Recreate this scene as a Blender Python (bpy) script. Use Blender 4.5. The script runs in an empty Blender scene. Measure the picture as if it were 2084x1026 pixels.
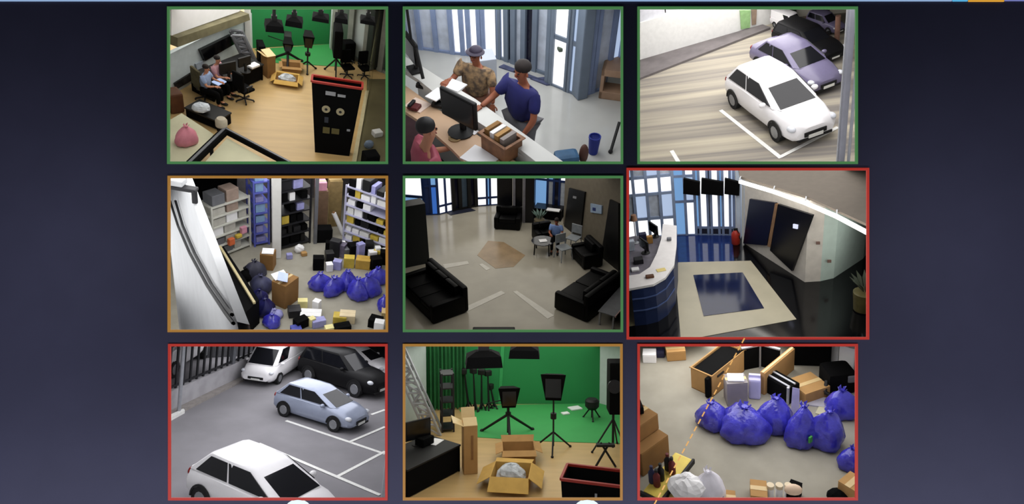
import bpy, bmesh, math, random
from mathutils import Vector, Matrix, Euler
random.seed(7)
SC = bpy.context.scene
COL = SC.collection
R = math.radians
W, H = 2084, 1026
FPX = 1200.0           # focal length in pixels of the 2084 wide frame
CX, CY = W / 2, H / 2
PITCH = 22.0
CAM_H = 6.0
DW = 6.75              # distance from the camera to the display wall

# ---------------------------------------------------------------- camera
cam_data = bpy.data.cameras.new('camera')
cam_data.sensor_width = 36.0
cam_data.lens = 36.0 * FPX / W
cam_data.clip_end = 300
cam = bpy.data.objects.new('camera', cam_data)
COL.objects.link(cam)
cam.location = (0, 0, CAM_H)
cam.rotation_euler = (R(90 - PITCH), 0, 0)
SC.camera = cam
CAMM = Matrix.Translation((0, 0, CAM_H)) @ Euler((R(90 - PITCH), 0, 0)).to_matrix().to_4x4()
CAMI = CAMM.inverted()

# ---------------------------------------------------------------- world and exposure
world = bpy.data.worlds.new('world')
SC.world = world
world.use_nodes = True
world.node_tree.nodes['Background'].inputs['Color'].default_value = (0.30, 0.32, 0.48, 1)
world.node_tree.nodes['Background'].inputs['Strength'].default_value = 0.03
vs = SC.view_settings
vs.view_transform = 'Standard'
vs.look = 'None'
vs.exposure = 0.0
vs.gamma = 1.0
vs.use_curve_mapping = False


def ray(px, py):
    return Vector(((px - CX) / FPX, -(py - CY) / FPX, -1.0))


def cam_pt(px, py, depth):
    """World point seen at a pixel, at a depth along the camera axis."""
    return CAMM @ (ray(px, py) * depth)


def area_light(name, p00, p10, p01, radiance, color=(1, 1, 1)):
    """Rectangle lamp with one corner p00 and sides to p10 and p01 (world); shines along side_y x side_x."""
    ex, ey = p10 - p00, p01 - p00
    sx, sy = ex.length, ey.length
    x = ex.normalized()
    y = (ey - x * ey.dot(x)).normalized()
    z = x.cross(y)
    ld = bpy.data.lights.new(name, 'AREA')
    ld.shape = 'RECTANGLE'
    ld.size, ld.size_y = sx, sy
    ld.energy = math.pi * sx * sy * radiance
    ld.color = color
    o = bpy.data.objects.new(name, ld)
    COL.objects.link(o)
    m = Matrix((x, y, z)).transposed().to_4x4()
    m.translation = p00 + ex / 2 + ey / 2
    o.matrix_world = m
    return o


# added unseen lamps before the display wall, giving it its brightness gradient
def wall_fill(px, py, gap, size, watts, color=(0.88, 0.9, 1.0), aim=(0, 0)):
    p = cam_pt(px, py, DW - gap)
    t = cam_pt(px + aim[0], py + aim[1], DW)
    ld = bpy.data.lights.new('wall_fill_lamp', 'AREA')
    ld.shape = 'RECTANGLE'
    ld.size, ld.size_y = size, 0.3
    ld.energy = watts
    ld.color = color
    o = bpy.data.objects.new('wall_fill_lamp', ld)
    COL.objects.link(o)
    o.matrix_world = Matrix.Translation(p) @ (t - p).to_track_quat('-Z', 'Y').to_matrix().to_4x4()


wall_fill(1042, 1450, 2.0, 16.0, 158.0, aim=(0, -600))
wall_fill(-460, 560, 2.6, 3.0, 22.0, aim=(120, -120))
wall_fill(2544, 560, 2.6, 3.0, 22.0, aim=(-120, -120))

# ---------------------------------------------------------------- materials
MATS = {}


def lin(c):
    c = c / 255.0
    return c / 12.92 if c <= 0.04045 else ((c + 0.055) / 1.055) ** 2.4


def rgb(*c):
    return (lin(c[0]), lin(c[1]), lin(c[2]), 1)


def mat(name, c, rough=0.6, metal=0.0, var=0.12, scale=6.0, emit=0.0, stretch=None, c2=None, alpha=1.0, spec=0.4, bump=0.0):
    """Principled material, colour c (sRGB 0-255) mottled with noise towards c2 (or a darker c)."""
    if name in MATS:
        return MATS[name]
    m = bpy.data.materials.new(name)
    m.use_nodes = True
    nt = m.node_tree
    b = nt.nodes['Principled BSDF']
    tc = nt.nodes.new('ShaderNodeTexCoord')
    mp = nt.nodes.new('ShaderNodeMapping')
    if stretch:
        mp.inputs['Rotation'].default_value = (0, 0, R(stretch[0]))
        mp.inputs['Scale'].default_value = (stretch[1], stretch[2], 1)
    nz = nt.nodes.new('ShaderNodeTexNoise')
    nz.inputs['Scale'].default_value = scale
    nz.inputs['Detail'].default_value = 3
    rp = nt.nodes.new('ShaderNodeValToRGB')
    a = rgb(*c)
    d = rgb(*c2) if c2 else tuple(v * (1 - var * 2) for v in a[:3]) + (1,)
    rp.color_ramp.elements[0].position = 0.36
    rp.color_ramp.elements[1].position = 0.64
    rp.color_ramp.elements[0].color = d
    rp.color_ramp.elements[1].color = a
    nt.links.new(tc.outputs['Object'], mp.inputs['Vector'])
    nt.links.new(mp.outputs['Vector'], nz.inputs['Vector'])
    nt.links.new(nz.outputs['Fac'], rp.inputs['Fac'])
    nt.links.new(rp.outputs['Color'], b.inputs['Base Color'])
    b.inputs['Roughness'].default_value = rough
    b.inputs['Metallic'].default_value = metal
    b.inputs['Specular IOR Level'].default_value = spec
    b.inputs['Alpha'].default_value = alpha
    if emit:
        nt.links.new(rp.outputs['Color'], b.inputs['Emission Color'])
        b.inputs['Emission Strength'].default_value = emit
    if bump:
        bp = nt.nodes.new('ShaderNodeBump')
        bp.inputs['Strength'].default_value = bump
        bp.inputs['Distance'].default_value = 0.03
        nt.links.new(nz.outputs['Fac'], bp.inputs['Height'])
        nt.links.new(bp.outputs['Normal'], b.inputs['Normal'])
    MATS[name] = m
    return m


def glow(name, c, k=1.0):
    if name in MATS:
        return MATS[name]
    m = bpy.data.materials.new(name)
    m.use_nodes = True
    b = m.node_tree.nodes['Principled BSDF']
    b.inputs['Base Color'].default_value = tuple(v * 0.3 for v in rgb(*c)[:3]) + (1,)
    b.inputs['Emission Color'].default_value = rgb(*c)
    b.inputs['Emission Strength'].default_value = k
    b.inputs['Roughness'].default_value = 0.6
    MATS[name] = m
    return m


def glass(name, c, alpha=0.25, rough=0.05):
    if name in MATS:
        return MATS[name]
    m = bpy.data.materials.new(name)
    m.use_nodes = True
    nt = m.node_tree
    b = nt.nodes['Principled BSDF']
    b.inputs['Base Color'].default_value = rgb(*c)
    b.inputs['Roughness'].default_value = rough
    b.inputs['Alpha'].default_value = alpha
    MATS[name] = m
    return m


# ---------------------------------------------------------------- mesh collecting
class MB:
    def __init__(s):
        s.v, s.f = [], []

    def add(s, vs, fs, m=None):
        b = len(s.v)
        s.v += [tuple(m @ Vector(v)) if m else tuple(v) for v in vs]
        s.f += [tuple(b + i for i in f) for f in fs]
        return s

    def box(s, c, d, rz=0.0, m=None, taper=(1, 1)):
        x, y, z = d[0] / 2, d[1] / 2, d[2] / 2
        tx, ty = taper
        vs = [(-x, -y, -z), (x, -y, -z), (x, y, -z), (-x, y, -z), (-x * tx, -y * ty, z), (x * tx, -y * ty, z), (x * tx, y * ty, z), (-x * tx, y * ty, z)]
        mm = Matrix.Translation(c) @ Matrix.Rotation(rz, 4, 'Z')
        if m:
            mm = m @ mm
        return s.add(vs, [(3, 2, 1, 0), (4, 5, 6, 7), (0, 1, 5, 4), (1, 2, 6, 5), (2, 3, 7, 6), (3, 0, 4, 7)], mm)

    def rbox(s, c, d, b=0.02, rz=0.0, m=None):
        """Box with chamfered edges."""
        bm = bmesh.new()
        bmesh.ops.create_cube(bm, size=1)
        for v in bm.verts:
            v.co = Vector((v.co.x * d[0], v.co.y * d[1], v.co.z * d[2]))
        bmesh.ops.bevel(bm, geom=bm.edges[:], offset=min(b, min(d) * 0.45), segments=2, affect='EDGES', profile=0.6)
        bm.verts.index_update()
        mm = Matrix.Translation(c) @ Matrix.Rotation(rz, 4, 'Z')
        if m:
            mm = m @ mm
        s.add([v.co for v in bm.verts], [[v.index for v in f.verts] for f in bm.faces], mm)
        bm.free()
        return s

    def bar(s, p0, p1, w, h=None, n=4):
        return s.cyl(p0, p1, w / 2 * (1.414 if n == 4 else 1), None, n, h)

    def cyl(s, p0, p1, r0, r1=None, n=10, flat=None):
        p0, p1 = Vector(p0), Vector(p1)
        r1 = r0 if r1 is None else r1
        d = (p1 - p0).normalized()
        a = Vector((0, 0, 1)) if abs(d.z) < 0.9 else Vector((1, 0, 0))
        x = d.cross(a).normalized()
        y = d.cross(x).normalized()
        vs, fs = [], []
        off = math.pi / n
        for p, r in ((p0, r0), (p1, r1)):
            for i in range(n):
                t = 2 * math.pi * i / n + off
                vs.append(p + x * math.cos(t) * r + y * math.sin(t) * r)
        for i in range(n):
            j = (i + 1) % n
            fs.append((i, j, n + j, n + i))
        fs.append(tuple(range(n - 1, -1, -1)))
        fs.append(tuple(range(n, 2 * n)))
        return s.add(vs, fs)

    def tube(s, pts, r, n=8):
        for a, b in zip(pts[:-1], pts[1:]):
            s.cyl(a, b, r, None, n)
        return s

    def ball(s, c, r, nu=12, nv=8, m=None, zmin=-1.0, noise=0.0, seed=0):
        if isinstance(r, (int, float)):
            r = (r, r, r)
        rnd = random.Random(seed)
        vs, fs = [], []
        for j in range(nv + 1):
            ph = math.pi * j / nv
            for i in range(nu):
                th = 2 * math.pi * i / nu
                z = max(math.cos(ph), zmin)
                k = 1 + (rnd.random() - 0.5) * noise
                vs.append((c[0] + r[0] * math.sin(ph) * math.cos(th) * k, c[1] + r[1] * math.sin(ph) * math.sin(th) * k, c[2] + r[2] * z * k))
        for j in range(nv):
            for i in range(nu):
                a, b = j * nu + i, j * nu + (i + 1) % nu
                fs.append((a, a + nu, b + nu, b))
        return s.add(vs, fs, m)

    def prism(s, poly, z0, z1, m=None):
        n = len(poly)
        vs = [(p[0], p[1], z0) for p in poly] + [(p[0], p[1], z1) for p in poly]
        fs = [tuple(range(n - 1, -1, -1)), tuple(range(n, 2 * n))] + [(i, (i + 1) % n, n + (i + 1) % n, n + i) for i in range(n)]
        return s.add(vs, fs, m)

    def loft(s, rings, cap=True):
        n = len(rings[0])
        vs = [p for r in rings for p in r]
        fs = []
        for k in range(len(rings) - 1):
            for i in range(n):
                j = (i + 1) % n
                fs.append((k * n + i, k * n + j, (k + 1) * n + j, (k + 1) * n + i))
        if cap:
            fs.append(tuple(range(n - 1, -1, -1)))
            fs.append(tuple((len(rings) - 1) * n + i for i in range(n)))
        return s.add(vs, fs)

    def lathe(s, prof, n=16, c=(0, 0, 0)):
        return s.loft([[(c[0] + r * math.cos(2 * math.pi * i / n), c[1] + r * math.sin(2 * math.pi * i / n), c[2] + z) for i in range(n)] for r, z in prof])

    def slab(s, pts, t):
        """Polygon of 3D points given depth t against its normal."""
        p = [Vector(q) for q in pts]
        nrm = (p[1] - p[0]).cross(p[2] - p[0]).normalized()
        n = len(p)
        vs = p + [q - nrm * t for q in p]
        fs = [tuple(range(n)), tuple(range(2 * n - 1, n - 1, -1))] + [((i + 1) % n, i, n + i, n + (i + 1) % n) for i in range(n)]
        return s.add(vs, fs)

    def build(s, name, m, parent=None, smooth=False, kind=None):
        me = bpy.data.meshes.new(name)
        me.from_pydata([tuple(v) for v in s.v], [], s.f)
        bm = bmesh.new()
        bm.from_mesh(me)
        bmesh.ops.recalc_face_normals(bm, faces=bm.faces)
        bm.to_mesh(me)
        bm.free()
        me.materials.append(m)
        if smooth:
            me.polygons.foreach_set('use_smooth', [True] * len(me.polygons))
            try:
                me.set_sharp_from_angle(angle=R(40))
            except Exception:
                pass
        o = bpy.data.objects.new(name, me)
        COL.objects.link(o)
        if parent is not None:
            o.parent = parent
        if kind:
            o['kind'] = kind
        return o


def tag(o, label=None, cat=None, group=None, kind=None):
    if label:
        o['label'] = label
    if cat:
        o['category'] = cat
    if group:
        o['group'] = group
    if kind:
        o['kind'] = kind
    return o


def copy_tree(o, parent=None):
    c = o.copy()
    COL.objects.link(c)
    c.parent = parent
    if parent is not None:
        c.matrix_local = o.matrix_local.copy()
    for ch in o.children:
        copy_tree(ch, c)
    return c


# ---------------------------------------------------------------- rooms behind the openings
class Room:
    """One space behind an opening of the wall. Its floor is a plane; pixels of the 470-wide study views are turned into points of that floor."""

    def __init__(s, rect, shell, view, delta, height, roll=0.0, yaw=0.0, far=40.0, size=1.0):
        s.rect, s.shell, s.far = rect, shell, far
        s.vx, s.vy, s.kx, s.ky = view
        cpx, cpy = (rect[0] + rect[2]) / 2, (rect[1] + rect[3]) / 2
        v = ray(cpx, cpy).normalized()
        y = Vector((0, 1, 0))
        u = (y - v * y.dot(v)).normalized()
        u = Matrix.Rotation(R(roll), 3, v) @ u
        d = R(delta)
        n = (u * math.cos(d) - v * math.sin(d)).normalized()
        s.n, s.h = n, height
        f = (v - n * v.dot(n)).normalized()
        f = Matrix.Rotation(R(yaw), 3, n) @ f
        r = f.cross(n)
        o = v * (-height / n.dot(v))
        m = Matrix((r, f, n)).transposed().to_4x4()
        m.translation = o
        s.Mc = m                       # room -> camera
        s.M = CAMM @ Matrix.Scale(size, 4) @ m   # room -> world; size: metres per room unit
        s.Mi = m.inverted()
        s.items = []

    def px(s, X, Y):
        return s.vx + s.kx * X, s.vy + s.ky * Y

    def at(s, X, Y, z=0.0):
        """Room point at height z seen at study-view position X, Y."""
        r = ray(*s.px(X, Y))
        t = (z - s.h) / s.n.dot(r)
        p = s.Mi @ (r * t)
        return p

    def proj(s, p):
        c = s.Mc @ Vector(p)
        px, py = CX + FPX * c.x / -c.z, CY - FPX * c.y / -c.z
        return (px - s.vx) / s.kx, (py - s.vy) / s.ky

    def top(s, p, Y):
        """Height above p of the point of the vertical through p that shows at study-view row Y."""
        lo, hi = -5.0, s.h * 0.97 - p[2]
        for _ in range(50):
            mid = (lo + hi) / 2
            q = s.proj((p[0], p[1], p[2] + mid))
            if q[1] > Y:
                lo = mid
            else:
                hi = mid
        return (lo + hi) / 2

    def ang(s, a, b):
        return math.atan2(b[1] - a[1], b[0] - a[0])

    def on_wall(s, a, b, X, Y):
        """Point of the vertical wall through floor points a and b seen at X, Y."""
        r = ray(*s.px(X, Y))
        o = s.Mi @ Vector((0, 0, 0))
        d = (s.Mi.to_3x3() @ r)
        e = Vector((b[0] - a[0], b[1] - a[1], 0))
        nn = Vector((-e.y, e.x, 0)).normalized()
        t = nn.dot(Vector(a) - o) / nn.dot(d)
        return o + d * t

    def thing(s, name, label, cat, p=(0, 0, 0), rz=0.0, group=None, scale=1.0):
        o = bpy.data.objects.new(name, None)
        o.empty_display_size = 0.2
        COL.objects.link(o)
        s.put(o, p, rz, scale)
        return tag(o, label, cat, group)

    def put(s, o, p, rz=0.0, scale=1.0):
        o.matrix_world = s.M @ Matrix.Translation(Vector(p)) @ Matrix.Rotation(rz, 4, 'Z') @ Matrix.Diagonal((*(scale if isinstance(scale, (tuple, list)) else (scale,) * 3), 1))
        s.items.append(o)
        return o

    def one(s, mb, name, m, label, cat, p=(0, 0, 0), rz=0.0, group=None, smooth=False, scale=1.0):
        o = mb.build(name, m, None, smooth)
        s.put(o, p, rz, scale)
        return tag(o, label, cat, group)

    def struct(s, mb, name, m, smooth=False):
        o = mb.build(name, m, None, smooth)
        s.put(o, (0, 0, 0))
        o['kind'] = 'structure'
        return o

    def planes(s, inset):
        """Inward half spaces (camera space) of the pyramid through the shell rectangle."""
        x0, y0, x1, y1 = s.shell
        x0, y0, x1, y1 = x0 + inset, y0 + inset, x1 - inset, y1 - inset
        a, b, c, d = ray(x0, y0), ray(x1, y0), ray(x1, y1), ray(x0, y1)
        out = []
        for p, q in ((a, b), (b, c), (c, d), (d, a)):
            n = p.cross(q).normalized()
            if n.dot(ray((x0 + x1) / 2, (y0 + y1) / 2)) < 0:
                n = -n
            out.append(n)
        return out

    def trim(s):
        """Everything built in this space ends at its partition walls."""
        bpy.context.view_layer.update()
        pl = s.planes(1.2)

        def walk(o):
            yield o
            for c in o.children:
                yield from walk(c)
        for it in s.items:
            for o in walk(it):
                if o.type != 'MESH':
                    continue
                m = CAMI @ o.matrix_world
                cs = [m @ Vector(c) for c in o.bound_box]
                cut = [n for n in pl if any(n.dot(c) < -1e-5 for c in cs)]
                if not cut and all(c.z < -(DW + 0.07) for c in cs):
                    continue
                if o.data.users > 1:
                    o.data = o.data.copy()
                bm = bmesh.new()
                bm.from_mesh(o.data)
                mi = m.inverted()
                lm = m.to_3x3().transposed()
                for n in cut:
                    no = (lm @ n)
                    co = mi @ Vector((0, 0, 0))
                    bmesh.ops.bisect_plane(bm, geom=bm.verts[:] + bm.edges[:] + bm.faces[:], plane_co=co, plane_no=no, clear_inner=True)
                if any(c.z > -(DW + 0.07) for c in cs):
                    no = lm @ Vector((0, 0, -1))
                    co = mi @ Vector((0, 0, -(DW + 0.07)))
                    bmesh.ops.bisect_plane(bm, geom=bm.verts[:] + bm.edges[:] + bm.faces[:], plane_co=co, plane_no=no, clear_inner=True)
                bm.to_mesh(o.data)
                bm.free()

    def build_shell(s, m, back=True):  # added dividers between the spaces, keep light from leaking across
        x0, y0, x1, y1 = s.shell
        z0, z1 = DW + 0.05, s.far

        def q(name, a, b):
            mb = MB()
            mb.slab([cam_pt(*a, z0), cam_pt(*b, z0), cam_pt(*b, z1), cam_pt(*a, z1)], 0.004)
            o = mb.build(name, m)
            o['kind'] = 'structure'
        q('ceiling', (x0, y0), (x1, y0))
        q('wall_divider_right', (x1, y0), (x1, y1))
        q('wall_divider_under', (x1, y1), (x0, y1))
        q('wall_divider_left', (x0, y1), (x0, y0))
        mb = MB()
        mb.slab([cam_pt(x0, y0, z1), cam_pt(x1, y0, z1), cam_pt(x1, y1, z1), cam_pt(x0, y1, z1)], 0.05)
        o = mb.build('wall_divider_back', m)
        o['kind'] = 'structure'

    def ceiling_lamps(s, radiance, color=(1, 1, 1), z0=DW + 0.3, z1=None, n=3, off=3.0, name='top_fill_lamp'):
        """Added fill lamps along the unseen top of this space, one behind the other."""
        x0, y0, x1, y1 = s.shell
        z1 = z1 or s.far * 0.95
        y = y0 + off
        for k in range(n):
            a = z0 * (z1 / z0) ** (k / n)
            b = z0 * (z1 / z0) ** ((k + 1) / n) * 0.99
            l, r = x0 + 6, x1 - 6
            p00, p10 = cam_pt(l, y, a), cam_pt(r, y, a)
            mid = cam_pt((l + r) / 2, y, b) - cam_pt((l + r) / 2, y, a)
            # keep the rectangle inside the pyramid: depth direction perpendicular to its near edge
            ex = (p10 - p00).normalized()
            ey = mid - ex * mid.dot(ex)
            sh = mid - ey
            c = (p00 + p10) / 2 + mid / 2
            hx = (p10 - p00) / 2
            area_light(name, c - hx - ey / 2, c + hx - ey / 2, c - hx + ey / 2, radiance, color)


def side_fill_lamp(rm, side, radiance, color=(1, 1, 1), za=None, zb=None, off=3.0, name='side_fill'):
    """Unseen fill lamp added along one side of the space ('left' or 'right')."""
    x0, y0, x1, y1 = rm.shell
    x = x0 + off if side == 'left' else x1 - off
    za = za or DW + 0.4
    zb = zb or rm.far * 0.6
    t, b = y0 + 8, y1 - 8
    p0, p1 = cam_pt(x, t, za), cam_pt(x, b, za)
    if side == 'left':
        p0, p1 = p1, p0
    mid = cam_pt(x, (t + b) / 2, zb) - cam_pt(x, (t + b) / 2, za)
    ex = (p1 - p0).normalized()
    ey = mid - ex * mid.dot(ex)
    c = (p0 + p1) / 2 + mid / 2
    hx = (p1 - p0) / 2
    area_light(name, c - hx - ey / 2, c + hx - ey / 2, c - hx + ey / 2, radiance, color)
# ---------------------------------------------------------------- the display wall
RECT = {1: (341, 14, 790, 334), 2: (820, 14, 1268, 334), 3: (1297, 14, 1745, 334),
        4: (342, 358, 790, 676), 5: (820, 358, 1268, 676), 6: (1275, 342, 1768, 691),
        7: (343, 700, 789, 1018), 8: (820, 700, 1267, 1018), 9: (1297, 700, 1745, 1018)}
SHELL = {1: (326, 0, 805, 346), 2: (805, 0, 1282, 337), 3: (1282, 0, 1762, 337.5),
         4: (326, 346, 805, 688), 5: (805, 346, 1271, 688), 6: (1272, 338.5, 1785, 695),
         7: (326, 688, 805, 1040), 8: (805, 696, 1282, 1040), 9: (1282, 696, 1762, 1040)}
VIEW = {1: (330, 0, 470 / 1398, 345 / 1026), 2: (810, 0, 470 / 1398, 345 / 1026), 3: (1285, 0, 470 / 1398, 345 / 1026),
        4: (330, 345, 470 / 1398, 345 / 1026), 5: (810, 345, 470 / 1398, 345 / 1026), 6: (1270, 340, 505 / 1439, 360 / 1026),
        7: (330, 690, 470 / 1435, 336 / 1026), 8: (810, 690, 470 / 1435, 336 / 1026), 9: (1285, 690, 470 / 1435, 336 / 1026)}


def wall_pt(px, py, out=0.0):
    """Point of the wall plane at a pixel, moved out towards the viewer."""
    p = ray(px, py) * DW
    return CAMM @ Vector((p.x, p.y, p.z + out))


def plate(mb, x0, y0, x1, y1, back, front):
    q = [(x0, y0), (x1, y0), (x1, y1), (x0, y1)]
    a = [wall_pt(x, y, back) for x, y in q]
    b = [wall_pt(x, y, front) for x, y in q]
    mb.add(a + b, [(0, 1, 2, 3), (7, 6, 5, 4), (0, 4, 5, 1), (1, 5, 6, 2), (2, 6, 7, 3), (3, 7, 4, 0)])


M_WALL = mat('navy_wall', (80, 80, 104), rough=0.6, var=0.03, scale=2.0, spec=0.2)
mb = MB()
xs = sorted({-700, W + 700} | {r[0] + 2 for r in RECT.values()} | {r[2] - 2 for r in RECT.values()})
ys = sorted({-400, H + 500} | {r[1] + 2 for r in RECT.values()} | {r[3] - 2 for r in RECT.values()})
ny = len(ys)
vid = {}
vl, fl = [], []


def wv(i, j, k):
    if (i, j, k) not in vid:
        vid[(i, j, k)] = len(vl)
        vl.append(wall_pt(xs[i], ys[j], 0.0 if k else -0.03))
    return vid[(i, j, k)]


def solid(i, j):
    if i < 0 or j < 0 or i >= len(xs) - 1 or j >= len(ys) - 1:
        return False
    x, y = (xs[i] + xs[i + 1]) / 2, (ys[j] + ys[j + 1]) / 2
    return not any(r[0] + 2 < x < r[2] - 2 and r[1] + 2 < y < r[3] - 2 for r in RECT.values())


for i in range(len(xs) - 1):
    for j in range(len(ys) - 1):
        if not solid(i, j):
            continue
        fl.append((wv(i, j, 1), wv(i, j + 1, 1), wv(i + 1, j + 1, 1), wv(i + 1, j, 1)))
        fl.append((wv(i, j, 0), wv(i + 1, j, 0), wv(i + 1, j + 1, 0), wv(i, j + 1, 0)))
        for di, dj, e in ((-1, 0, ((i, j), (i, j + 1))), (1, 0, ((i + 1, j), (i + 1, j + 1))), (0, -1, ((i, j), (i + 1, j))), (0, 1, ((i, j + 1), (i + 1, j + 1)))):
            if not solid(i + di, j + dj):
                (a, b), (c, d) = e
                fl.append((wv(a, b, 0), wv(c, d, 0), wv(c, d, 1), wv(a, b, 1)))
mb.add(vl, fl)
o = mb.build('wall_front', M_WALL)
o['kind'] = 'structure'

GREEN = glow('green_frame', (70, 122, 72), 0.9)
ORANGE = glow('orange_frame', (160, 114, 50), 0.9)
RED = glow('red_frame', (178, 50, 40), 0.8)
FR = {1: (GREEN, 'green rim of the top left view, showing a film studio'),
      2: (GREEN, 'green rim of the top middle view, showing a reception desk'),
      3: (GREEN, 'green rim of the top right view, showing parked cars'),
      4: (ORANGE, 'orange rim of the middle left view, showing a packed storeroom'),
      5: (GREEN, 'green rim of the central view, showing a dim lobby'),
      6: (RED, 'red rim of the larger middle right view, showing an entrance hall'),
      7: (RED, 'red rim of the bottom left view, showing a car park'),
      8: (ORANGE, 'orange rim of the bottom middle view, showing a green screen'),
      9: (RED, 'red rim of the bottom right view, showing blue rubbish bags')}
for k, r in RECT.items():
    t = bpy.data.objects.new('view_frame', None)
    COL.objects.link(t)
    t.matrix_world = Matrix.Translation(wall_pt((r[0] + r[2]) / 2, r[3], 0))
    inv = t.matrix_world.inverted()
    tag(t, FR[k][1], 'frame', 'rims of the nine views')
    w = 5
    for nm, q in (('top_rail', (r[0], r[1], r[2], r[1] + w)), ('bottom_rail', (r[0], r[3] - w, r[2], r[3])),
                  ('side_rail', (r[0], r[1] + w, r[0] + w, r[3] - w)), ('side_rail', (r[2] - w, r[1] + w, r[2], r[3] - w))):
        mb = MB()
        plate(mb, *q, -0.005, 0.012)
        mb.v = [tuple(inv @ Vector(v)) for v in mb.v]
        mb.build(nm, FR[k][0], t)

# strip along the top edge and the two round white knobs at the bottom edge
for nm, c, x0, x1, y1, lab in (('header_strip', (140, 168, 205), -100, 1936, 3.0, 'long pale blue strip along the top edge of the wall'),
                               ('header_tab', (84, 170, 215), 1938, 1968, 3.2, 'short bright blue tab on the top edge beside the orange one'),
                               ('header_tab', (208, 150, 52), 1970, 2042, 4.0, 'orange tab on the top edge near the right end'),
                               ('header_strip', (112, 118, 178), 2044, 2180, 2.5, 'short violet strip at the right end of the top edge')):
    mb = MB()
    plate(mb, x0, -30, x1, y1, 0.001, 0.012)
    tag(mb.build(nm, glow(nm + str(x0), c, 1.0)), lab, 'strip')
for x, lab in ((607, 'round white button at the bottom edge under the car park view'), (1195, 'round white button at the bottom edge under the green screen view')):
    mb = MB()
    n = 28
    rings = []
    for rr, out in ((31, 0.001), (31, 0.01), (27, 0.02), (10, 0.026)):
        rings.append([wall_pt(x + rr * math.cos(2 * math.pi * i / n), 1047 + rr * math.sin(2 * math.pi * i / n), out) for i in range(n)])
    mb.loft(rings)
    o = mb.build('round_button', glow('white_knob', (225, 238, 240), 1.0), None, True)
    tag(o, lab, 'button')

RM = {}


def room(k, delta, height, roll=0.0, yaw=0.0, far=40.0, size=1.0):
    r = RECT[k]
    RM[k] = Room((r[0] + 5, r[1] + 5, r[2] - 5, r[3] - 5), SHELL[k], VIEW[k], delta, height, roll, yaw, far, size)
    return RM[k]


M_SHELL = mat('dark_partition', (24, 24, 28), rough=0.9, var=0.05, spec=0.1)
M_SHELL_L = mat('pale_partition', (190, 190, 190), rough=0.9, var=0.03, spec=0.1)
# ---------------------------------------------------------------- cars
M_TYRE = mat('tyre_rubber', (22, 22, 24), rough=0.85, var=0.1)
M_HUB = mat('alloy_hub', (150, 152, 156), rough=0.35, metal=0.6, var=0.05)
M_CGLASS = mat('car_glass', (16, 17, 22), rough=0.12, var=0.05, spec=0.35)
M_LAMP = mat('headlamp_glass', (205, 208, 215), rough=0.15, var=0.05)
M_TAIL = mat('tail_lamp', (130, 18, 18), rough=0.2, var=0.05)
M_BLK = mat('black_plastic', (10, 10, 11), rough=0.6, var=0.1)
M_PLATE = mat('number_plate', (225, 225, 220), rough=0.5, var=0.03)

CAR_STYLES = {
    # body stations: (x, z of sill, z of belt, z of top, half width low, half width belt); greenhouse: base rear, base front, roof rear, roof front, roof z
    'hatch': dict(L=4.2, st=[(0.0, 0.42, 0.78, 0.84, 0.62, 0.60), (0.10, 0.28, 0.86, 0.96, 0.80, 0.76), (0.55, 0.22, 0.92, 1.00, 0.86, 0.83), (1.6, 0.20, 0.93, 0.99, 0.88, 0.85),
                                 (2.9, 0.20, 0.90, 0.97, 0.88, 0.84), (3.5, 0.22, 0.80, 0.90, 0.86, 0.80), (4.02, 0.26, 0.66, 0.76, 0.80, 0.68), (4.18, 0.30, 0.56, 0.62, 0.62, 0.50)],
                  gh=(0.10, 3.32, 0.66, 2.10, 1.47, 0.81, 0.62), wheels=(0.72, 3.36), wr=0.32),
    'sedan': dict(L=4.6, st=[(0.0, 0.42, 0.76, 0.82, 0.62, 0.58), (0.12, 0.28, 0.86, 0.95, 0.82, 0.74), (0.8, 0.22, 0.92, 1.02, 0.87, 0.82), (1.8, 0.20, 0.92, 0.99, 0.89, 0.85),
                                 (3.1, 0.20, 0.90, 0.97, 0.89, 0.84), (3.8, 0.22, 0.80, 0.90, 0.86, 0.79), (4.42, 0.26, 0.66, 0.74, 0.80, 0.66), (4.58, 0.30, 0.54, 0.60, 0.60, 0.48)],
                  gh=(0.50, 3.58, 1.15, 2.35, 1.45, 0.81, 0.60), wheels=(0.90, 3.62), wr=0.32),
    'suv': dict(L=4.6, st=[(0.0, 0.50, 0.90, 0.96, 0.68, 0.66), (0.10, 0.34, 1.00, 1.08, 0.84, 0.80), (0.6, 0.28, 1.06, 1.12, 0.90, 0.87), (1.8, 0.26, 1.06, 1.11, 0.92, 0.88),
                               (3.2, 0.26, 1.03, 1.10, 0.92, 0.87), (3.85, 0.28, 0.96, 1.05, 0.90, 0.82), (4.40, 0.32, 0.82, 0.92, 0.84, 0.72), (4.58, 0.36, 0.66, 0.74, 0.66, 0.56)],
                gh=(0.08, 3.40, 0.38, 2.45, 1.70, 0.84, 0.66), wheels=(0.86, 3.62), wr=0.37),
    'van': dict(L=4.8, st=[(0.0, 0.42, 1.10, 1.16, 0.82, 0.82), (0.06, 0.34, 1.12, 1.20, 0.92, 0.92), (0.8, 0.28, 1.14, 1.20, 0.94, 0.93), (2.0, 0.26, 1.14, 1.20, 0.95, 0.93),
                               (3.6, 0.26, 1.12, 1.18, 0.95, 0.92), (4.25, 0.28, 1.04, 1.14, 0.93, 0.88), (4.66, 0.32, 0.86, 0.98, 0.88, 0.78), (4.80, 0.38, 0.70, 0.76, 0.72, 0.62)],
                gh=(0.04, 4.35, 0.10, 3.45, 2.05, 0.90, 0.80), wheels=(0.95, 3.80), wr=0.34)}


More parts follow.
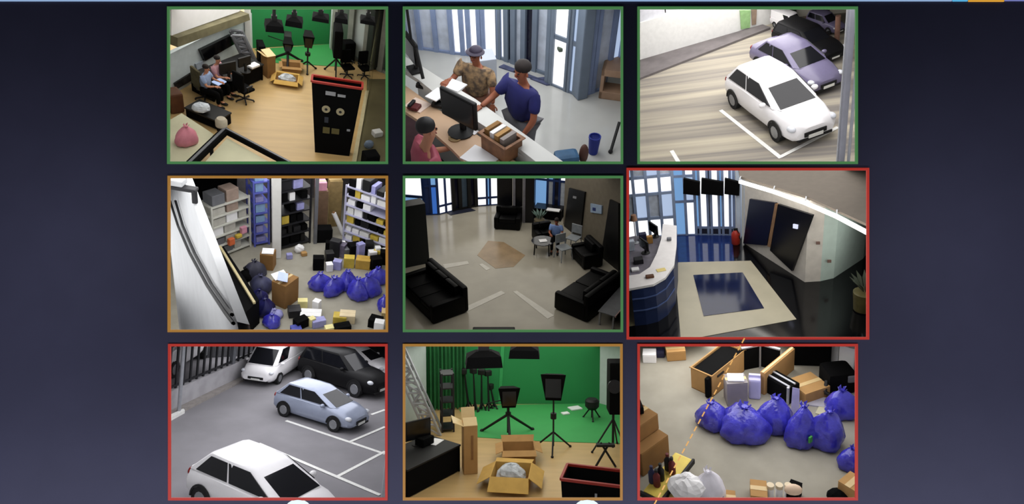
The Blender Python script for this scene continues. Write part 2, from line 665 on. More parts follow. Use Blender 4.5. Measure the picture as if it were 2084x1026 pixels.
def make_car(rm, style, paint, name, label, p, rz, scale=1.0, group=None, side_glass='all', spoiler=False):
    """Car whose near rear wheel... origin under the middle of the wheelbase; the nose points along local +x."""
    S = CAR_STYLES[style]
    xm = (S['wheels'][0] + S['wheels'][1]) / 2
    t = rm.thing(name, label, 'van' if style == 'van' else 'car', p, rz, group, scale)
    rings = []
    for x, zs, zb, zt, wl, wb in S['st']:
        x -= xm
        half = [(wl * 0.86, zs), (wl, zs + (zb - zs) * 0.22), (wl + 0.02, zs + (zb - zs) * 0.62), (wb, zb), (wb - 0.10, zt - 0.005), (wb * 0.45, zt + 0.02)]
        rings.append([(x, -y, z) for y, z in half] + [(x, y, z) for y, z in reversed(half)])
    MB().loft(rings).build('body', paint, t, True)
    br, bf, tr, tf, zt, wb, wt = S['gh']
    zb = S['st'][3][3] - 0.05

    def P(x, y, z):
        return Vector((x - xm, y, z))
    base = [(br, wb - 0.16), (br + 0.06, wb - 0.03), (1.6, wb + 0.02), (bf - 0.25, wb - 0.02), (bf, wb - 0.18)]
    roof = [(tr, wt - 0.14), (tr + 0.08, wt), (1.5, wt + 0.02), (tf - 0.12, wt - 0.01), (tf, wt - 0.14)]
    mid = [((a[0] * 0.12 + b[0] * 0.88), (a[1] * 0.16 + b[1] * 0.84)) for a, b in zip(base, roof)]

    def ring(q, z, dz=0.0):
        return [P(x, -y, z + (dz if k in (2,) else 0)) for k, (x, y) in enumerate(q)] + [P(x, y, z + (dz if k in (2,) else 0)) for k, (x, y) in reversed(list(enumerate(q)))]
    inner = [(tr + 0.25, wt - 0.28), (tr + 0.3, wt - 0.22), (1.5, wt - 0.2), (tf - 0.3, wt - 0.22), (tf - 0.22, wt - 0.28)]
    MB().loft([ring(base, zb), ring(mid, zb + (zt - zb) * 0.86), ring(roof, zt - 0.03), ring(inner, zt + 0.01, 0.015)]).build('cabin', paint, t, True)

    def pane(name, q, u0, u1, v0, v1, sgn=0, out=0.012):
        """Pane on the sloping side between base and roof corners."""
        a, b, c, d = q

        def L(u, v):
            lo = a.lerp(b, u)
            hi = d.lerp(c, u)
            return lo.lerp(hi, v)
        pts = [L(u0, v0), L(u1, v0), L(u1, v1), L(u0, v1)]
        nrm = (pts[1] - pts[0]).cross(pts[3] - pts[0]).normalized()
        cen = sum(pts, Vector()) / 4
        if nrm.dot(cen - P(1.8, 0, 1.1)) < 0:
            nrm = -nrm
        m2 = MB()
        o2 = [p + nrm * out for p in pts]
        i2 = [p - nrm * 0.05 for p in pts]
        m2.add(o2 + i2, [(0, 1, 2, 3), (7, 6, 5, 4), (0, 4, 5, 1), (1, 5, 6, 2), (2, 6, 7, 3), (3, 7, 4, 0)])
        return m2.build(name, M_CGLASS, t)
    zr = zt - 0.03
    pane('windscreen', (P(bf, -(wb - 0.18), zb), P(bf, wb - 0.18, zb), P(tf, wt - 0.14, zr), P(tf, -(wt - 0.14), zr)), 0.0, 1.0, 0.03, 0.87)
    pane('rear_window', (P(br, -(wb - 0.16), zb), P(br, wb - 0.16, zb), P(tr, wt - 0.14, zr), P(tr, -(wt - 0.14), zr)), 0.08, 0.92, 0.2, 0.85)
    for sg in (-1, 1):
        bx0, bx1, tx0, tx1 = br + 0.10, bf - 0.28, tr + 0.08, tf - 0.12
        q = (P(bx0, sg * (wb + 0.0), zb), P(bx1, sg * (wb - 0.005), zb), P(tx1, sg * (wt + 0.0), zr), P(tx0, sg * (wt + 0.0), zr))
        if style == 'van':
            pane('side_window', q, 0.70, 0.99, 0.12, 0.9)
        else:
            pane('side_window', q, 0.06, 0.47, 0.08, 0.88, out=0.03)
            pane('side_window', q, 0.495, 1.0, 0.08, 0.88, out=0.03)
    wr = S['wr']
    for x in S['wheels']:
        for sg in (-1, 1):
            yw = sg * (S['st'][3][4] - 0.08)
            wmb = MB()
            wmb.cyl((x - xm, yw - sg * 0.12, wr), (x - xm, yw + sg * 0.105, wr), wr, None, 18)
            w = wmb.build('wheel', M_TYRE, t, True)
            MB().cyl((x - xm, yw + sg * 0.09, wr), (x - xm, yw + sg * 0.112, wr), wr * 0.66, wr * 0.6, 12).build('hub', M_HUB, w, True)
            arch = MB()
            n = 12
            for k in range(n):
                a0, a1 = math.pi * k / n, math.pi * (k + 1) / n
                pts = [(x - xm + math.cos(a) * r, yw + sg * 0.085, wr + math.sin(a) * r) for a, r in ((a0, wr * 1.02), (a1, wr * 1.02), (a1, wr * 1.2), (a0, wr * 1.2))]
                arch.slab(pts, 0.03)
            arch.build('wheel_arch', M_BLK, t)
    xe = S['st'][-2][0]
    wbf, zf = S['st'][-2][5], S['st'][-2][2]
    for sg in (-1, 1):
        MB().ball((xe - 0.05 - xm, sg * (wbf + 0.02), zf - 0.02), (0.16, 0.13, 0.09)).build('headlight', M_LAMP, t, True)
        MB().ball((0.10 - xm, sg * (S['st'][1][5] - 0.10), S['st'][1][2] - 0.05), (0.07, 0.14, 0.12)).build('tail_light', M_TAIL, t, True)
        MB().ball((bf - 0.55 - xm, sg * (wb + 0.14), zb + 0.06), (0.09, 0.12, 0.08)).build('door_mirror', paint, t, True)
    xn, wn, zn = S['L'], S['st'][-1][4], S['st'][-1][1]
    MB().rbox((xn - 0.015 - xm, 0, zn + 0.13), (0.05, wn * 1.25, 0.15), 0.02).build('grille', M_BLK, t)
    MB().box((xn + 0.01 - xm, 0, zn + 0.06), (0.03, 0.5, 0.11)).build('number_plate', M_PLATE, t)
    MB().rbox((xn - 0.10 - xm, 0, zn - 0.02), (0.2, wn * 2 - 0.05, 0.10), 0.03).build('bumper', M_BLK, t)
    return t


def car_by_wheels(rm, style, paint, name, label, rear, front, side, wide=1.0, group=None, tall=1.0):
    """Car standing so that the wheels of one side touch the floor at the study-view points rear and front; side: +1 if the car lies to the left of the line rear-front seen from above."""
    a, b = rm.at(*rear), rm.at(*front)
    S = CAR_STYLES[style]
    sc = (b - a).length / (S['wheels'][1] - S['wheels'][0])
    rz = rm.ang(a, b)
    nrm = Vector((-math.sin(rz), math.cos(rz), 0)) * side
    return make_car(rm, style, paint, name, label, (a + b) / 2 + nrm * (S['st'][3][4] - 0.02) * sc * wide, rz, (sc, sc * wide, sc * tall), group), sc


LINE_N = [0]


def paint_stripe(rm, a, b, w, m, name, label, parent=None):
    """Painted line from study-view point a to b on the floor."""
    p, q = rm.at(*a), rm.at(*b)
    d = (q - p).normalized()
    n = Vector((-d.y, d.x, 0)) * w / 2
    mb = MB()
    pts = [p - n, q - n, q + n, p + n]
    LINE_N[0] += 1
    z = 0.006 + 0.0065 * (LINE_N[0] % 3)
    pts = [Vector((v.x, v.y, z)) for v in pts]
    mb.slab(pts, 0.006)
    return rm.one(mb, name, m, label, 'marking')
# ---------------------------------------------------------------- shared builders
M_CARD = mat('cardboard', (176, 136, 84), rough=0.85, var=0.06, scale=4)
M_CARDIN = mat('cardboard_inside', (140, 100, 62), rough=0.9, var=0.08, scale=4)
M_CARDDK = mat('brown_cardboard', (142, 104, 58), rough=0.85, var=0.08, scale=4)
M_WHITE = mat('white_paint', (225, 225, 222), rough=0.7, var=0.03)
M_PAPER = mat('paper', (238, 238, 240), rough=0.8, var=0.02)
M_GREY = mat('grey_metal', (120, 122, 128), rough=0.5, metal=0.4, var=0.06)
M_DKMET = mat('dark_metal', (38, 38, 42), rough=0.5, metal=0.3, var=0.1)
M_BLACK = mat('black_fabric', (7, 7, 8), rough=0.9, var=0.15, spec=0.1)
M_LEATHER = mat('black_leather', (5, 5, 7), rough=0.5, var=0.15, spec=0.12)
M_SCREEN = mat('dark_screen', (8, 8, 11), rough=0.15, var=0.02, spec=0.5)
M_SKIN = mat('skin', (196, 138, 108), rough=0.6, var=0.04)
M_SKIN2 = mat('tanned_skin', (150, 88, 62), rough=0.6, var=0.05)
M_HAIR = mat('dark_hair', (32, 24, 22), rough=0.8, var=0.15)
M_BAG = mat('blue_plastic_bag', (62, 60, 186), rough=0.22, var=0.10, scale=7, c2=(46, 42, 150), spec=0.7, bump=1.0)
M_TAPE = mat('packing_tape', (206, 180, 130), rough=0.35, var=0.03)
M_STEEL = mat('pale_steel', (176, 178, 184), rough=0.4, metal=0.5, var=0.05)


def wall_slab(rm, name, a, b, h, m, t=0.08, z0=0.0, parent=None, label=None, cat=None):
    """Upright slab on the floor line a-b (room points)."""
    a, b = Vector(a), Vector(b)
    d = (b - a).normalized()
    n = Vector((-d.y, d.x, 0))
    o = rm.Mi @ Vector((0, 0, 0))
    if n.dot(o - a) > 0:
        n = -n
    mb = MB()
    q = [a, b, b + n * t, a + n * t]
    mb.prism([(p.x, p.y) for p in q], z0, z0 + h)
    if label:
        return rm.one(mb, name, m, label, cat)
    return rm.struct(mb, name, m)


def floor_patch(rm, name, zpts, z, m, label=None, cat=None, t=0.01, kind='structure'):
    pts = [rm.at(x, y) for x, y in zpts]
    mb = MB()
    mb.prism([(p.x, p.y) for p in pts], z - t, z)
    if label:
        return rm.one(mb, name, m, label, cat)
    return rm.struct(mb, name, m)


def wall_panel(rm, a, b, zpts, m, name, label=None, cat=None, t=0.04, out=0.006):
    """Flat panel lying on the wall through floor points a-b, outlined by study-view points."""
    pts = [rm.on_wall(a, b, x, y) for x, y in zpts]
    e = Vector((b[0] - a[0], b[1] - a[1], 0)).normalized()
    n = Vector((-e.y, e.x, 0))
    o = rm.Mi @ Vector((0, 0, 0))
    if n.dot(o - Vector(a)) < 0:
        n = -n
    base = sum(pts, Vector()) / len(pts)
    k = len(pts)
    front = [p - base + n * (out + t) for p in pts]
    back = [p - base + n * out for p in pts]
    mb = MB()
    mb.add(front + back, [tuple(range(k)), tuple(range(2 * k - 1, k - 1, -1))] + [((i + 1) % k, i, k + i, k + (i + 1) % k) for i in range(k)])
    if label:
        return rm.one(mb, name, m, label, cat, base)
    o = rm.one(mb, name, m, None, None, base)
    o['kind'] = 'structure'
    return o


def wm(rm, X, Y, n, z=0.0):
    """Metres across n study-view pixels at the floor point X, Y."""
    a, b = rm.at(X, Y, z), rm.at(X + 1, Y, z)
    return (b - a).length * n


def box_thing(rm, name, label, cat, A, B, depth, Ytop, m, group=None, top=None, z=0.0, parts=None, bevel=0.01):
    """Solid box whose near bottom edge runs from study-view point A to B (at height z); depth in metres away from the viewer; its top at A shows at row Ytop."""
    a, b = rm.at(*A, z), rm.at(*B, z)
    rz = rm.ang(a, b)
    w = (b - a).length
    h = max(0.02, rm.top(a, Ytop))
    n = Vector((-math.sin(rz), math.cos(rz), 0))
    o = rm.Mi @ Vector((0, 0, 0))
    if n.dot(o - a) > 0:
        n = -n
    c = (a + b) / 2 + n * depth / 2
    t = rm.thing(name, label, cat, c, rz, group)
    body = MB().rbox((0, 0, h / 2), (w, depth, h), bevel).build('body', m, t)
    if top:
        MB().box((0, 0, h + 0.006), (w * 0.99, depth * 0.99, 0.012)).build('lid', top, t)
    t['_w'], t['_d'], t['_h'] = w, depth, h
    return t


def carton(rm, name, label, p, rz, s, m=None, group=None, tape=True, tilt=None):
    """Closed cardboard carton with its tape and flap seams."""
    m = m or M_CARD
    t = rm.thing(name, label, 'box', p, rz, group)
    MB().rbox((0, 0, s[2] / 2), s, 0.012).build('body', m, t)
    for sg in (-1, 1):
        MB().box((0, sg * s[1] * 0.252, s[2] + 0.004), (s[0] * 0.985, s[1] * 0.485, 0.008)).build('flap', m, t)
    if tape:
        MB().box((0, 0, s[2] + 0.009), (s[0] * 1.0, 0.06, 0.004)).build('tape', M_TAPE, t)
        MB().box((s[0] / 2 + 0.002, 0, s[2] - 0.07), (0.004, 0.06, 0.14)).build('tape', M_TAPE, t)
    return t


def open_carton(rm, name, label, p, rz, s, m=None, flap=0.45, group=None, spread=(35, 35, 20, 20)):
    """Open cardboard carton: four sides, bottom, four flaps bent outwards by the given angles below level."""
    m = m or M_CARD
    t = rm.thing(name, label, 'box', p, rz, group)
    x, y, h = s
    w = 0.012
    MB().box((0, 0, w / 2 + 0.002), (x, y, w)).build('base', M_CARDIN, t)
    for sx in (-1, 1):
        MB().box((sx * (x / 2 - w / 2), 0, h / 2), (w, y, h)).build('side', m, t)
    for sy in (-1, 1):
        MB().box((0, sy * (y / 2 - w / 2), h / 2), (x - 2 * w, w, h)).build('side', m, t)
    for k, (dx, dy) in enumerate(((1, 0), (-1, 0), (0, 1), (0, -1))):
        a = R(spread[k])
        ln = min(x, y) * flap
        if dx:
            pts = [(dx * x / 2, -y / 2, h), (dx * x / 2, y / 2, h), (dx * (x / 2 + ln * math.cos(a)), y / 2 + 0.02, h - ln * math.sin(a)), (dx * (x / 2 + ln * math.cos(a)), -y / 2 - 0.02, h - ln * math.sin(a))]
        else:
            pts = [(-x / 2, dy * y / 2, h), (x / 2, dy * y / 2, h), (x / 2 + 0.02, dy * (y / 2 + ln * math.cos(a)), h - ln * math.sin(a)), (-x / 2 - 0.02, dy * (y / 2 + ln * math.cos(a)), h - ln * math.sin(a))]
        MB().slab(pts, 0.01).build('flap', m, t)
    return t


def bag(rm, label, p, w, h, rz=0.0, seed=0, m=None, name='rubbish_bag', group=None, lean=0.0, deep=0.85):
    """Filled plastic sack: slumped body with creases, gathered neck and tied ears."""
    m = m or M_BAG
    rnd = random.Random(seed)
    t = rm.thing(name, label, 'bag', p, rz, group)
    n, nv = 26, 14
    prof = [(0.0, 0.0), (0.34, 0.0), (0.45, 0.05), (0.50, 0.16), (0.50, 0.30), (0.47, 0.44), (0.42, 0.56), (0.35, 0.67), (0.26, 0.77), (0.17, 0.85), (0.09, 0.905), (0.06, 0.93), (0.055, 0.94)]
    ph = [rnd.random() * 6.28 for _ in range(5)]
    rings = []
    for k, (r, z) in enumerate(prof):
        ring = []
        for i in range(n):
            th = 2 * math.pi * i / n
            cr = 1 + 0.07 * math.sin(3 * th + ph[0]) + 0.05 * math.sin(5 * th + ph[1] + z * 5) + 0.04 * math.sin(9 * th + ph[2] - z * 7) + (rnd.random() - 0.5) * 0.05
            zz = z * h * (1 + 0.06 * math.sin(2 * th + ph[3]))
            ring.append((r * w * cr * math.cos(th) + lean * z * h, r * w * deep * cr * math.sin(th), max(0.0, zz)))
        rings.append(ring)
    MB().loft(rings).build('body', m, t, True)
    k = MB()
    c = Vector((lean * 0.93 * h, 0, 0.93 * h))
    for j in range(5):
        a = 2 * math.pi * j / 5 + ph[4]
        q = c + Vector((math.cos(a) * 0.13 * w, math.sin(a) * 0.13 * w, 0.10 * h + 0.03 * rnd.random()))
        s = c + Vector((math.cos(a + 0.8) * 0.13 * w, math.sin(a + 0.8) * 0.13 * w, 0.07 * h))
        k.slab([c + Vector((0.03 * w * math.cos(a), 0.03 * w * math.sin(a), -0.02)), q, s], 0.006)
    k.cyl(c + Vector((0, 0, -0.03)), c + Vector((0, 0, 0.02)), 0.065 * w, None, 8)
    k.build('tied_neck', m, t)
    return t


def rack(rm, name, label, p, rz, w, d, h, n, m, group=None, mesh_back=False):
    """Shelving: four uprights and n shelves; origin at the middle of its base."""
    t = rm.thing(name, label, 'shelf', p, rz, group)
    for sx in (-1, 1):
        for sy in (-1, 1):
            MB().box((sx * (w / 2 - 0.02), sy * (d / 2 - 0.02), h / 2), (0.04, 0.04, h)).build('upright', m, t)
    for k in range(n):
        z = 0.08 + (h - 0.12) * k / (n - 1)
        MB().box((0, 0, z), (w - 0.005, d - 0.005, 0.03)).build('shelf', m, t)
    t['_n'] = n
    return t


ORD = ['first', 'second', 'third', 'fourth', 'fifth', 'sixth', 'seventh', 'eighth', 'ninth', 'tenth', 'eleventh', 'twelfth']


def shelf_goods(rm, p, rz, w, d, h, n, mats, noun, where, name, cat, group, fill=0.85, seed=0, skip=(), hmax=0.85, wr=(0.14, 0.34)):
    """Boxes and packets standing on the shelves of a rack placed the same way; mats: (material, colour word)."""
    rnd = random.Random(seed)
    M0 = Matrix.Translation(Vector(p)) @ Matrix.Rotation(rz, 4, 'Z')
    gap = (h - 0.12) / (n - 1)
    for k in range(n):
        if k in skip:
            continue
        z = 0.08 + gap * k + 0.017
        x = -w / 2 + 0.07
        c = 0
        while x < w / 2 - 0.16:
            bw = rnd.uniform(*wr)
            if x + bw > w / 2 - 0.06:
                break
            if rnd.random() < fill:
                bh = gap * rnd.uniform(0.45, hmax) if k < n - 1 else rnd.uniform(0.14, 0.34)
                bd = d * rnd.uniform(0.6, 0.78)
                q = M0 @ Vector((x + bw / 2, -d / 2 + bd / 2 + 0.045, z))
                mb = MB().rbox((0, 0, bh / 2), (bw, bd, bh), 0.012)
                m_, word = rnd.choice(mats)
                rm.one(mb, name, m_, f'{word} {noun}, {ORD[k]} shelf up, {ORD[c]} from left, {where}', cat, q, rz + rnd.uniform(-0.02, 0.02), group)
                c += 1
            x += bw + rnd.uniform(0.025, 0.05)


def monitor(rm, label, p, rz, w=0.55, h=0.33, z=0.0, group=None, stand=0.14, tilt=0.0, screen=None):
    """Flat monitor on a foot; its screen looks along local -y."""
    t = rm.thing('computer_monitor', label, 'monitor', p, rz, group)
    MB().rbox((0, 0, stand + h / 2), (w, 0.05, h), 0.012).build('casing', M_BLK, t)
    MB().box((0, -0.027, stand + h / 2), (w - 0.04, 0.006, h - 0.04)).build('screen', screen or M_SCREEN, t)
    MB().box((0, 0.03, stand / 2 + 0.03), (0.06, 0.03, stand + 0.06)).build('neck', M_BLK, t)
    MB().lathe([(0.12, 0.0), (0.12, 0.012), (0.03, 0.02)], 14, (0, 0.03, 0)).build('foot', M_BLK, t)
    return t


def office_chair(rm, label, p, rz, group=None, m=None, s=1.0):
    m = m or M_BLACK
    t = rm.thing('office_chair', label, 'chair', p, rz, group, s)
    MB().rbox((0, 0, 0.47), (0.5, 0.5, 0.1), 0.04).build('seat', m, t, True)
    MB().rbox((0, 0.25, 0.86), (0.48, 0.09, 0.62), 0.04, m=Matrix.Rotation(0.0, 4, 'X')).build('backrest', m, t, True)
    MB().cyl((0, 0, 0.08), (0, 0, 0.43), 0.03).build('column', M_DKMET, t)
    MB().box((0, 0.24, 0.52), (0.08, 0.03, 0.22)).build('back_bracket', M_DKMET, t)
    for k in range(5):
        a = 2 * math.pi * k / 5
        MB().bar((0, 0, 0.1), (0.3 * math.cos(a), 0.3 * math.sin(a), 0.06), 0.04).build('base_arm', M_DKMET, t)
        MB().ball((0.3 * math.cos(a), 0.3 * math.sin(a), 0.03), 0.03, 8, 6).build('castor', M_BLK, t)
    for sx in (-1, 1):
        a = MB()
        a.bar((sx * 0.27, 0.1, 0.5), (sx * 0.27, 0.1, 0.66), 0.03)
        a.rbox((sx * 0.27, 0.03, 0.68), (0.06, 0.28, 0.04), 0.015)
        a.build('armrest', M_BLK, t)
    return t


def sofa(rm, label, p, rz, w, d, h, seats=2, m=None, group=None, arm=0.18, name='sofa'):
    """Upholstered sofa, its front along local -y."""
    m = m or M_LEATHER
    t = rm.thing(name, label, 'sofa' if seats > 1 else 'armchair', p, rz, group)
    sh = h * 0.36
    MB().rbox((0, 0, sh / 2 + 0.04), (w - 0.02, d - 0.02, sh), 0.04).build('base', m, t, True)
    MB().rbox((0, d / 2 - arm / 2, h / 2 + 0.02), (w, arm, h - 0.04), 0.06).build('backrest', m, t, True)
    for sx in (-1, 1):
        MB().rbox((sx * (w / 2 - arm / 2), -0.01, h * 0.36), (arm, d - 0.02, h * 0.66), 0.06).build('armrest', m, t, True)
    iw = (w - 2 * arm) / seats
    for k in range(seats):
        x = -w / 2 + arm + iw * (k + 0.5)
        MB().rbox((x, -arm / 2, sh + 0.11), (iw * 0.98, d - arm - 0.02, 0.16), 0.05).build('seat_cushion', m, t, True)
        MB().rbox((x, d / 2 - arm - 0.08, sh + 0.36), (iw * 0.96, 0.16, h - sh - 0.16), 0.06).build('back_cushion', m, t, True)
    for sx in (-1, 1):
        for sy in (-1, 1):
            MB().box((sx * (w / 2 - 0.1), sy * (d / 2 - 0.1), 0.03), (0.06, 0.06, 0.06)).build('foot', M_DKMET, t)
    return t


def tripod_legs(t, z, spread, m, n=3, r=0.018, a0=0.5):
    for k in range(n):
        a = a0 + 2 * math.pi * k / n
        e = Vector((spread * math.cos(a), spread * math.sin(a), 0.02))
        l = MB().cyl((0.02 * math.cos(a), 0.02 * math.sin(a), z), e, r * 1.2, r, 8).build('leg', m, t)
        MB().ball(e, r * 1.7, 8, 6).build('foot', M_BLK, l)


def softbox_stand(rm, name, label, p, rz, h, head_w, head_h, spread=0.45, cat='studio lamp', prompter=False, s=1.0):
    """Studio light: stand with three legs, pole and a black flared hood opening along local -y; or a camera on a tripod behind a hood."""
    t = rm.thing(name, label, cat, p, rz, None, s)
    zc = h - head_h / 2
    tripod_legs(t, h * 0.42 if prompter else h * 0.22, spread, M_BLK, 3, 0.03 if prompter else 0.02)
    MB().cyl((0, 0, 0.1), (0, 0, zc), 0.035 if prompter else 0.022, None, 8).build('pole', M_BLK, t)
    MB().cyl((0, 0, h * 0.40), (0, 0, h * 0.47), 0.07, None, 10).build('collar', M_BLK, t)
    hood = MB()
    a, b = head_w / 2, head_h / 2
    hood.loft([[(-a * 0.5, 0.25, zc - b * 0.9), (a * 0.5, 0.25, zc - b * 0.9), (a * 0.6, 0.25, zc + b * 0.6), (-a * 0.6, 0.25, zc + b * 0.6)],
               [(-a * 0.62, -0.18, zc - b), (a * 0.62, -0.18, zc - b), (a, -0.3, zc + b), (-a, -0.3, zc + b)]])
    hd = hood.build('hood', M_BLACK, t)
    MB().box((0, -0.27, zc), (head_w * 0.62, 0.02, head_h * 0.7)).build('front_screen', M_SCREEN, hd)
    if prompter:
        MB().rbox((0, 0.38, zc - b * 0.3), (0.2, 0.4, 0.24), 0.03).build('camera_body', M_BLK, t)
        MB().cyl((0, 0.2, zc - b * 0.6), (-0.5, 0.75, zc - b * 1.7), 0.014, None, 6).build('pan_handle', M_BLK, t)
    return t


def hung_softbox(rm, name, label, c, size, m=None, rz=0.0, ceil=1.0):
    """Softbox hanging from a ceiling rod; c is the middle of its face."""
    t = rm.thing(name, label, 'studio lamp', c, rz)
    w, d, h = size
    mb = MB()
    mb.loft([[(-w / 2, -d / 2, -h / 2), (w / 2, -d / 2, -h / 2), (w / 2, d / 2, -h / 2), (-w / 2, d / 2, -h / 2)],
             [(-w * 0.46, -d * 0.44, h * 0.2), (w * 0.46, -d * 0.44, h * 0.2), (w * 0.46, d * 0.44, h * 0.2), (-w * 0.46, d * 0.44, h * 0.2)],
             [(-w * 0.22, -d * 0.2, h / 2), (w * 0.22, -d * 0.2, h / 2), (w * 0.22, d * 0.2, h / 2), (-w * 0.22, d * 0.2, h / 2)]])
    mb.build('hood', M_BLACK, t)
    MB().cyl((0, 0, h / 2 - 0.05), (0, 0, h / 2 + ceil), 0.03, None, 8).build('hanging_rod', M_BLK, t)
    MB().box((0, 0, h / 2 + 0.04), (w * 0.3, d * 0.25, 0.1)).build('yoke', M_BLK, t)
    return t


def glazing(rm, name, a, b, h, cols, rows, frame, pane, label=None, fw=0.06, kind='structure', z0=0.0, holes=()):
    """Framed glass screen on floor line a-b: uprights, rails and one pane per opening; parts of one window."""
    a, b = Vector(a), Vector(b)
    w = (b - a).length
    rz = rm.ang(a, b)
    o = rm.thing(name, label, None, (a + b) / 2, rz)
    o['kind'] = kind
    if isinstance(cols, int):
        cols = [i / cols for i in range(cols + 1)]
    if isinstance(rows, int):
        rows = [i / rows for i in range(rows + 1)]
    for u in cols:
        MB().box((-w / 2 + w * u, 0, z0 + h / 2), (fw, fw * 1.4, h)).build('upright', frame, o)
    for v in rows:
        MB().box((0, 0, z0 + h * v), (w, fw * 1.1, fw)).build('rail', frame, o)
    for i in range(len(cols) - 1):
        for j in range(len(rows) - 1):
            if (i, j) in holes:
                continue
            m = pane(i, j) if callable(pane) else pane
            x = -w / 2 + w * (cols[i] + cols[i + 1]) / 2
            z = z0 + h * (rows[j] + rows[j + 1]) / 2
            MB().box((x, 0, z), (w * (cols[i + 1] - cols[i]) - fw, 0.012, h * (rows[j + 1] - rows[j]) - fw)).build('pane', m, o)
    return o


# ---------------------------------------------------------------- people
def skin_mesh(name, joints, edges, m, parent, grow=0.0, sub=1, smooth=True):
    keys = []
    for e in edges:
        for k in e:
            if k not in keys:
                keys.append(k)
    idx = {k: i for i, k in enumerate(keys)}
    me = bpy.data.meshes.new(name)
    me.from_pydata([joints[k][0] for k in keys], [(idx[a], idx[b]) for a, b in edges], [])
    o = bpy.data.objects.new(name, me)
    COL.objects.link(o)
    md = o.modifiers.new('skin', 'SKIN')
    md.use_smooth_shade = True
    sv = me.skin_vertices[0].data
    for k, i in idx.items():
        r = joints[k][1] + grow
        sv[i].radius = (r, r) if isinstance(r, float) else r
        sv[i].use_root = (i == 0)
    s = o.modifiers.new('sub', 'SUBSURF')
    s.levels = s.render_levels = sub
    dg = bpy.context.evaluated_depsgraph_get()
    dg.update()
    nm = bpy.data.meshes.new_from_object(o.evaluated_get(dg))
    o.modifiers.clear()
    o.data = nm
    nm.materials.clear()
    nm.materials.append(m)
    nm.polygons.foreach_set('use_smooth', [True] * len(nm.polygons))
    o.parent = parent
    return o


def hand(t, w, d, m, side, up=Vector((0, 0, 1))):
    """Palm with four curled fingers of different lengths and a thumb from its side; w wrist, d pointing direction."""
    d = Vector(d).normalized()
    x = d.cross(up)
    x = x.normalized() if x.length > 0.1 else Vector((0, 1, 0))
    n = x.cross(d).normalized()
    w = Vector(w)
    mb = MB()
    mb.loft([[w + x * a * 0.026 + n * b * 0.015 for a, b in ((-1, -1), (1, -1), (1, 1), (-1, 1))],
             [w + d * 0.09 + x * a * 0.040 + n * b * 0.012 for a, b in ((-1, -1), (1, -1), (1, 1), (-1, 1))]])
    for k, ln in enumerate((0.072, 0.082, 0.076, 0.060)):
        b = w + d * 0.088 + x * (k - 1.5) * 0.020
        q = b + d * ln * 0.55 - n * 0.008
        e = q + d * ln * 0.40 - n * 0.028
        mb.cyl(b, q, 0.0095, 0.009, 6)
        mb.cyl(q, e, 0.009, 0.007, 6)
    s = -1 if side > 0 else 1
    b = w + d * 0.028 + x * s * 0.030
    q = b + d * 0.035 + x * s * 0.028 - n * 0.008
    mb.cyl(b, q, 0.011, 0.010, 6)
    mb.cyl(q, q + d * 0.032 - n * 0.006, 0.010, 0.008, 6)
    mb.build('hand', m, t, True)


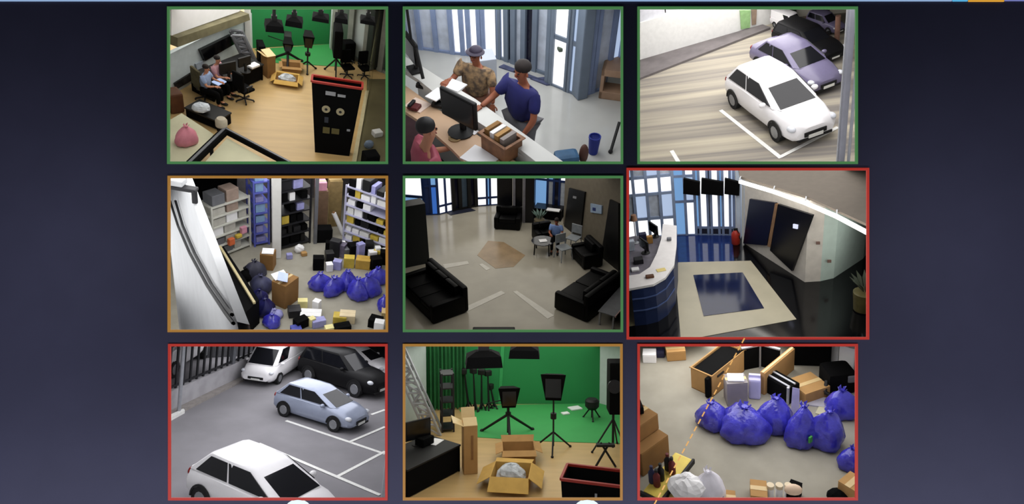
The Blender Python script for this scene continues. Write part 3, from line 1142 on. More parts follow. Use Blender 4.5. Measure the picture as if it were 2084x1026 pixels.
def person(rm, label, p, rz, J, shirt, trousers, skin=None, hair=None, scale=1.0, sleeves=0.55, cap=None, legs=True):
    """Figure facing local +x. J: joint positions (metres) that differ from the relaxed standing pose."""
    skin = skin or M_SKIN
    hair = hair or M_HAIR
    t = rm.thing('person', label, 'person', p, rz, None, scale)
    B = dict(pelvis=((0, 0, 0.95), 0.15), waist=((0, 0, 1.10), 0.15), chest=((0.0, 0, 1.32), 0.17), neckb=((-0.01, 0, 1.47), 0.07), neck=((0.01, 0, 1.53), 0.052),
             jaw=((0.035, 0, 1.60), 0.066), skull=((0.02, 0, 1.68), 0.086), crown=((0.01, 0, 1.74), 0.06))
    for s, k in ((1, 'l'), (-1, 'r')):
        B[k + 'sh'] = ((0, s * 0.20, 1.42), 0.066)
        B[k + 'el'] = ((-0.03, s * 0.25, 1.13), 0.043)
        B[k + 'wr'] = ((0.08, s * 0.26, 0.90), 0.028)
        B[k + 'hip'] = ((0, s * 0.10, 0.90), 0.095)
        B[k + 'kn'] = ((0.03, s * 0.11, 0.50), 0.062)
        B[k + 'an'] = ((0.0, s * 0.12, 0.09), 0.042)
        B[k + 'toe'] = ((0.16, s * 0.13, 0.045), 0.036)
    for k, v in J.items():
        if k in B:
            B[k] = (v, B[k][1])
    E = [('pelvis', 'waist'), ('waist', 'chest'), ('chest', 'neckb'), ('neckb', 'neck'), ('neck', 'jaw'), ('jaw', 'skull'), ('skull', 'crown')]
    for k in 'lr':
        E += [('chest', k + 'sh'), (k + 'sh', k + 'el'), (k + 'el', k + 'wr')]
        if legs:
            E += [('pelvis', k + 'hip'), (k + 'hip', k + 'kn'), (k + 'kn', k + 'an'), (k + 'an', k + 'toe')]
    U = dict(B)
    for k in ('pelvis', 'waist', 'chest', 'neckb', 'lsh', 'rsh', 'lhip', 'rhip'):
        U[k] = (B[k][0], B[k][1] * 0.74)
    skin_mesh('body', U, E, skin, t)
    C = dict(B)
    SE = [('pelvis', 'waist'), ('waist', 'chest'), ('chest', 'neckb')]
    for k in 'lr':
        a, b = Vector(B[k + 'sh'][0]), Vector(B[k + 'el'][0])
        if sleeves < 0.99:
            C[k + 'cuff'] = (tuple(a.lerp(b, sleeves / 0.55 * 0.75)), 0.055)
            SE += [('chest', k + 'sh'), (k + 'sh', k + 'cuff')]
        else:
            C[k + 'cuff'] = (tuple(b.lerp(Vector(B[k + 'wr'][0]), 0.9)), 0.036)
            SE += [('chest', k + 'sh'), (k + 'sh', k + 'el'), (k + 'el', k + 'cuff')]
    C['neckb'] = (tuple(Vector(B['chest'][0]).lerp(Vector(B['neckb'][0]), 0.75)), 0.085)
    C['pelvis'] = (B['pelvis'][0], 0.160)
    skin_mesh('shirt', C, SE, shirt, t, 0.016)
    if legs:
        D = dict(B)
        TE = []
        D['pelvis'] = (B['pelvis'][0], 0.135)
        for k in 'lr':
            D[k + 'an2'] = (tuple(Vector(B[k + 'kn'][0]).lerp(Vector(B[k + 'an'][0]), 0.92)), 0.05)
            TE += [('pelvis', k + 'hip'), (k + 'hip', k + 'kn'), (k + 'kn', k + 'an2')]
        skin_mesh('trousers', D, TE, trousers, t, 0.014)
        for k in 'lr':
            a, b = Vector(B[k + 'an'][0]), Vector(B[k + 'toe'][0])
            MB().ball((a.lerp(b, 0.5) + Vector((0, 0, -0.02))), (0.135, 0.055, 0.05), 10, 6, zmin=-0.8).build('shoe', M_BLK, t, True)
    for s, k in ((1, 'l'), (-1, 'r')):
        e, w = Vector(B[k + 'el'][0]), Vector(B[k + 'wr'][0])
        hand(t, w, J.get(k + 'dir', w - e), skin, s)
    sk, jw = Vector(B['skull'][0]), Vector(B['jaw'][0])
    f = (Vector((jw.x - sk.x, jw.y - sk.y, 0)) + Vector(J.get('face', (0.15, 0, 0)))).normalized()
    l = Vector((-f.y, f.x, 0))
    up = (sk - jw).normalized()
    hm = Matrix((f, l, Vector((0, 0, 1)))).transposed().to_4x4()
    hm.translation = sk
    h = MB()
    h.ball((-0.02, 0, 0.03), (0.100, 0.090, 0.086), 14, 8, hm, zmin=-0.55)
    h.build('hair' if not cap else 'hat', cap or hair, t, True)
    if cap:
        MB().lathe([(0.088, 0.0), (0.125, -0.012), (0.125, -0.004), (0.088, 0.012)], 18).build('hat_brim', cap, t, True).matrix_local = hm @ Matrix.Translation((0, 0, 0.035))
    nose = MB().ball(sk + f * 0.086 - Vector((0, 0, 0.045)), (0.017, 0.014, 0.022), 8, 6)
    nose.build('nose', skin, t, True)
    for s in (-1, 1):
        MB().ball(sk + f * 0.078 + l * s * 0.034 - Vector((0, 0, 0.018)), 0.010, 8, 6).build('eye', M_BLK, t, True)
        MB().ball(sk + l * s * 0.086 - Vector((0, 0, 0.04)), (0.014, 0.012, 0.028), 8, 6).build('ear', skin, t, True)
    MB().box((0, 0, 0), (0.012, 0.05, 0.010), m=hm @ Matrix.Translation((0.076, 0, -0.08))).build('mouth', mat('lips', (150, 80, 70), var=0.05), t)
    return t
# ================================================================ room 3: street parking, top right
r3 = room(3, 27.0, 12.0, roll=-2, far=62)
r3.build_shell(M_SHELL_L)
r3.ceiling_lamps(3.6, (1.0, 0.98, 0.97), name='daylight_lamp')
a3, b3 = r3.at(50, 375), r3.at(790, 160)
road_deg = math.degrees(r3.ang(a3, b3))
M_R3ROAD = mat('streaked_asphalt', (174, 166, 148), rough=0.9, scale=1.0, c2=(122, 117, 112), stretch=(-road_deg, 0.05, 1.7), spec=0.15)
M_R3PAVE = mat('dark_pavement', (112, 106, 106), rough=0.9, var=0.12, scale=1.5)
M_LINE = mat('road_paint', (232, 232, 228), rough=0.8, var=0.06, scale=12)
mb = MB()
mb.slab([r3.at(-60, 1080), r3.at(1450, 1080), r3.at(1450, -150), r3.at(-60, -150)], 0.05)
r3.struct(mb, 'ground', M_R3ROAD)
W_PAINT = mat('white_car_paint', (236, 234, 236), rough=0.25, var=0.01, spec=0.5)
V_PAINT = mat('violet_grey_paint', (104, 98, 126), rough=0.25, var=0.02, spec=0.5)
K_PAINT = mat('dark_car_paint', (14, 14, 16), rough=0.45, var=0.02, spec=0.15)
G_PAINT = mat('grey_car_paint', (96, 96, 108), rough=0.2, var=0.02, spec=0.5)
S_PAINT = mat('silver_car_paint', (150, 158, 178), rough=0.25, var=0.02, metal=0.2, spec=0.5)
d3 = (b3 - a3).normalized()
h3 = r3.top(a3, 150)
wall_slab(r3, 'wall_street', a3 - d3 * 4, b3 + d3 * 0.5, h3, M_WHITE, 0.3)
# fence panels standing on the wall
M_FEN3 = mat('pale_fence', (205, 206, 212), rough=0.7, var=0.05)
for k in range(14):
    q = a3 - d3 * 3.5 + d3 * k * 2.0
    if (q - a3).dot(d3) > (b3 - a3).length - 1.0:
        break
    n = Vector((-d3.y, d3.x, 0))
    r3.one(MB().box((0, 0, 1.0), (1.94, 0.06, 2.0)), 'fence_panel', M_FEN3, f'pale grey fence panel on the white street wall, {ORD[k]} from left end', 'fence', q + n * 0.15 + Vector((0, 0, h3)), r3.ang(a3, b3), 'fence panels on the street wall')
wall_panel(r3, a3, b3, [(655, 60), (720, 60), (715, 165), (662, 175)], mat('gate_green', (150, 190, 130), var=0.1), 'gate', 'pale green gate in the far white street wall', 'gate', 0.06)
wall_panel(r3, a3, b3, [(725, 50), (757, 50), (752, 145), (728, 150)], mat('gate_brown', (150, 130, 112), var=0.1), 'gate', 'narrow brown gate beside the pale green one in the street wall', 'gate', 0.06)
pv = [r3.at(-40, 398), r3.at(795, 160), r3.at(842, 178), r3.at(-40, 520)]
mb = MB()
mb.prism([(p.x, p.y) for p in pv], 0, 0.10)
r3.struct(mb, 'floor_pavement', M_R3PAVE)
paint_stripe(r3, (540, 668), (905, 957), 0.14, M_LINE, 'bay_line', 'white bay line along the side of the white hatchback, top right view')
paint_stripe(r3, (905, 950), (1250, 772), 0.14, M_LINE, 'bay_line', 'white bay line crossing in front of the white hatchback, top right view')
paint_stripe(r3, (243, 912), (296, 1000), 0.14, M_LINE, 'bay_line', 'short white bay line at the lower left corner of the top right view')
paint_stripe(r3, (1085, 420), (1250, 470), 0.16, M_LINE, 'bay_line', 'white bay line beside the dark estate, top right view')
c1, sc = car_by_wheels(r3, 'hatch', W_PAINT, 'hatchback_car', 'white hatchback nearest in the street parking row, top right view', (618, 655), (872, 854), 1, 0.88)
c2, sc2 = car_by_wheels(r3, 'sedan', V_PAINT, 'saloon_car', 'violet grey saloon parked behind the white hatchback, top right view', (770, 432), (992, 560), 1, 0.9)
c3, sc3 = car_by_wheels(r3, 'suv', K_PAINT, 'estate_car', 'dark estate car in the middle of the street row, top right view', (892, 292), (1080, 380), 1, 0.85, tall=0.8)
c4, sc4 = car_by_wheels(r3, 'van', W_PAINT, 'delivery_van', 'white van behind the dark estate, top right view', (866, 166), (955, 200), 1, 0.75)
c5, sc5 = car_by_wheels(r3, 'suv', V_PAINT, 'estate_car', 'violet estate car furthest along the street row, top right view', (1080, 172), (1190, 212), 1, 0.8)
fa, fb = r3.at(795, 120), r3.at(1500, 60)
wall_slab(r3, 'wall_street_end', fa, fb, 9, mat('cream_render', (228, 224, 210), var=0.04), 0.3)
wall_panel(r3, fa, fb, [(850, 40), (1000, 40), (1000, 74), (855, 80)], mat('hedge_green', (44, 84, 46), var=0.3, scale=14), 'hedge', 'dark green hedge above the far end of the street, top right view', 'hedge', 0.4)
wall_panel(r3, fa, fb, [(797, 85), (820, 85), (820, 125), (799, 125)], mat('red_sign', (222, 120, 100), var=0.05), 'sign', 'small red sign at the far end of the white street wall', 'sign', 0.05)
t = r3.thing('banner', 'upright violet banner at the far end of the street, top right view', 'banner', r3.at(1150, 128))
hb = r3.top(r3.at(1150, 128), 48)
wb3 = wm(r3, 1150, 128, 76)
MB().box((0, 0, hb * 0.62), (wb3, 0.06, hb * 0.72)).build('cloth', mat('violet_cloth', (112, 92, 176), var=0.1), t)
for sx in (-1, 1):
    MB().cyl((sx * wb3 / 2, 0, 0), (sx * wb3 / 2, 0, hb), 0.05).build('pole', M_GREY, t)
p = r3.at(1243, 255)
r3.one(MB().cyl((0, 0, 0), (0, 0, r3.top(p, 95)), 0.10), 'bollard_post', mat('brown_post', (150, 112, 96), var=0.1), 'thin brown post beside the violet estate car', 'post', p)
p = r3.at(1262, 1060)
t = r3.thing('lamp_column', 'tall grey column standing at the right edge of the top right view', 'column', p, 0.1)
hc = 16.0
wc = wm(r3, 1262, 1060, 44)
MB().rbox((0, 0, hc / 2), (wc * 0.9, wc * 0.9, hc), 0.05).build('shaft', mat('column_grey', (150, 152, 164), var=0.06, scale=2), t)
MB().cyl((wc * 1.05, 0, 0), (wc * 1.05, 0, hc), wc * 0.22, None, 10).build('drain_pipe', mat('pipe_grey', (172, 176, 184), var=0.05), t)
MB().cyl((-wc * 0.62, -wc * 0.2, 0), (-wc * 0.62, -wc * 0.2, hc), wc * 0.12, None, 8).build('cable_duct', M_STEEL, t)
# ================================================================ room 7: car park, bottom left
r7 = room(7, 22.0, 9.7, roll=5, far=62)
r7.build_shell(M_SHELL_L)
r7.ceiling_lamps(2.45, (0.97, 0.97, 1.0), name='daylight_lamp')
M_R7ROAD = mat('grey_asphalt', (134, 132, 136), rough=0.9, var=0.07, scale=0.6, spec=0.15)
mb = MB()
mb.slab([r7.at(-60, 1080), r7.at(1500, 1080), r7.at(1500, -250), r7.at(-60, -250)], 0.05)
r7.struct(mb, 'ground', M_R7ROAD)
a7, b7 = r7.at(60, 455), r7.at(575, 205)
d7 = (b7 - a7).normalized()
n7 = Vector((-d7.y, d7.x, 0))
hw = r7.top(a7, 320)
M_CONC = mat('pale_concrete', (170, 168, 172), rough=0.9, var=0.08, scale=2)
wall_slab(r7, 'wall_boundary', a7 - d7 * 4, b7 + d7 * 9, hw, M_CONC, 0.25)
kb = [r7.at(-40, 545), r7.at(565, 232), r7.at(560, 214), r7.at(-40, 500)]
mb = MB()
mb.prism([(p.x, p.y) for p in kb], 0, 0.10)
r7.struct(mb, 'trim_kerb', mat('kerb_stone', (150, 144, 140), var=0.1))
wk = [r7.at(50, 512), r7.at(140, 462), r7.at(130, 452), r7.at(50, 490)]
mb = MB()
mb.prism([(p.x, p.y) for p in wk], 0, 0.13)
r7.one(mb, 'kerb_stone', M_LINE, 'white painted kerb stone at the left edge of the car park', 'kerb')
# railing on the wall: posts and bars are its parts
t = r7.thing('railing', 'dark upright railing on the concrete wall of the car park', 'fence', a7 + Vector((0, 0, hw)), r7.ang(a7, b7))
L = (b7 - a7).length + 8
for k in range(int(L / 0.42)):
    MB().box((k * 0.42 - 1, 0.1, 1.1), (0.09, 0.06, 2.2)).build('bar', M_DKMET, t)
for z in (0.12, 2.1):
    MB().box((L / 2 - 1, 0.1, z), (L, 0.05, 0.08)).build('rail', M_DKMET, t)
for k in range(4):
    MB().box((k * 4.6 - 0.6, 0.1, 1.25), (0.22, 0.16, 2.5)).build('post', M_GREY, t)
# vans beyond the railing
for (X, Y, sc_, lab, pm) in ((345, 215, 1.15, 'white van behind the railing, nearer the middle, bottom left view', W_PAINT), (60, 350, 1.0, 'white van behind the railing at the left edge, bottom left view', W_PAINT)):
    q = r7.at(X, Y) + n7 * 2.6 - (d7 * 2.6 if X < 100 else d7 * 0.0)
    make_car(r7, 'van', pm, 'parked_van', lab, q, r7.ang(b7, a7) + 0.2, sc_)
# the bank of dark trees behind
fa, fb = r7.at(-300, 150), r7.at(1700, 40)
wall_slab(r7, 'wall_car_park_end', fa, fb, 9, mat('dark_far_wall', (88, 88, 92), var=0.25, scale=1.2), 0.3)
p = r7.at(103, 465)
r7.one(MB().cyl((0, 0, 0), (0, 0, 4.5), 0.07, 0.06), 'lamp_post', M_STEEL, 'thin pale lamp post at the left edge of the car park', 'post', p)
road7 = r7.ang(b7, a7)
qv = r7.at(700, 222)
make_car(r7, 'van', W_PAINT, 'minibus', 'white minibus facing the viewer at the head of the car park', qv, road7 + 0.06, wm(r7, 680, 245, 165) / 1.45)
car_by_wheels(r7, 'suv', K_PAINT, 'off_road_car', 'black off road car behind the silver hatchback, bottom left view', (905, 270), (1190, 362), 1, 0.85)
car_by_wheels(r7, 'sedan', W_PAINT, 'saloon_car', 'white saloon behind the black car, bottom left view', (1050, 175), (1280, 240), 1, 0.85)
car_by_wheels(r7, 'hatch', S_PAINT, 'hatchback_car', 'silver blue hatchback in the middle of the car park, bottom left view', (752, 482), (1060, 577), 1, 0.9)
car_by_wheels(r7, 'hatch', W_PAINT, 'hatchback_car', 'white car cut off by the lower edge of the bottom left view', (235, 1070), (715, 1300), 1, 0.9)
for q, lab in ((((600, 652), (1352, 972)), 'long white bay line below the silver hatchback'), (((770, 508), (1385, 715)), 'white bay line along the side of the silver hatchback'), 
        (((1085, 858), (1385, 700)), 'white bay line joining the two long lines of the empty bay'), (((1165, 642), (1385, 548)), 'white bay line in front of the silver hatchback'), (((1300, 470), (1385, 440)), 'short white bay line beside the black off road car')):
    paint_stripe(r7, *q, 0.13, M_LINE, 'bay_line', lab)
p = r7.at(1368, 1040)
r7.one(MB().rbox((0, 0, 1.2), (0.13, 0.13, 2.4), 0.02), 'marker_post', M_STEEL, 'pale steel post at the lower right corner of the car park view', 'post', p)
# ================================================================ room 8: film studio, bottom middle
r8 = room(8, 20.0, 5.6, far=40)
r8.build_shell(M_SHELL_L)
r8.ceiling_lamps(1.55, (1.0, 0.98, 0.92))
M_WOOD = mat('pale_wood_floor', (196, 164, 112), rough=0.35, var=0.06, scale=1.2, stretch=(0, 0.6, 5), spec=0.4)
M_GREENW = mat('green_screen_wall', (40, 134, 74), rough=0.8, var=0.06, scale=0.6)
M_GREENF = mat('green_screen_floor', (62, 158, 84), rough=0.7, var=0.05, scale=1.0)
M_REDRIM = mat('red_rim', (150, 40, 30), rough=0.5, var=0.06)
M_GREYW = mat('pale_grey_wall', (188, 198, 196), rough=0.8, var=0.03)


def ground(rm, m, pts=((-80, 1100), (1530, 1100), (1530, -350), (-80, -350))):
    mb = MB()
    mb.slab([rm.at(*q) for q in pts], 0.05)
    return rm.struct(mb, 'floor', m)


ground(r8, M_WOOD)
floor_patch(r8, 'floor_green_sweep', [(380, 440), (640, 412), (1250, 402), (1450, 430), (1450, 655), (870, 636), (490, 612)], 0.012, M_GREENF)
ga, gb = r8.at(-150, 412), r8.at(1252, 402)
wall_slab(r8, 'wall_green', ga, gb, 8, M_GREENW, 0.1)
wall_slab(r8, 'wall_pale', gb, r8.at(1500, 470), 8, M_GREYW, 0.1)
# left pale wall standing forward of the green one
la, lb = r8.at(-60, 640), r8.at(178, 452)
wall_slab(r8, 'wall_pale_left', la, lb, 8, M_GREYW, 0.1)
# green curtain with folds
ca, cb = r8.at(195, 428), r8.at(435, 416)
cw = (cb - ca).length
mb = MB()
n = 48
lo, hi = [], []
for i in range(n + 1):
    x = cw * i / n
    y = 0.07 * math.sin(i * 1.35)
    lo.append((x, y, 0.03))
    hi.append((x, y * 0.7, 6.6))
mb.add(lo + hi, [(i, i + 1, n + 2 + i, n + 1 + i) for i in range(n)])
r8.one(mb, 'curtain', mat('green_curtain', (44, 118, 66), rough=0.9, var=0.1, scale=2), 'dark green curtain hanging in folds left of the green screen, bottom middle view', 'curtain', ca + Vector((0, -0.25, 0)), r8.ang(ca, cb), smooth=True)
# seam strip
wall_panel(r8, ga, gb, [(640, 45), (662, 45), (640, 408), (622, 409)], mat('green_seam', (58, 160, 92), var=0.04), 'trim_seam', None, None, 0.01)


def lattice(rm, name, label, p, rz, w, h, lean, m, n=7, r=0.022):
    """Lattice mast of two or four chords with cross bars and diagonals, leaning sideways."""
    t = rm.thing(name, label, 'mast', p, rz)
    for sx in (-1, 1):
        for sy in (-1, 1):
            MB().cyl((sx * w / 2, sy * w / 2, 0), (sx * w / 2 + lean, sy * w / 2, h), r, None, 6).build('chord', m, t)
    for k in range(n):
        z0, z1 = h * k / n, h * (k + 1) / n
        x0, x1 = lean * k / n, lean * (k + 1) / n
        for sy in (-1, 1):
            MB().cyl((-w / 2 + x1, sy * w / 2, z1), (w / 2 + x1, sy * w / 2, z1), r * 0.8, None, 6).build('cross_bar', m, t)
            MB().cyl(((-w / 2 if k % 2 else w / 2) + x0, sy * w / 2, z0), ((w / 2 if k % 2 else -w / 2) + x1, sy * w / 2, z1), r * 0.7, None, 6).build('diagonal', m, t)
    return t


p = r8.at(228, 585)
lattice(r8, 'lattice_mast', 'pale leaning lattice mast behind the desk, bottom middle view', p, 0, wm(r8, 228, 585, 85), r8.top(p, 60), -0.95, M_STEEL, 8, 0.035)
t = rack(r8, 'equipment_rack', 'black equipment rack beside the lattice mast, bottom middle view', r8.at(306, 560), 0.2, wm(r8, 306, 560, 80), 0.5, r8.top(r8.at(306, 560), 200), 5, M_DKMET)
shelf_goods(r8, r8.at(306, 560), 0.2, wm(r8, 306, 560, 80), 0.5, r8.top(r8.at(306, 560), 200), 5, [(M_BLK, 'black'), (M_DKMET, 'dark grey'), (M_BLACK, 'deep black')], 'equipment case', 'studio rack, bottom middle view', 'equipment_case', 'case', 'cases on the studio rack', 0.9, 3, wr=(0.2, 0.4))
# hanging softboxes
hung_softbox(r8, 'hanging_softbox', 'large black softbox hanging before the green curtain, bottom middle view', r8.at(532, 118, 3.4), (wm(r8, 532, 118, 225, 3.4), 0.35, wm(r8, 532, 118, 95, 3.4)), rz=0.12)
hung_softbox(r8, 'hanging_softbox', 'black softbox hanging at the top middle of the bottom middle view', r8.at(785, 75, 3.5), (wm(r8, 785, 75, 190, 3.5), 0.3, wm(r8, 785, 75, 70, 3.5)), rz=-0.05)
# thin stands in front of the curtain
for k, (X, Yb, Yt, lab) in enumerate(((440, 440, 200, 'leftmost'), (480, 450, 195, 'second'), (520, 445, 205, 'third'), (565, 440, 215, 'fourth'), (600, 432, 300, 'rightmost and shortest'))):
    p = r8.at(X, Yb)
    h = r8.top(p, Yt)
    t = r8.thing('light_stand', f'thin black light stand before the green curtain, {lab} of five', 'stand', p, k * 0.7, 'light stands before the curtain')
    MB().cyl((0, 0, 0.05), (0.06 * (k - 2), 0, h), 0.035, 0.02, 8).build('pole', M_BLK, t)
    tripod_legs(t, h * 0.2, 0.12, M_BLK)
    MB().rbox((0.06 * (k - 2), 0, h), (0.14, 0.2, 0.16), 0.03).build('head', M_BLK, t)
p = r8.at(685, 605)
softbox_stand(r8, 'studio_camera', 'studio camera with black hood on a tripod before the green screen, bottom middle view', p, 0.1, r8.top(p, 285), wm(r8, 690, 560, 130), r8.top(p, 285) * 0.40, 0.75, 'camera', True)
p = r8.at(965, 690)
softbox_stand(r8, 'softbox_lamp', 'black softbox lamp on a tall stand right of the camera, bottom middle view', p, -0.1, r8.top(p, 200), wm(r8, 960, 660, 150), r8.top(p, 200) * 0.34, 0.45)
# tall carton with open flaps
a, b = r8.at(398, 848), r8.at(484, 840)
w = (b - a).length
h = r8.top(a, 545)
t = r8.thing('tall_carton', 'tall narrow cardboard carton with pale top flap, bottom middle view', 'box', (a + b) / 2 + Vector((0, 0.2, 0)), r8.ang(a, b))
MB().rbox((0, 0, h / 2), (w, 0.38, h), 0.012).build('body', M_CARD, t)
MB().slab([(-w / 2, -0.19, h), (w / 2, -0.19, h), (w / 2, 0.0, h + 0.12), (-w / 2, 0.0, h + 0.12)], 0.012).build('flap', M_TAPE, t)
MB().slab([(-w / 2, -0.2, h), (-w / 2, 0.19, h), (-w * 1.25, 0.22, h + 0.12), (-w * 1.25, -0.2, h + 0.10)], 0.012).build('flap', M_TAPE, t)
MB().slab([(-w / 2, 0.19, h), (w / 2, 0.19, h), (w / 2, 0.3, h + 0.25), (-w / 2, 0.3, h + 0.25)], 0.012).build('flap', M_TAPE, t)
MB().box((w * 0.1, -0.193, h * 0.55), (0.05, 0.006, h * 0.5)).build('handle_slot', M_CARDIN, t)
# desk with equipment at the left
a, b = r8.at(60, 1000), r8.at(392, 822)
hd = r8.top(b, 655)
rz = r8.ang(a, b)
w = (b - a).length
t = r8.thing('work_desk', 'long black desk at the left of the bottom middle view', 'desk', (a + b) / 2 + Vector((-math.sin(rz), math.cos(rz), 0)) * 0.5, rz)
MB().rbox((0, 0, hd - 0.02), (w, 1.0, 0.04), 0.01).build('top', M_BLK, t)
MB().box((0, -0.46, hd / 2), (w - 0.06, 0.03, hd - 0.04)).build('front_panel', M_BLACK, t)
for sx in (-1, 1):
    MB().box((sx * (w / 2 - 0.03), 0, hd / 2 - 0.02), (0.04, 0.96, hd - 0.04)).build('side_panel', M_BLACK, t)
for X, Y, ww, hh, lab in ((232, 630, 0.34, 0.24, 'white sheet of paper on the black studio desk, nearer the carton'), (90, 575, 0.42, 0.3, 'white sheet of paper on the black studio desk, at the left edge')):
    p = r8.at(X, Y + 10, hd + 0.001)
    r8.one(MB().box((0, 0, 0.004), (ww, hh, 0.008)), 'paper_sheet', M_PAPER, lab, 'paper', p, rz + 0.2)
monitor(r8, 'black monitor on the studio desk at the left edge, bottom middle view', r8.at(125, 660, hd), rz - 0.3, 0.6, 0.42)
p = r8.at(165, 655, hd)
r8.one(MB().rbox((0, 0, 0.09), (0.34, 0.26, 0.18), 0.03), 'camera_case', M_BLACK, 'small black case on the studio desk beside the monitor', 'case', p, rz)
# two open cartons
open_carton(r8, 'open_carton', 'open cardboard carton standing behind the one full of packing foam, bottom middle view', r8.at(748, 745), 0.05, (wm(r8, 748, 745, 200), 0.55, 0.30), M_CARD, 0.3, None, (20, 20, -40, 30))
fw_ = wm(r8, 700, 905, 235)
open_carton(r8, 'open_carton', 'open cardboard carton with white packing foam on the studio floor, bottom middle view', r8.at(705, 900), -0.12, (fw_, 0.75, 0.30), mat('yellow_cardboard', (200, 160, 84), rough=0.85, var=0.05), 0.42, None, (35, 30, 10, 40))
mb = MB()
mb.ball((0, 0, 0.12), (fw_ * 0.40, 0.28, 0.24), 14, 8, zmin=-0.42, noise=0.2, seed=4)
r8.one(mb, 'packing_foam', mat('packing_foam', (205, 210, 216), rough=0.8, var=0.2, scale=8), 'crumpled white packing foam in the open carton, bottom middle view', 'packaging', r8.at(705, 900) + Vector((0, 0, 0.05)), -0.12)


def dump_bin(rm, name, label, TL, TR, depth, H, taper, strokes, seats=()):
    """Black open-topped display bin with a red rim; TL, TR room points of its near top edge."""
    rz = rm.ang(TL, TR)
    n = Vector((-math.sin(rz), math.cos(rz), 0))
    c = (Vector(TL) + Vector(TR)) / 2 + n * depth / 2
    w = (Vector(TR) - Vector(TL)).length
    t = rm.thing(name, label, 'display bin', (c.x, c.y, 0), rz)
    b = w * taper
    db = depth * taper
    off = 0.0
    q = [(-b / 2, -db / 2, 0.0), (b / 2, -db / 2, 0.0), (b / 2, db / 2, 0.0), (-b / 2, db / 2, 0.0)]
    u = [(-w / 2, -depth / 2, H), (w / 2, -depth / 2, H), (w / 2, depth / 2, H), (-w / 2, depth / 2, H)]
    for i, nm in enumerate(('front_panel', 'side_panel', 'back_panel', 'side_panel')):
        j = (i + 1) % 4
        MB().slab([q[i], q[j], u[j], u[i]], 0.02).build(nm, M_BLACK, t)
    MB().box((0, 0, 0.03), (b * 0.98, db * 0.98, 0.04)).build('base', M_BLACK, t)
    for i, nm in enumerate(('rim', 'rim', 'rim', 'rim')):
        j = (i + 1) % 4
        MB().bar(Vector(u[i]), Vector(u[j]), 0.045).build(nm, M_REDRIM, t)
    for kind, x, z, sw, sh, m in strokes:
        yy = -(db + (depth - db) * z / H) / 2 - 0.012
        if kind == 'disc':
            k = MB()
            k.cyl((x, yy - 0.012, z), (x, yy, z), sw, None, 18)
            d = k.build('disc', m, t)
            MB().cyl((x, yy - 0.02, z), (x, yy - 0.008, z), sw * 0.35, None, 12).build('disc_centre', M_DKMET, d)
        else:
            MB().box((x, yy - 0.004, z), (sw, 0.012, sh)).build('print', m, t)
    return t


M_PRT = mat('grey_print', (150, 152, 158), rough=0.7, var=0.05)
M_TAN = mat('tan_print', (168, 158, 128), rough=0.7, var=0.05)
M_GOLD = mat('olive_print', (96, 88, 50), rough=0.7, var=0.05)
TL, TR = r8.at(1012, 872, 1.0), r8.at(1440, 925, 1.0)
wt_ = (TR - TL).length
dump_bin(r8, 'display_bin', 'black display bin with orange red rim at the lower right corner, bottom middle view', TL, TR, 0.62, 1.0, 0.9,
         [('bar', wt_ * 0.02, 0.74, 0.04, 0.17, M_PRT), ('bar', wt_ * 0.115, 0.71, 0.10, 0.09, M_PRT), ('bar', wt_ * 0.25, 0.745, 0.14, 0.035, M_PRT), ('bar', wt_ * 0.22, 0.69, 0.035, 0.10, M_PRT)])
# things on the green floor
for X, Y, w, lab in ((1040, 466, 0.20, 'small white card on the green floor, nearer of two'), (1100, 434, 0.34, 'white card on the green floor near the wall, further of two')):
    r8.one(MB().box((0, 0, 0.02), (w, w * 0.8, 0.03)), 'white_card', M_PAPER, lab, 'card', r8.at(X, Y, 0.013), 0.4)
p = r8.at(1205, 498)
t = r8.thing('floor_lamp', 'small black round lamp on a short stand by the pale wall', 'studio lamp', p)
h = r8.top(p, 372)
MB().lathe([(0.12, h - 0.28), (0.19, h - 0.2), (0.19, h - 0.05), (0.14, h), (0.05, h)], 16).build('head', M_BLK, t, True)
MB().cyl((0, 0, 0.05), (0, 0, h - 0.2), 0.025).build('pole', M_BLK, t)
tripod_legs(t, 0.35, 0.25, M_BLK)
p = r8.at(1335, 700)
t = r8.thing('loudspeaker', 'tall black loudspeaker on a stand at the right edge, bottom middle view', 'loudspeaker', p)
h = r8.top(p, 135)
MB().rbox((0.05, 0, h * 0.72), (wm(r8, 1335, 700, 95), 0.45, h * 0.56), 0.03).build('cabinet', M_BLACK, t)
MB().cyl((0, 0, 0.1), (0, 0, h * 0.5), 0.03).build('pole', M_BLK, t)
tripod_legs(t, h * 0.35, 0.5, M_BLK, a0=1.2)
MB().cyl((-0.02, -0.26, h * 0.75), (-0.02, -0.22, h * 0.75), 0.16, None, 16).build('cone', M_DKMET, t)
t = r8.thing('folding_stand', 'low black folding stand behind the display bin, bottom middle view', 'stand', r8.at(1290, 800))
for sx in (-1, 1):
    MB().cyl((sx * 0.22, 0, 0.02), (-sx * 0.1, 0.1, r8.top(r8.at(1290, 800), 655)), 0.025).build('leg', M_BLK, t)
MB().box((0, 0.05, r8.top(r8.at(1290, 800), 665)), (0.4, 0.12, 0.05)).build('crossbar', M_BLK, t)
# ================================================================ room 1: film studio from above, top left
r1 = room(1, 30.0, 8.6, far=45)
r1.build_shell(M_SHELL_L)
r1.ceiling_lamps(2.8, (1.0, 0.98, 0.93))
ground(r1, M_WOOD)
floor_patch(r1, 'floor_green_sweep', [(560, 300), (1025, 268), (1095, 406), (655, 380)], 0.012, M_GREENF)
ga, gb = r1.at(548, 292), r1.at(1024, 266)
wall_slab(r1, 'wall_green', ga, gb, 9, M_GREENW, 0.1)
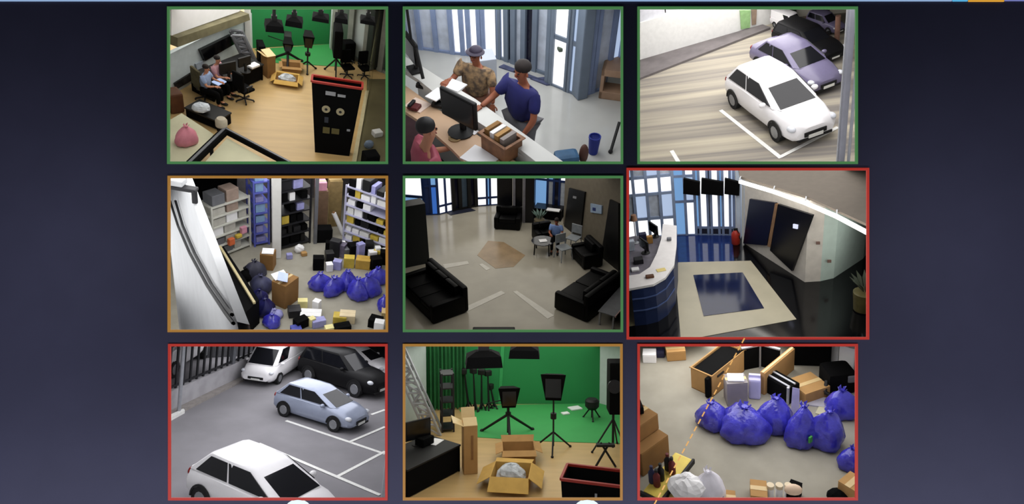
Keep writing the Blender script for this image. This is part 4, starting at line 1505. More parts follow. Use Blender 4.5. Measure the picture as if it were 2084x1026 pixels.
# pale wall on the left with the dark screen
la, lb = r1.at(-140, 690), r1.at(552, 290)
hl = r1.top(lb, 78)
wall_slab(r1, 'wall_left_pale', la, lb, hl, mat('cool_white_wall', (196, 206, 208), rough=0.8, var=0.04), 0.1)
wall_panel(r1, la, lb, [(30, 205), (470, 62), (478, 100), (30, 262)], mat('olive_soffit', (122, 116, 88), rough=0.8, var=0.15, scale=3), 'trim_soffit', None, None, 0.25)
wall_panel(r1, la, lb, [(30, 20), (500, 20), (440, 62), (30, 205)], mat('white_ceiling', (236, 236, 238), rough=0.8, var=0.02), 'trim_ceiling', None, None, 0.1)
t = wall_panel(r1, la, lb, [(215, 296), (402, 206), (424, 258), (243, 362)], M_SCREEN, 'wall_screen', 'wide black screen on the pale studio wall, top left view', 'screen', 0.08)
wall_panel(r1, la, lb, [(66, 502), (190, 424), (206, 462), (80, 536)], mat('dark_poster', (46, 42, 44), var=0.5, scale=7), 'picture', 'small dark framed picture on the pale studio wall, top left view', 'picture', 0.04)
wall_panel(r1, la, lb, [(195, 385), (240, 365), (255, 410), (208, 432)], mat('pale_notice', (168, 178, 190), var=0.1), 'notice_board', 'pale grey notice board beside the small dark picture, top left view', 'board', 0.03)
# white column in the corner and right hand wall of glass bays
p = r1.at(525, 305)
r1.one(MB().rbox((0, 0, 4.5), (wm(r1, 525, 305, 34), 0.4, 9), 0.02), 'corner_column', M_WHITE, 'white column in the corner left of the green screen, top left view', 'column', p)
p = r1.at(1030, 285)
r1.one(MB().rbox((0, 0, 4.5), (wm(r1, 1030, 285, 34), 0.3, 9), 0.02), 'corner_column', M_GREYW, 'pale column at the right end of the green screen, top left view', 'column', p)
ra, rb = r1.at(1045, 300), r1.at(1420, 470)
M_DIMGL = mat('dim_green_glass', (92, 108, 96), rough=0.25, var=0.25, scale=1.0)
glazing(r1, 'window_1', ra, rb, 8.0, 4, [0, 0.35, 0.7, 1.0], mat('grey_mullion', (128, 130, 122), var=0.08), lambda i, j: [M_DIMGL, M_GREYW, M_DIMGL][(i + j) % 3], None, 0.16)
# glazed partition on the right with a darker floor behind
floor_patch(r1, 'floor_corridor', [(1240, 480), (1430, 480), (1430, 1080), (1150, 1080), (1185, 865), (1235, 620)], 0.010, mat('olive_floor', (112, 104, 74), rough=0.4, var=0.2, scale=0.8))
floor_patch(r1, 'trim_partition_foot', [(1228, 560), (1250, 560), (1196, 860), (1160, 1080), (1130, 1080), (1172, 860)], 0.06, mat('cream_sill', (196, 184, 146), var=0.06), t=0.06)
q0, q1 = r1.at(1262, 575), r1.at(1195, 1000)
wall_slab(r1, 'window_partition', q0, q1, 2.6, glass('olive_glass', (96, 98, 66), 0.22), 0.02, 0.06)
for X, Y, m, lab in ((1250, 870, mat('pale_blue_plastic', (128, 146, 170), var=0.1), 'pale blue bag on the dark floor behind the glass, top left view'), (1300, 800, M_WHITE, 'white box beside the foot of the black display bin, top left view')):
    p = r1.at(X, Y + 20, 0.011)
    w = wm(r1, X, Y, 55)
    mb = MB()
    mb.ball((0, 0, w * 0.35), (w * 0.55, w * 0.4, w * 0.5), 12, 8, zmin=-0.7, noise=0.1, seed=3) if Y == 870 else mb.rbox((0, 0, w * 0.3), (w, w * 0.8, w * 0.6), 0.02)
    r1.one(mb, 'soft_bag' if Y == 870 else 'small_box', m, lab, 'bag' if Y == 870 else 'box', p, 0.4)
p = r1.at(1255, 1010)
r1.one(MB().rbox((0, 0, 0.2), (wm(r1, 1150, 960, 90), 0.3, 0.4), 0.03), 'equipment_case', M_BLACK, 'black case at the lower edge beside the display bin, top left view', 'case', p, 0.3)
# rack and desks along the pale wall
p = r1.at(548, 400)
hr = r1.top(p, 205)
lattice(r1, 'lattice_mast', 'grey lattice mast standing in the corner by the green screen, top left view', p, 0.2, wm(r1, 548, 400, 62), hr, -0.35, M_GREY, 6, 0.05)
p = r1.at(600, 385)
r1.one(MB().rbox((0, 0, r1.top(p, 260) / 2), (wm(r1, 600, 385, 40), 0.4, r1.top(p, 260)), 0.02), 'equipment_crate', M_BLACK, 'tall black trunk behind the tall carton, top left view', 'case', p, 0.2)


def long_desk(rm, label, A, B, depth, Ytop, m, refB=True):
    a, b = rm.at(*A), rm.at(*B)
    h = rm.top(b if refB else a, Ytop)
    rz = rm.ang(a, b)
    w = (b - a).length
    n = Vector((-math.sin(rz), math.cos(rz), 0))
    t = rm.thing('work_desk', label, 'desk', (a + b) / 2 + n * depth / 2, rz)
    MB().rbox((0, 0, h - 0.02), (w, depth, 0.04), 0.01).build('top', m, t)
    MB().box((0, -depth / 2 + 0.06, h / 2), (w - 0.1, 0.03, h - 0.05)).build('front_panel', M_BLACK, t)
    for sx in (-1, 1):
        MB().box((sx * (w / 2 - 0.03), 0, h / 2 - 0.02), (0.04, depth - 0.06, h - 0.04)).build('side_panel', M_BLACK, t)
    return t, h, rz


t, hd, rz = long_desk(r1, 'long black desk under the wide screen, top left view', (318, 622), (618, 486), 0.72, 388, M_BLK)
monitor(r1, 'black monitor on the desk beside the lattice mast, top left view', r1.at(500, 430, hd), rz + 3.0, 0.36, 0.24)
monitor(r1, 'black monitor at the near end of the long desk, top left view', r1.at(400, 475, hd), rz + 2.9, 0.42, 0.28)
r1.one(MB().rbox((0, 0, 0.06), (0.28, 0.18, 0.06), 0.02), 'paper_stack', M_PAPER, 'white stack of paper on the far end of the long desk, top left view', 'paper', r1.at(552, 410, hd), rz)
r1.one(MB().rbox((0, 0, 0.02), (0.26, 0.2, 0.03), 0.01), 'laptop', glow('laptop_glow', (176, 196, 235), 0.9), 'open laptop with a bright blue screen on the long desk, top left view', 'laptop', r1.at(345, 500, hd), rz)
SEAT = dict(pelvis=(0, 0, 0.55), waist=(0.02, 0, 0.70), chest=(0.06, 0, 0.92), neckb=(0.06, 0, 1.07), neck=(0.08, 0, 1.13), jaw=(0.12, 0, 1.19), skull=(0.10, 0, 1.28), crown=(0.08, 0, 1.34),
            lsh=(0.05, 0.19, 1.02), rsh=(0.05, -0.19, 1.02), lel=(0.18, 0.26, 0.78), rel=(0.18, -0.26, 0.78), lwr=(0.40, 0.18, 0.80), rwr=(0.40, -0.18, 0.80),
            lhip=(0.05, 0.10, 0.53), rhip=(0.05, -0.10, 0.53), lkn=(0.46, 0.12, 0.52), rkn=(0.46, -0.12, 0.52), lan=(0.44, 0.12, 0.10), ran=(0.44, -0.12, 0.10), ltoe=(0.60, 0.13, 0.05), rtoe=(0.60, -0.13, 0.05))
k1 = 0.74
p = r1.at(368, 372, 1.30 * k1) + Vector((-math.sin(rz), math.cos(rz), 0)) * 0.25
person(r1, 'dark haired person in a pink shirt seated at the long desk, top left view', (p.x, p.y, 0), rz - 1.3, SEAT, mat('pink_shirt', (186, 140, 150), var=0.08), M_BLACK, scale=k1)
p = r1.at(300, 428, 1.30 * k1) + Vector((-math.sin(rz), math.cos(rz), 0)) * 0.25
person(r1, 'person in a pale blue shirt seated nearest the small picture, top left view', (p.x, p.y, 0), rz - 1.2, SEAT, mat('pale_blue_shirt', (150, 170, 208), var=0.08), M_BLACK, scale=k1)
M_OLIVE = mat('olive_fabric', (86, 80, 56), rough=0.9, var=0.15)
office_chair(r1, 'olive office chair drawn back from the long desk, top left view', r1.at(262, 600), 2.2, None, M_OLIVE, 0.72)
office_chair(r1, 'black office chair in front of the long desk, top left view', r1.at(500, 610), 2.4, None, M_BLACK, 0.70)
# second dark desk at the left edge
t, hd2, rz2 = long_desk(r1, 'short black desk before the cream tables, top left view', (140, 715), (338, 800), 0.5, 735, M_BLK)
r1.one(MB().ball((0, 0, 0.12), (0.2, 0.15, 0.12), 12, 8, zmin=-0.55, noise=0.12, seed=5), 'white_bundle', mat('white_cloth', (212, 220, 230), var=0.06), 'white bundle lying on the short black desk, top left view', 'cloth', r1.at(238, 680, hd2), 0.3)
r1.one(MB().rbox((0, 0, 0.25), (0.3, 0.35, 0.5), 0.05), 'brown_case', mat('brown_leather', (96, 58, 34), var=0.15), 'brown case at the left edge behind the short black desk, top left view', 'case', r1.at(80, 665), 0.5)
# cream tables near the viewer with black edge rails
M_CREAM = mat('cream_table_top', (200, 198, 168), rough=0.6, var=0.08, scale=1.5)


def slab_table(rm, label, zp, z, m, name='cream_table'):
    t = rm.thing(name, label, 'table', (0, 0, 0))
    pts = [rm.at(x, y, z) for x, y in zp]
    c = sum(pts, Vector()) / len(pts)
    rm.put(t, (c.x, c.y, 0))
    rm.items.pop()
    MB().prism([(p.x - c.x, p.y - c.y) for p in pts], z - 0.05, z).build('top', m, t)
    for p in pts:
        q = p.lerp(c, 0.12)
        MB().box((q.x - c.x, q.y - c.y, (z - 0.05) / 2), (0.07, 0.07, z - 0.05)).build('leg', M_DKMET, t)
    return t


zt1 = 0.75
slab_table(r1, 'cream table with the pink bag at the left edge, top left view', [(30, 735), (118, 685), (312, 812), (190, 985), (110, 1050), (30, 1000)], zt1, M_CREAM)
slab_table(r1, 'cream table cut off by the lower edge, top left view', [(395, 835), (700, 1010), (700, 1060), (215, 1060), (240, 1000)], zt1, M_CREAM)


def rail(rm, name, label, A, B, z, w, m, cat='rail'):
    a, b = rm.at(*A, z), rm.at(*B, z)
    t = rm.thing(name, label, cat, (a.x, a.y, 0), rm.ang(a, b))
    L = (b - a).length
    MB().rbox((L / 2, 0, z), (L, w, 0.12), 0.02).build('beam', m, t)
    MB().box((L / 2, 0, z + 0.065), (L, w * 0.34, 0.02)).build('groove', M_GREY, t)
    return t


rail(r1, 'black_rail', 'black rail between the two cream tables, top left view', (165, 1000), (388, 785), zt1 + 0.066, wm(r1, 280, 880, 50, zt1), M_BLACK)
rail(r1, 'black_rail', 'black rail along the far edge of the cut off cream table, top left view', (380, 790), (800, 1010), zt1 + 0.066, wm(r1, 500, 880, 30, zt1), M_BLACK)
bag(r1, 'pink plastic bag lying on the cream table, top left view', r1.at(145, 870, zt1 + 0.004), wm(r1, 145, 850, 140, zt1), 0.42, 0.4, 11, mat('pink_plastic', (212, 132, 148), rough=0.4, var=0.08), 'carrier_bag', None, 0.1, 0.8)
p = r1.at(360, 770, zt1 - 0.1)
r1.one(MB().lathe([(0.10, 0), (0.13, 0.02), (0.13, 0.16), (0.09, 0.22), (0.05, 0.22)], 14), 'table_lamp', mat('pale_tan', (190, 180, 160), var=0.1), 'small pale lamp on the end of the black rail, top left view', 'lamp', r1.at(360, 765, zt1 + 0.11), smooth=True, scale=0.9)
# tall carton, open carton, camera, lamps
a, b = r1.at(618, 478), r1.at(668, 468)
w = (b - a).length
h = r1.top(a, 345)
t = r1.thing('tall_carton', 'tall narrow cardboard carton with pale top, top left view', 'box', (a + b) / 2 + Vector((0, 0.15, 0)), r1.ang(a, b))
MB().rbox((0, 0, h / 2), (w, 0.3, h), 0.012).build('body', M_CARDDK, t)
MB().slab([(-w / 2, -0.16, h), (w / 2, -0.16, h), (w / 2, 0.14, h + 0.06), (-w / 2, 0.14, h + 0.06)], 0.012).build('flap', M_TAPE, t)
MB().slab([(-w / 2, -0.16, h), (-w / 2, 0.15, h), (-w * 0.9, 0.15, h + 0.05), (-w * 0.9, -0.16, h + 0.05)], 0.012).build('flap', M_TAPE, t)
w = wm(r1, 755, 500, 135)
open_carton(r1, 'open_carton', 'open cardboard carton with grey foam on the studio floor, top left view', r1.at(755, 500), -0.1, (w, 0.42, 0.16), mat('yellow_cardboard', (200, 160, 84)), 0.3, None, (30, 30, 15, 30))
r1.one(MB().ball((0, 0, 0.06), (w * 0.40, 0.16, 0.13), 14, 8, zmin=-0.4, noise=0.2, seed=8), 'packing_foam', mat('packing_foam', (205, 210, 216)), 'grey white packing foam in the open carton, top left view', 'packaging', r1.at(755, 500) + Vector((0, 0, 0.05)))
open_carton(r1, 'open_carton', 'empty open cardboard carton behind the one with foam, top left view', r1.at(782, 425), 0.05, (wm(r1, 782, 425, 110), 0.3, 0.17), M_CARD, 0.25, None, (20, 20, -30, 30))
p = r1.at(760, 385)
softbox_stand(r1, 'studio_camera', 'studio camera with black hood on a tripod before the green screen, top left view', p, 0.0, r1.top(p, 235), wm(r1, 760, 385, 62), r1.top(p, 235) * 0.36, 0.42, 'camera', True)
p = r1.at(878, 425)
softbox_stand(r1, 'softbox_lamp', 'black softbox lamp on a tall stand right of the camera, top left view', p, 0.0, r1.top(p, 192), wm(r1, 878, 425, 66), r1.top(p, 192) * 0.33, 0.26)
p = r1.at(1048, 445)
t = r1.thing('loudspeaker', 'tall black loudspeaker on a stand at the right of the green screen, top left view', 'loudspeaker', p)
h = r1.top(p, 155)
MB().rbox((0, 0, h * 0.70), (wm(r1, 1048, 445, 48), 0.6, h * 0.55), 0.03).build('cabinet', M_BLACK, t)
MB().cyl((0, 0, 0.1), (0, 0, h * 0.5), 0.03).build('pole', M_BLK, t)
tripod_legs(t, h * 0.3, 0.32, M_BLK, 3, 0.02)
hung = ((678, 148, 90, 55, 'leftmost of five over the green screen'), (800, 122, 82, 45, 'second of five over the green screen'), (960, 100, 80, 28, 'middle of five, thinnest'), (1085, 103, 62, 36, 'fourth of five, before the pale column'), (1245, 116, 70, 26, 'rightmost of five, before the glass bays'))
for X, Y, w, h, lab in hung:
    hung_softbox(r1, 'hanging_softbox', f'black softbox hanging in the top left view, {lab}', r1.at(X, Y, 3.6), (wm(r1, X, Y, w * 1.2, 3.6), 0.3, wm(r1, X, Y, h, 3.6)), rz=0.1 if X < 700 else -0.08)
for X, Y, lab in ((1118, 462, 'black office chair under the glass bays, nearer the loudspeaker, top left view'), (1222, 468, 'black office chair under the glass bays, nearer the right edge, top left view')):
    office_chair(r1, lab, r1.at(X, Y), 0.4, 'chairs under the glass bays', M_BLACK, 0.62)
p = r1.at(1120, 365)
r1.one(MB().rbox((0, 0, 0.3), (wm(r1, 1120, 365, 70), 0.3, 0.6), 0.05), 'equipment_crate', M_BLACK, 'black trunk between the loudspeaker and the glass bays, top left view', 'case', p, 0.4)
p = r1.at(1265, 410)
r1.one(MB().rbox((0, 0, 0.9), (wm(r1, 1265, 410, 62), 0.3, 1.8), 0.05), 'equipment_crate', mat('dark_green_case', (32, 36, 32), var=0.1), 'tall dark trunk before the glass bays at the right, top left view', 'case', p, 0.4)
# display bin
Hb = 1.85
TL, TR = r1.at(905, 492, Hb), r1.at(1212, 538, Hb)
wt_ = (TR - TL).length
dump_bin(r1, 'display_bin', 'tall black display bin with red rim and two pale discs, top left view', TL, TR, 0.26, Hb, 0.74,
         [('bar', -wt_ * 0.12, Hb * 0.88, wt_ * 0.20, 0.09, M_PRT), ('bar', wt_ * 0.10, Hb * 0.87, wt_ * 0.16, 0.06, M_PRT), ('disc', -wt_ * 0.19, Hb * 0.66, wt_ * 0.085, 0, M_TAN), ('disc', wt_ * 0.10, Hb * 0.65, wt_ * 0.085, 0, M_TAN),
          ('bar', -wt_ * 0.16, Hb * 0.36, wt_ * 0.14, 0.16, M_GOLD), ('bar', wt_ * 0.03, Hb * 0.36, wt_ * 0.16, 0.14, M_GOLD), ('bar', -wt_ * 0.17, Hb * 0.51, wt_ * 0.08, 0.14, mat('dim_blue_print', (44, 50, 62), var=0.1)), ('bar', wt_ * 0.30, Hb * 0.40, wt_ * 0.07, 0.05, M_PRT)])
# ================================================================ room 2: reception desk, top middle
r2 = room(2, 32.0, 4.7, far=34, size=1.5)
r2.build_shell(M_SHELL_L)
r2.ceiling_lamps(2.7, (0.98, 0.99, 1.0))
M_R2FL = mat('pale_stone_floor', (176, 176, 172), rough=0.14, var=0.06, scale=1.2, spec=0.5)
ground(r2, M_R2FL)
M_BLUFR = mat('slate_blue_frame', (134, 150, 184), rough=0.4, var=0.06)
M_GREYFR = mat('slate_grey_post', (108, 120, 136), rough=0.45, var=0.05)
M_SKYW = glow('daylight_white', (250, 250, 252), 1.15)
M_SKYB = glow('daylight_blue', (120, 165, 215), 0.8)
M_SKYP = glow('daylight_pale', (178, 196, 225), 0.85)
M_DARKP = mat('dark_pane', (24, 24, 44), rough=0.2, var=0.1)
M_LTP = mat('pale_pane', (204, 212, 226), rough=0.2, var=0.1)
# glazed front: left bays, door bay, vestibule, right bay
ga, gb, gc = r2.at(-60, 265), r2.at(335, 322), r2.at(618, 350)
glazing(r2, 'window_1', ga, gb, 4.2, [0, 0.3, 0.52, 0.76, 1.0], [0, 0.45, 0.8, 1.0], M_BLUFR, lambda i, j: [M_SKYP, M_LTP, M_SKYP, M_SKYB][(i + j) % 4] if j else M_LTP, None, 0.07)
glazing(r2, 'window_2', gb, gc, 4.2, [0, 0.22, 0.36, 0.58, 0.66, 1.0], [0, 0.2, 1.0], M_BLUFR, lambda i, j: [M_LTP, M_BLUFR, M_SKYP, M_BLUFR, M_SKYB][i] if j else M_SKYW, None, 0.07)
gd = r2.at(915, 455)
glazing(r2, 'door_1', gc, gd, 4.2, [0, 0.16, 0.3, 0.5, 0.72, 1.0], [0, 0.3, 0.62, 1.0], M_GREYFR, lambda i, j: [M_SKYW, M_DARKP, M_LTP, M_DARKP, M_LTP][i] if j < 2 else [M_SKYW, M_DARKP, M_SKYP, M_DARKP, M_BLUFR][i], None, 0.08)
ge, gf = r2.at(905, 500), r2.at(1090, 578)
glazing(r2, 'door_2', ge, gf, 4.2, [0, 0.12, 0.62, 0.68, 1.0], [0, 0.18, 0.42, 0.66, 1.0], M_GREYFR, lambda i, j: M_SKYW if i == 1 else (M_LTP if i == 0 else M_SKYP), None, 0.06)
p = r2.at(1098, 582)
r2.one(MB().rbox((0, 0, 2.2), (0.16, 0.2, 4.4), 0.02), 'vestibule_post', M_GREYFR, 'thick slate grey post at the corner of the glass vestibule, top middle view', 'post', p, 0.4)
gg, gh = r2.at(1112, 575), r2.at(1450, 470)
glazing(r2, 'window_3', gg, gh, 4.4, [0, 0.10, 0.16, 0.42, 0.6, 1.0], [0, 0.42, 1.0], M_BLUFR, lambda i, j: [M_SKYP, M_BLUFR, M_LTP, M_SKYP, M_SKYP][i], None, 0.07)
# mats and things by the doors
floor_patch(r2, 'floor_mat', [(640, 395), (905, 500), (780, 470), (700, 440), (610, 410)], 0.02, mat('blue_grey_mat', (82, 88, 120), var=0.2, scale=10), 'blue grey door mat before the revolving door, top middle view', 'mat', 0.02)
floor_patch(r2, 'floor_mat', [(915, 470), (1010, 505), (900, 520), (800, 480)], 0.02, mat('blue_grey_mat', (82, 88, 120)), 'blue grey door mat at the vestibule, top middle view', 'mat', 0.02)
p = r2.at(850, 385)
person(r2, 'distant person in dark clothes standing at the revolving door, top middle view', p, -1.4, {}, mat('dark_violet_cloth', (34, 26, 44), var=0.1), M_BLACK, M_SKIN, M_HAIR, r2.top(p, 155) / 1.8, sleeves=1.0)
t = r2.thing('info_stand', 'slim leaning info stand with dark blue leaflets by the door, top middle view', 'stand', r2.at(640, 330), 0.5)
MB().slab([(-0.12, 0, 0), (0.12, 0, 0), (0.12, 0.25, 0.75), (-0.12, 0.25, 0.75)], 0.03).build('panel', M_LTP, t)
for k in range(2):
    MB().box((0, 0.07 + 0.11 * k, 0.25 + 0.3 * k), (0.16, 0.05, 0.14)).build('leaflet', mat('navy_leaflet', (50, 62, 120), var=0.1), t)
p = r2.at(1010, 500)
r2.one(MB().lathe([(0.13, 0), (0.16, 0.04), (0.16, 0.5), (0.12, 0.55), (0.02, 0.56)], 16), 'litter_bin', mat('pale_grey_bin', (178, 180, 186), var=0.08), 'pale grey bin before the bright vestibule door, top middle view', 'bin', p, smooth=True)
r2.one(MB().rbox((0, 0, 0.03), (0.34, 0.24, 0.06), 0.02), 'green_parcel', mat('dark_green_lid', (84, 96, 80), var=0.1), 'flat dark green parcel lying on the pale grey bin, top middle view', 'box', p + Vector((0, 0, 0.56)), 0.3)
t = r2.thing('wooden_bench', 'wooden bench with pale seat pad at the right edge, top middle view', 'bench', r2.at(1300, 560), -0.25)
wb_ = wm(r2, 1300, 560, 150)
hb_ = r2.top(r2.at(1300, 560), 385)
M_BENCH = mat('bench_wood', (158, 128, 104), rough=0.6, var=0.1, scale=5)
MB().rbox((0, 0, 0.06), (wb_, 0.4, 0.12), 0.01).build('plinth', M_BENCH, t)
for sx in (-1, 1):
    MB().rbox((sx * wb_ * 0.43, 0, hb_ / 2), (wb_ * 0.14, 0.4, hb_), 0.01).build('side', M_BENCH, t)
MB().rbox((0, 0, hb_ - 0.05), (wb_, 0.4, 0.10), 0.01).build('top', M_BENCH, t)
MB().box((0, 0.1, hb_ / 2), (wb_ * 0.72, 0.1, hb_ * 0.62)).build('pad', M_GREYW, t)
# ceiling frames and distant furniture at the upper left
t = r2.thing('far_table', 'distant dark table with small items at the upper left, top middle view', 'table', r2.at(235, 235), 0.1)
MB().rbox((0, 0, 0.5), (0.55, 0.3, 0.04), 0.01).build('top', M_DKMET, t)
for sx in (-1, 1):
    for sy in (-1, 1):
        MB().cyl((sx * 0.24, sy * 0.12, 0), (sx * 0.24, sy * 0.12, 0.5), 0.02).build('leg', M_DKMET, t)
r2.one(MB().lathe([(0.06, 0), (0.08, 0.02), (0.07, 0.16), (0.04, 0.2)], 12), 'plant_pot', mat('ochre_pot', (150, 140, 84), var=0.2), 'small ochre pot standing on the floor at the upper left, top middle view', 'pot', r2.at(292, 225), smooth=True)
# counter: ledge, work surface, front panel
zl, zd = 0.98, 0.87
M_LEDGE = mat('white_ledge', (200, 200, 196), rough=0.3, var=0.04, scale=1.5)
M_DESKW = mat('warm_lit_desk_wood', (206, 172, 140), rough=0.5, var=0.05, scale=2)  # tan wood with the warm desk light mixed into its colour
tc = r2.thing('reception_counter', 'long reception counter with white ledge and tan work surface, top middle view', 'counter', (0, 0, 0))


def top_prism(rm, parent, name, zp, z, th, m):
    pts = [rm.at(x, y, z) for x, y in zp]
    return MB().prism([(p.x, p.y) for p in pts], z - th, z).build(name, m, parent)


top_prism(r2, tc, 'ledge', [(20, 330), (120, 385), (300, 500), (470, 600), (700, 765), (960, 950), (1050, 1015), (900, 1030), (740, 905), (500, 748), (285, 612), (120, 480), (20, 415)], zl, 0.05, M_LEDGE)
top_prism(r2, tc, 'work_surface', [(20, 500), (285, 690), (500, 830), (760, 1010), (760, 1060), (480, 1060), (330, 905), (150, 745), (20, 660)], zd, 0.04, M_DESKW)
fp = [r2.at(x, y, zl) for x, y in ((110, 470), (285, 605), (500, 742), (900, 1020))]
mb = MB()
for a, b in zip(fp[:-1], fp[1:]):
    n = Vector((-(b - a).y, (b - a).x, 0)).normalized() * 0.03
    mb.prism([(a.x, a.y), (b.x, b.y), (b.x + n.x, b.y + n.y), (a.x + n.x, a.y + n.y)], 0.0, zl - 0.05)
mb.build('front_panel', M_LEDGE, tc)
floor_patch(r2, 'floor_staff_area', [(-40, 560), (150, 760), (330, 920), (520, 1100), (-40, 1100)], 0.012, mat('dark_carpet', (58, 34, 38), rough=0.95, var=0.2, scale=6))
rzc = r2.ang(r2.at(285, 612, zl), r2.at(740, 905, zl))
# things on the counter
t = r2.thing('computer_monitor', 'large black monitor on the reception work surface, top middle view', 'monitor', r2.at(380, 800, zd + 0.004), rzc + 0.1)
ws_ = 0.50
MB().rbox((0, 0, 0.30), (ws_, 0.05, 0.33), 0.02).build('casing', M_BLK, t)
MB().box((0, -0.03, 0.30), (ws_ - 0.04, 0.006, 0.29)).build('screen', M_SCREEN, t)
MB().rbox((0, 0.05, 0.30), (0.24, 0.06, 0.18), 0.02).build('back_cover', M_DKMET, t)
MB().box((0, 0.04, 0.1), (0.06, 0.04, 0.2)).build('neck', M_BLK, t)
MB().lathe([(0.14, 0.0), (0.14, 0.012), (0.03, 0.02)], 16).build('foot', M_BLK, t)
t = r2.thing('computer_monitor', 'black monitor at the far left end of the counter, top middle view', 'monitor', r2.at(100, 425, zl + 0.004), rzc - 0.3)
MB().rbox((0, 0, 0.27), (0.38, 0.05, 0.28), 0.02).build('casing', M_BLK, t)
MB().box((0, -0.03, 0.27), (0.34, 0.006, 0.24)).build('screen', M_SCREEN, t)
MB().box((0, 0.02, 0.07), (0.05, 0.03, 0.16)).build('neck', M_BLK, t)
MB().rbox((0, 0, 0.012), (0.2, 0.14, 0.02), 0.005).build('foot', M_BLK, t)
MB().cyl((0.16, 0, 0.4), (0.30, 0, 0.05), 0.02, None, 8).build('support_arm', M_BLK, t)
MB().cyl((0.03, 0, 0.4), (0.03, 0, 0.75), 0.016, None, 8).build('mast', M_BLK, t)
open_carton(r2, 'counter_crate', 'brown open crate of papers on the reception counter, top middle view', r2.at(628, 915, zd + 0.004), rzc, (0.36, 0.24, 0.20), mat('brown_wood', (142, 98, 66), var=0.2, scale=8), 0.12, None, (0, 0, 0, 0))
for k, (dx, m_) in enumerate(((-0.13, M_CARDDK), (-0.05, M_PAPER), (0.02, M_CARD), (0.10, mat('grey_folder', (150, 140, 134), var=0.1)))):
    q = r2.at(628, 915, zd + 0.006)
    r2.one(MB().box((0, 0, 0.13), (0.05, 0.19, 0.22)), 'file_folder', m_, ['brown', 'white', 'tan', 'grey'][k] + ' file folder upright in the counter crate, top middle view', 'folder', q + Vector((math.cos(rzc) * dx, math.sin(rzc) * dx, 0.015)), rzc + 0.05, 'folders in the counter crate')
for X, Y, z, w, d, lab, m_ in ((500, 955, zd, 0.34, 0.26, 'white sheets spread on the work surface at the lower edge, top middle view', M_PAPER), (235, 575, zl, 0.16, 0.22, 'white form lying on the counter ledge, top middle view', M_PAPER),
                               (345, 520, zl, 0.22, 0.18, 'white paper on the ledge before the camouflage shirt, top middle view', M_PAPER), (120, 640, zd, 0.24, 0.2, 'white papers on the work surface at the left edge, top middle view', mat('warm_lit_paper', (236, 214, 200), var=0.05)),  # paper tinted by the same warm light, put into its colour
                               (455, 800, zd, 0.1, 0.08, 'crumpled white tissue beside the large monitor, top middle view', M_PAPER)):
    r2.one(MB().box((0, 0, 0.006), (w, d, 0.012)), 'paper_sheet', m_, lab, 'paper', r2.at(X, Y, z + 0.001), rzc + 0.2)
r2.one(MB().lathe([(0.07, 0), (0.07, 0.012), (0.05, 0.012), (0.05, 0.004)], 20), 'cable_ring', mat('brass_ring', (150, 124, 84), var=0.1), 'coil of cable lying on the tan work surface, top middle view', 'cable', r2.at(345, 838, zd + 0.002))
for X, Y, z, lab in ((245, 640, zd, 'black desk phone on the work surface, top middle view'), (100, 655, zd, 'dark red mug tray on the papers at the left edge, top middle view'), (150, 525, zd, 'black stapler under the ledge at the left, top middle view')):
    t = r2.thing('desk_phone', lab, 'phone' if 'phone' in lab else 'desk item', r2.at(X, Y, z + 0.013), rzc + 0.4)
    MB().rbox((0, 0, 0.02), (0.13, 0.11, 0.04), 0.01).build('base', M_BLK if 'red' not in lab else mat('dark_red_plastic', (92, 32, 32), var=0.1), t)
    MB().rbox((-0.03, 0, 0.055), (0.04, 0.13, 0.03), 0.01).build('handset', M_BLK, t)
# people
M_NAVY = mat('navy_polo', (32, 34, 98), rough=0.85, var=0.12, scale=6)
p = r2.at(703, 432, 1.45)
hd_ = r2.ang(p, r2.at(500, 760, zl))
p = p + Vector((-math.sin(rzc), math.cos(rzc), 0)) * 0.13
person(r2, 'man in a navy polo shirt reaching over the counter, top middle view', (p.x, p.y, 0), hd_,
       dict(lel=(0.10, 0.28, 1.14), lwr=(0.22, 0.24, 0.96), rsh=(0.03, -0.19, 1.41), rel=(0.22, -0.27, 1.20), rwr=(0.42, -0.24, 1.17), rdir=(1, 0, -0.2), face=(0.1, 0, 0)), M_NAVY, mat('grey_trousers', (90, 88, 92), var=0.1), M_SKIN2, M_HAIR, (0.92, 1.05, 0.85))
p = r2.at(398, 345, 1.28)
hd_ = r2.ang(p, r2.at(250, 640, zl))
p = p + Vector((-math.sin(rzc), math.cos(rzc), 0)) * 0.18
person(r2, 'man in a tan camouflage shirt and dark cap at the counter, top middle view', (p.x, p.y, 0), hd_,
       dict(lel=(0.10, 0.28, 1.14), lwr=(0.16, 0.30, 0.98), rel=(0.18, -0.28, 1.24), rwr=(0.38, -0.24, 1.35), rdir=(1, 0, -0.2)), mat('camouflage_cloth', (164, 134, 98), rough=0.9, scale=14, c2=(92, 78, 66)), mat('brown_trousers', (112, 74, 58), var=0.1), M_SKIN2, M_HAIR, (0.80, 0.90, 0.75), cap=mat('dark_violet_cap', (48, 40, 60), var=0.1))
p = r2.at(120, 790, 1.28)
person(r2, 'seated receptionist with black hair at the lower left corner, top middle view', (p.x, p.y, 0), rzc + 1.3, SEAT, mat('rose_blouse', (170, 78, 96), var=0.1), M_BLACK, M_SKIN, mat('black_hair', (12, 10, 12), var=0.1), 1.0, sleeves=0.3)
office_chair(r2, 'black office chair behind the receptionist, top middle view', (p.x - 0.30 * math.cos(rzc + 1.3), p.y - 0.30 * math.sin(rzc + 1.3), 0), rzc + math.pi - 0.27, None, M_BLACK, 0.95)
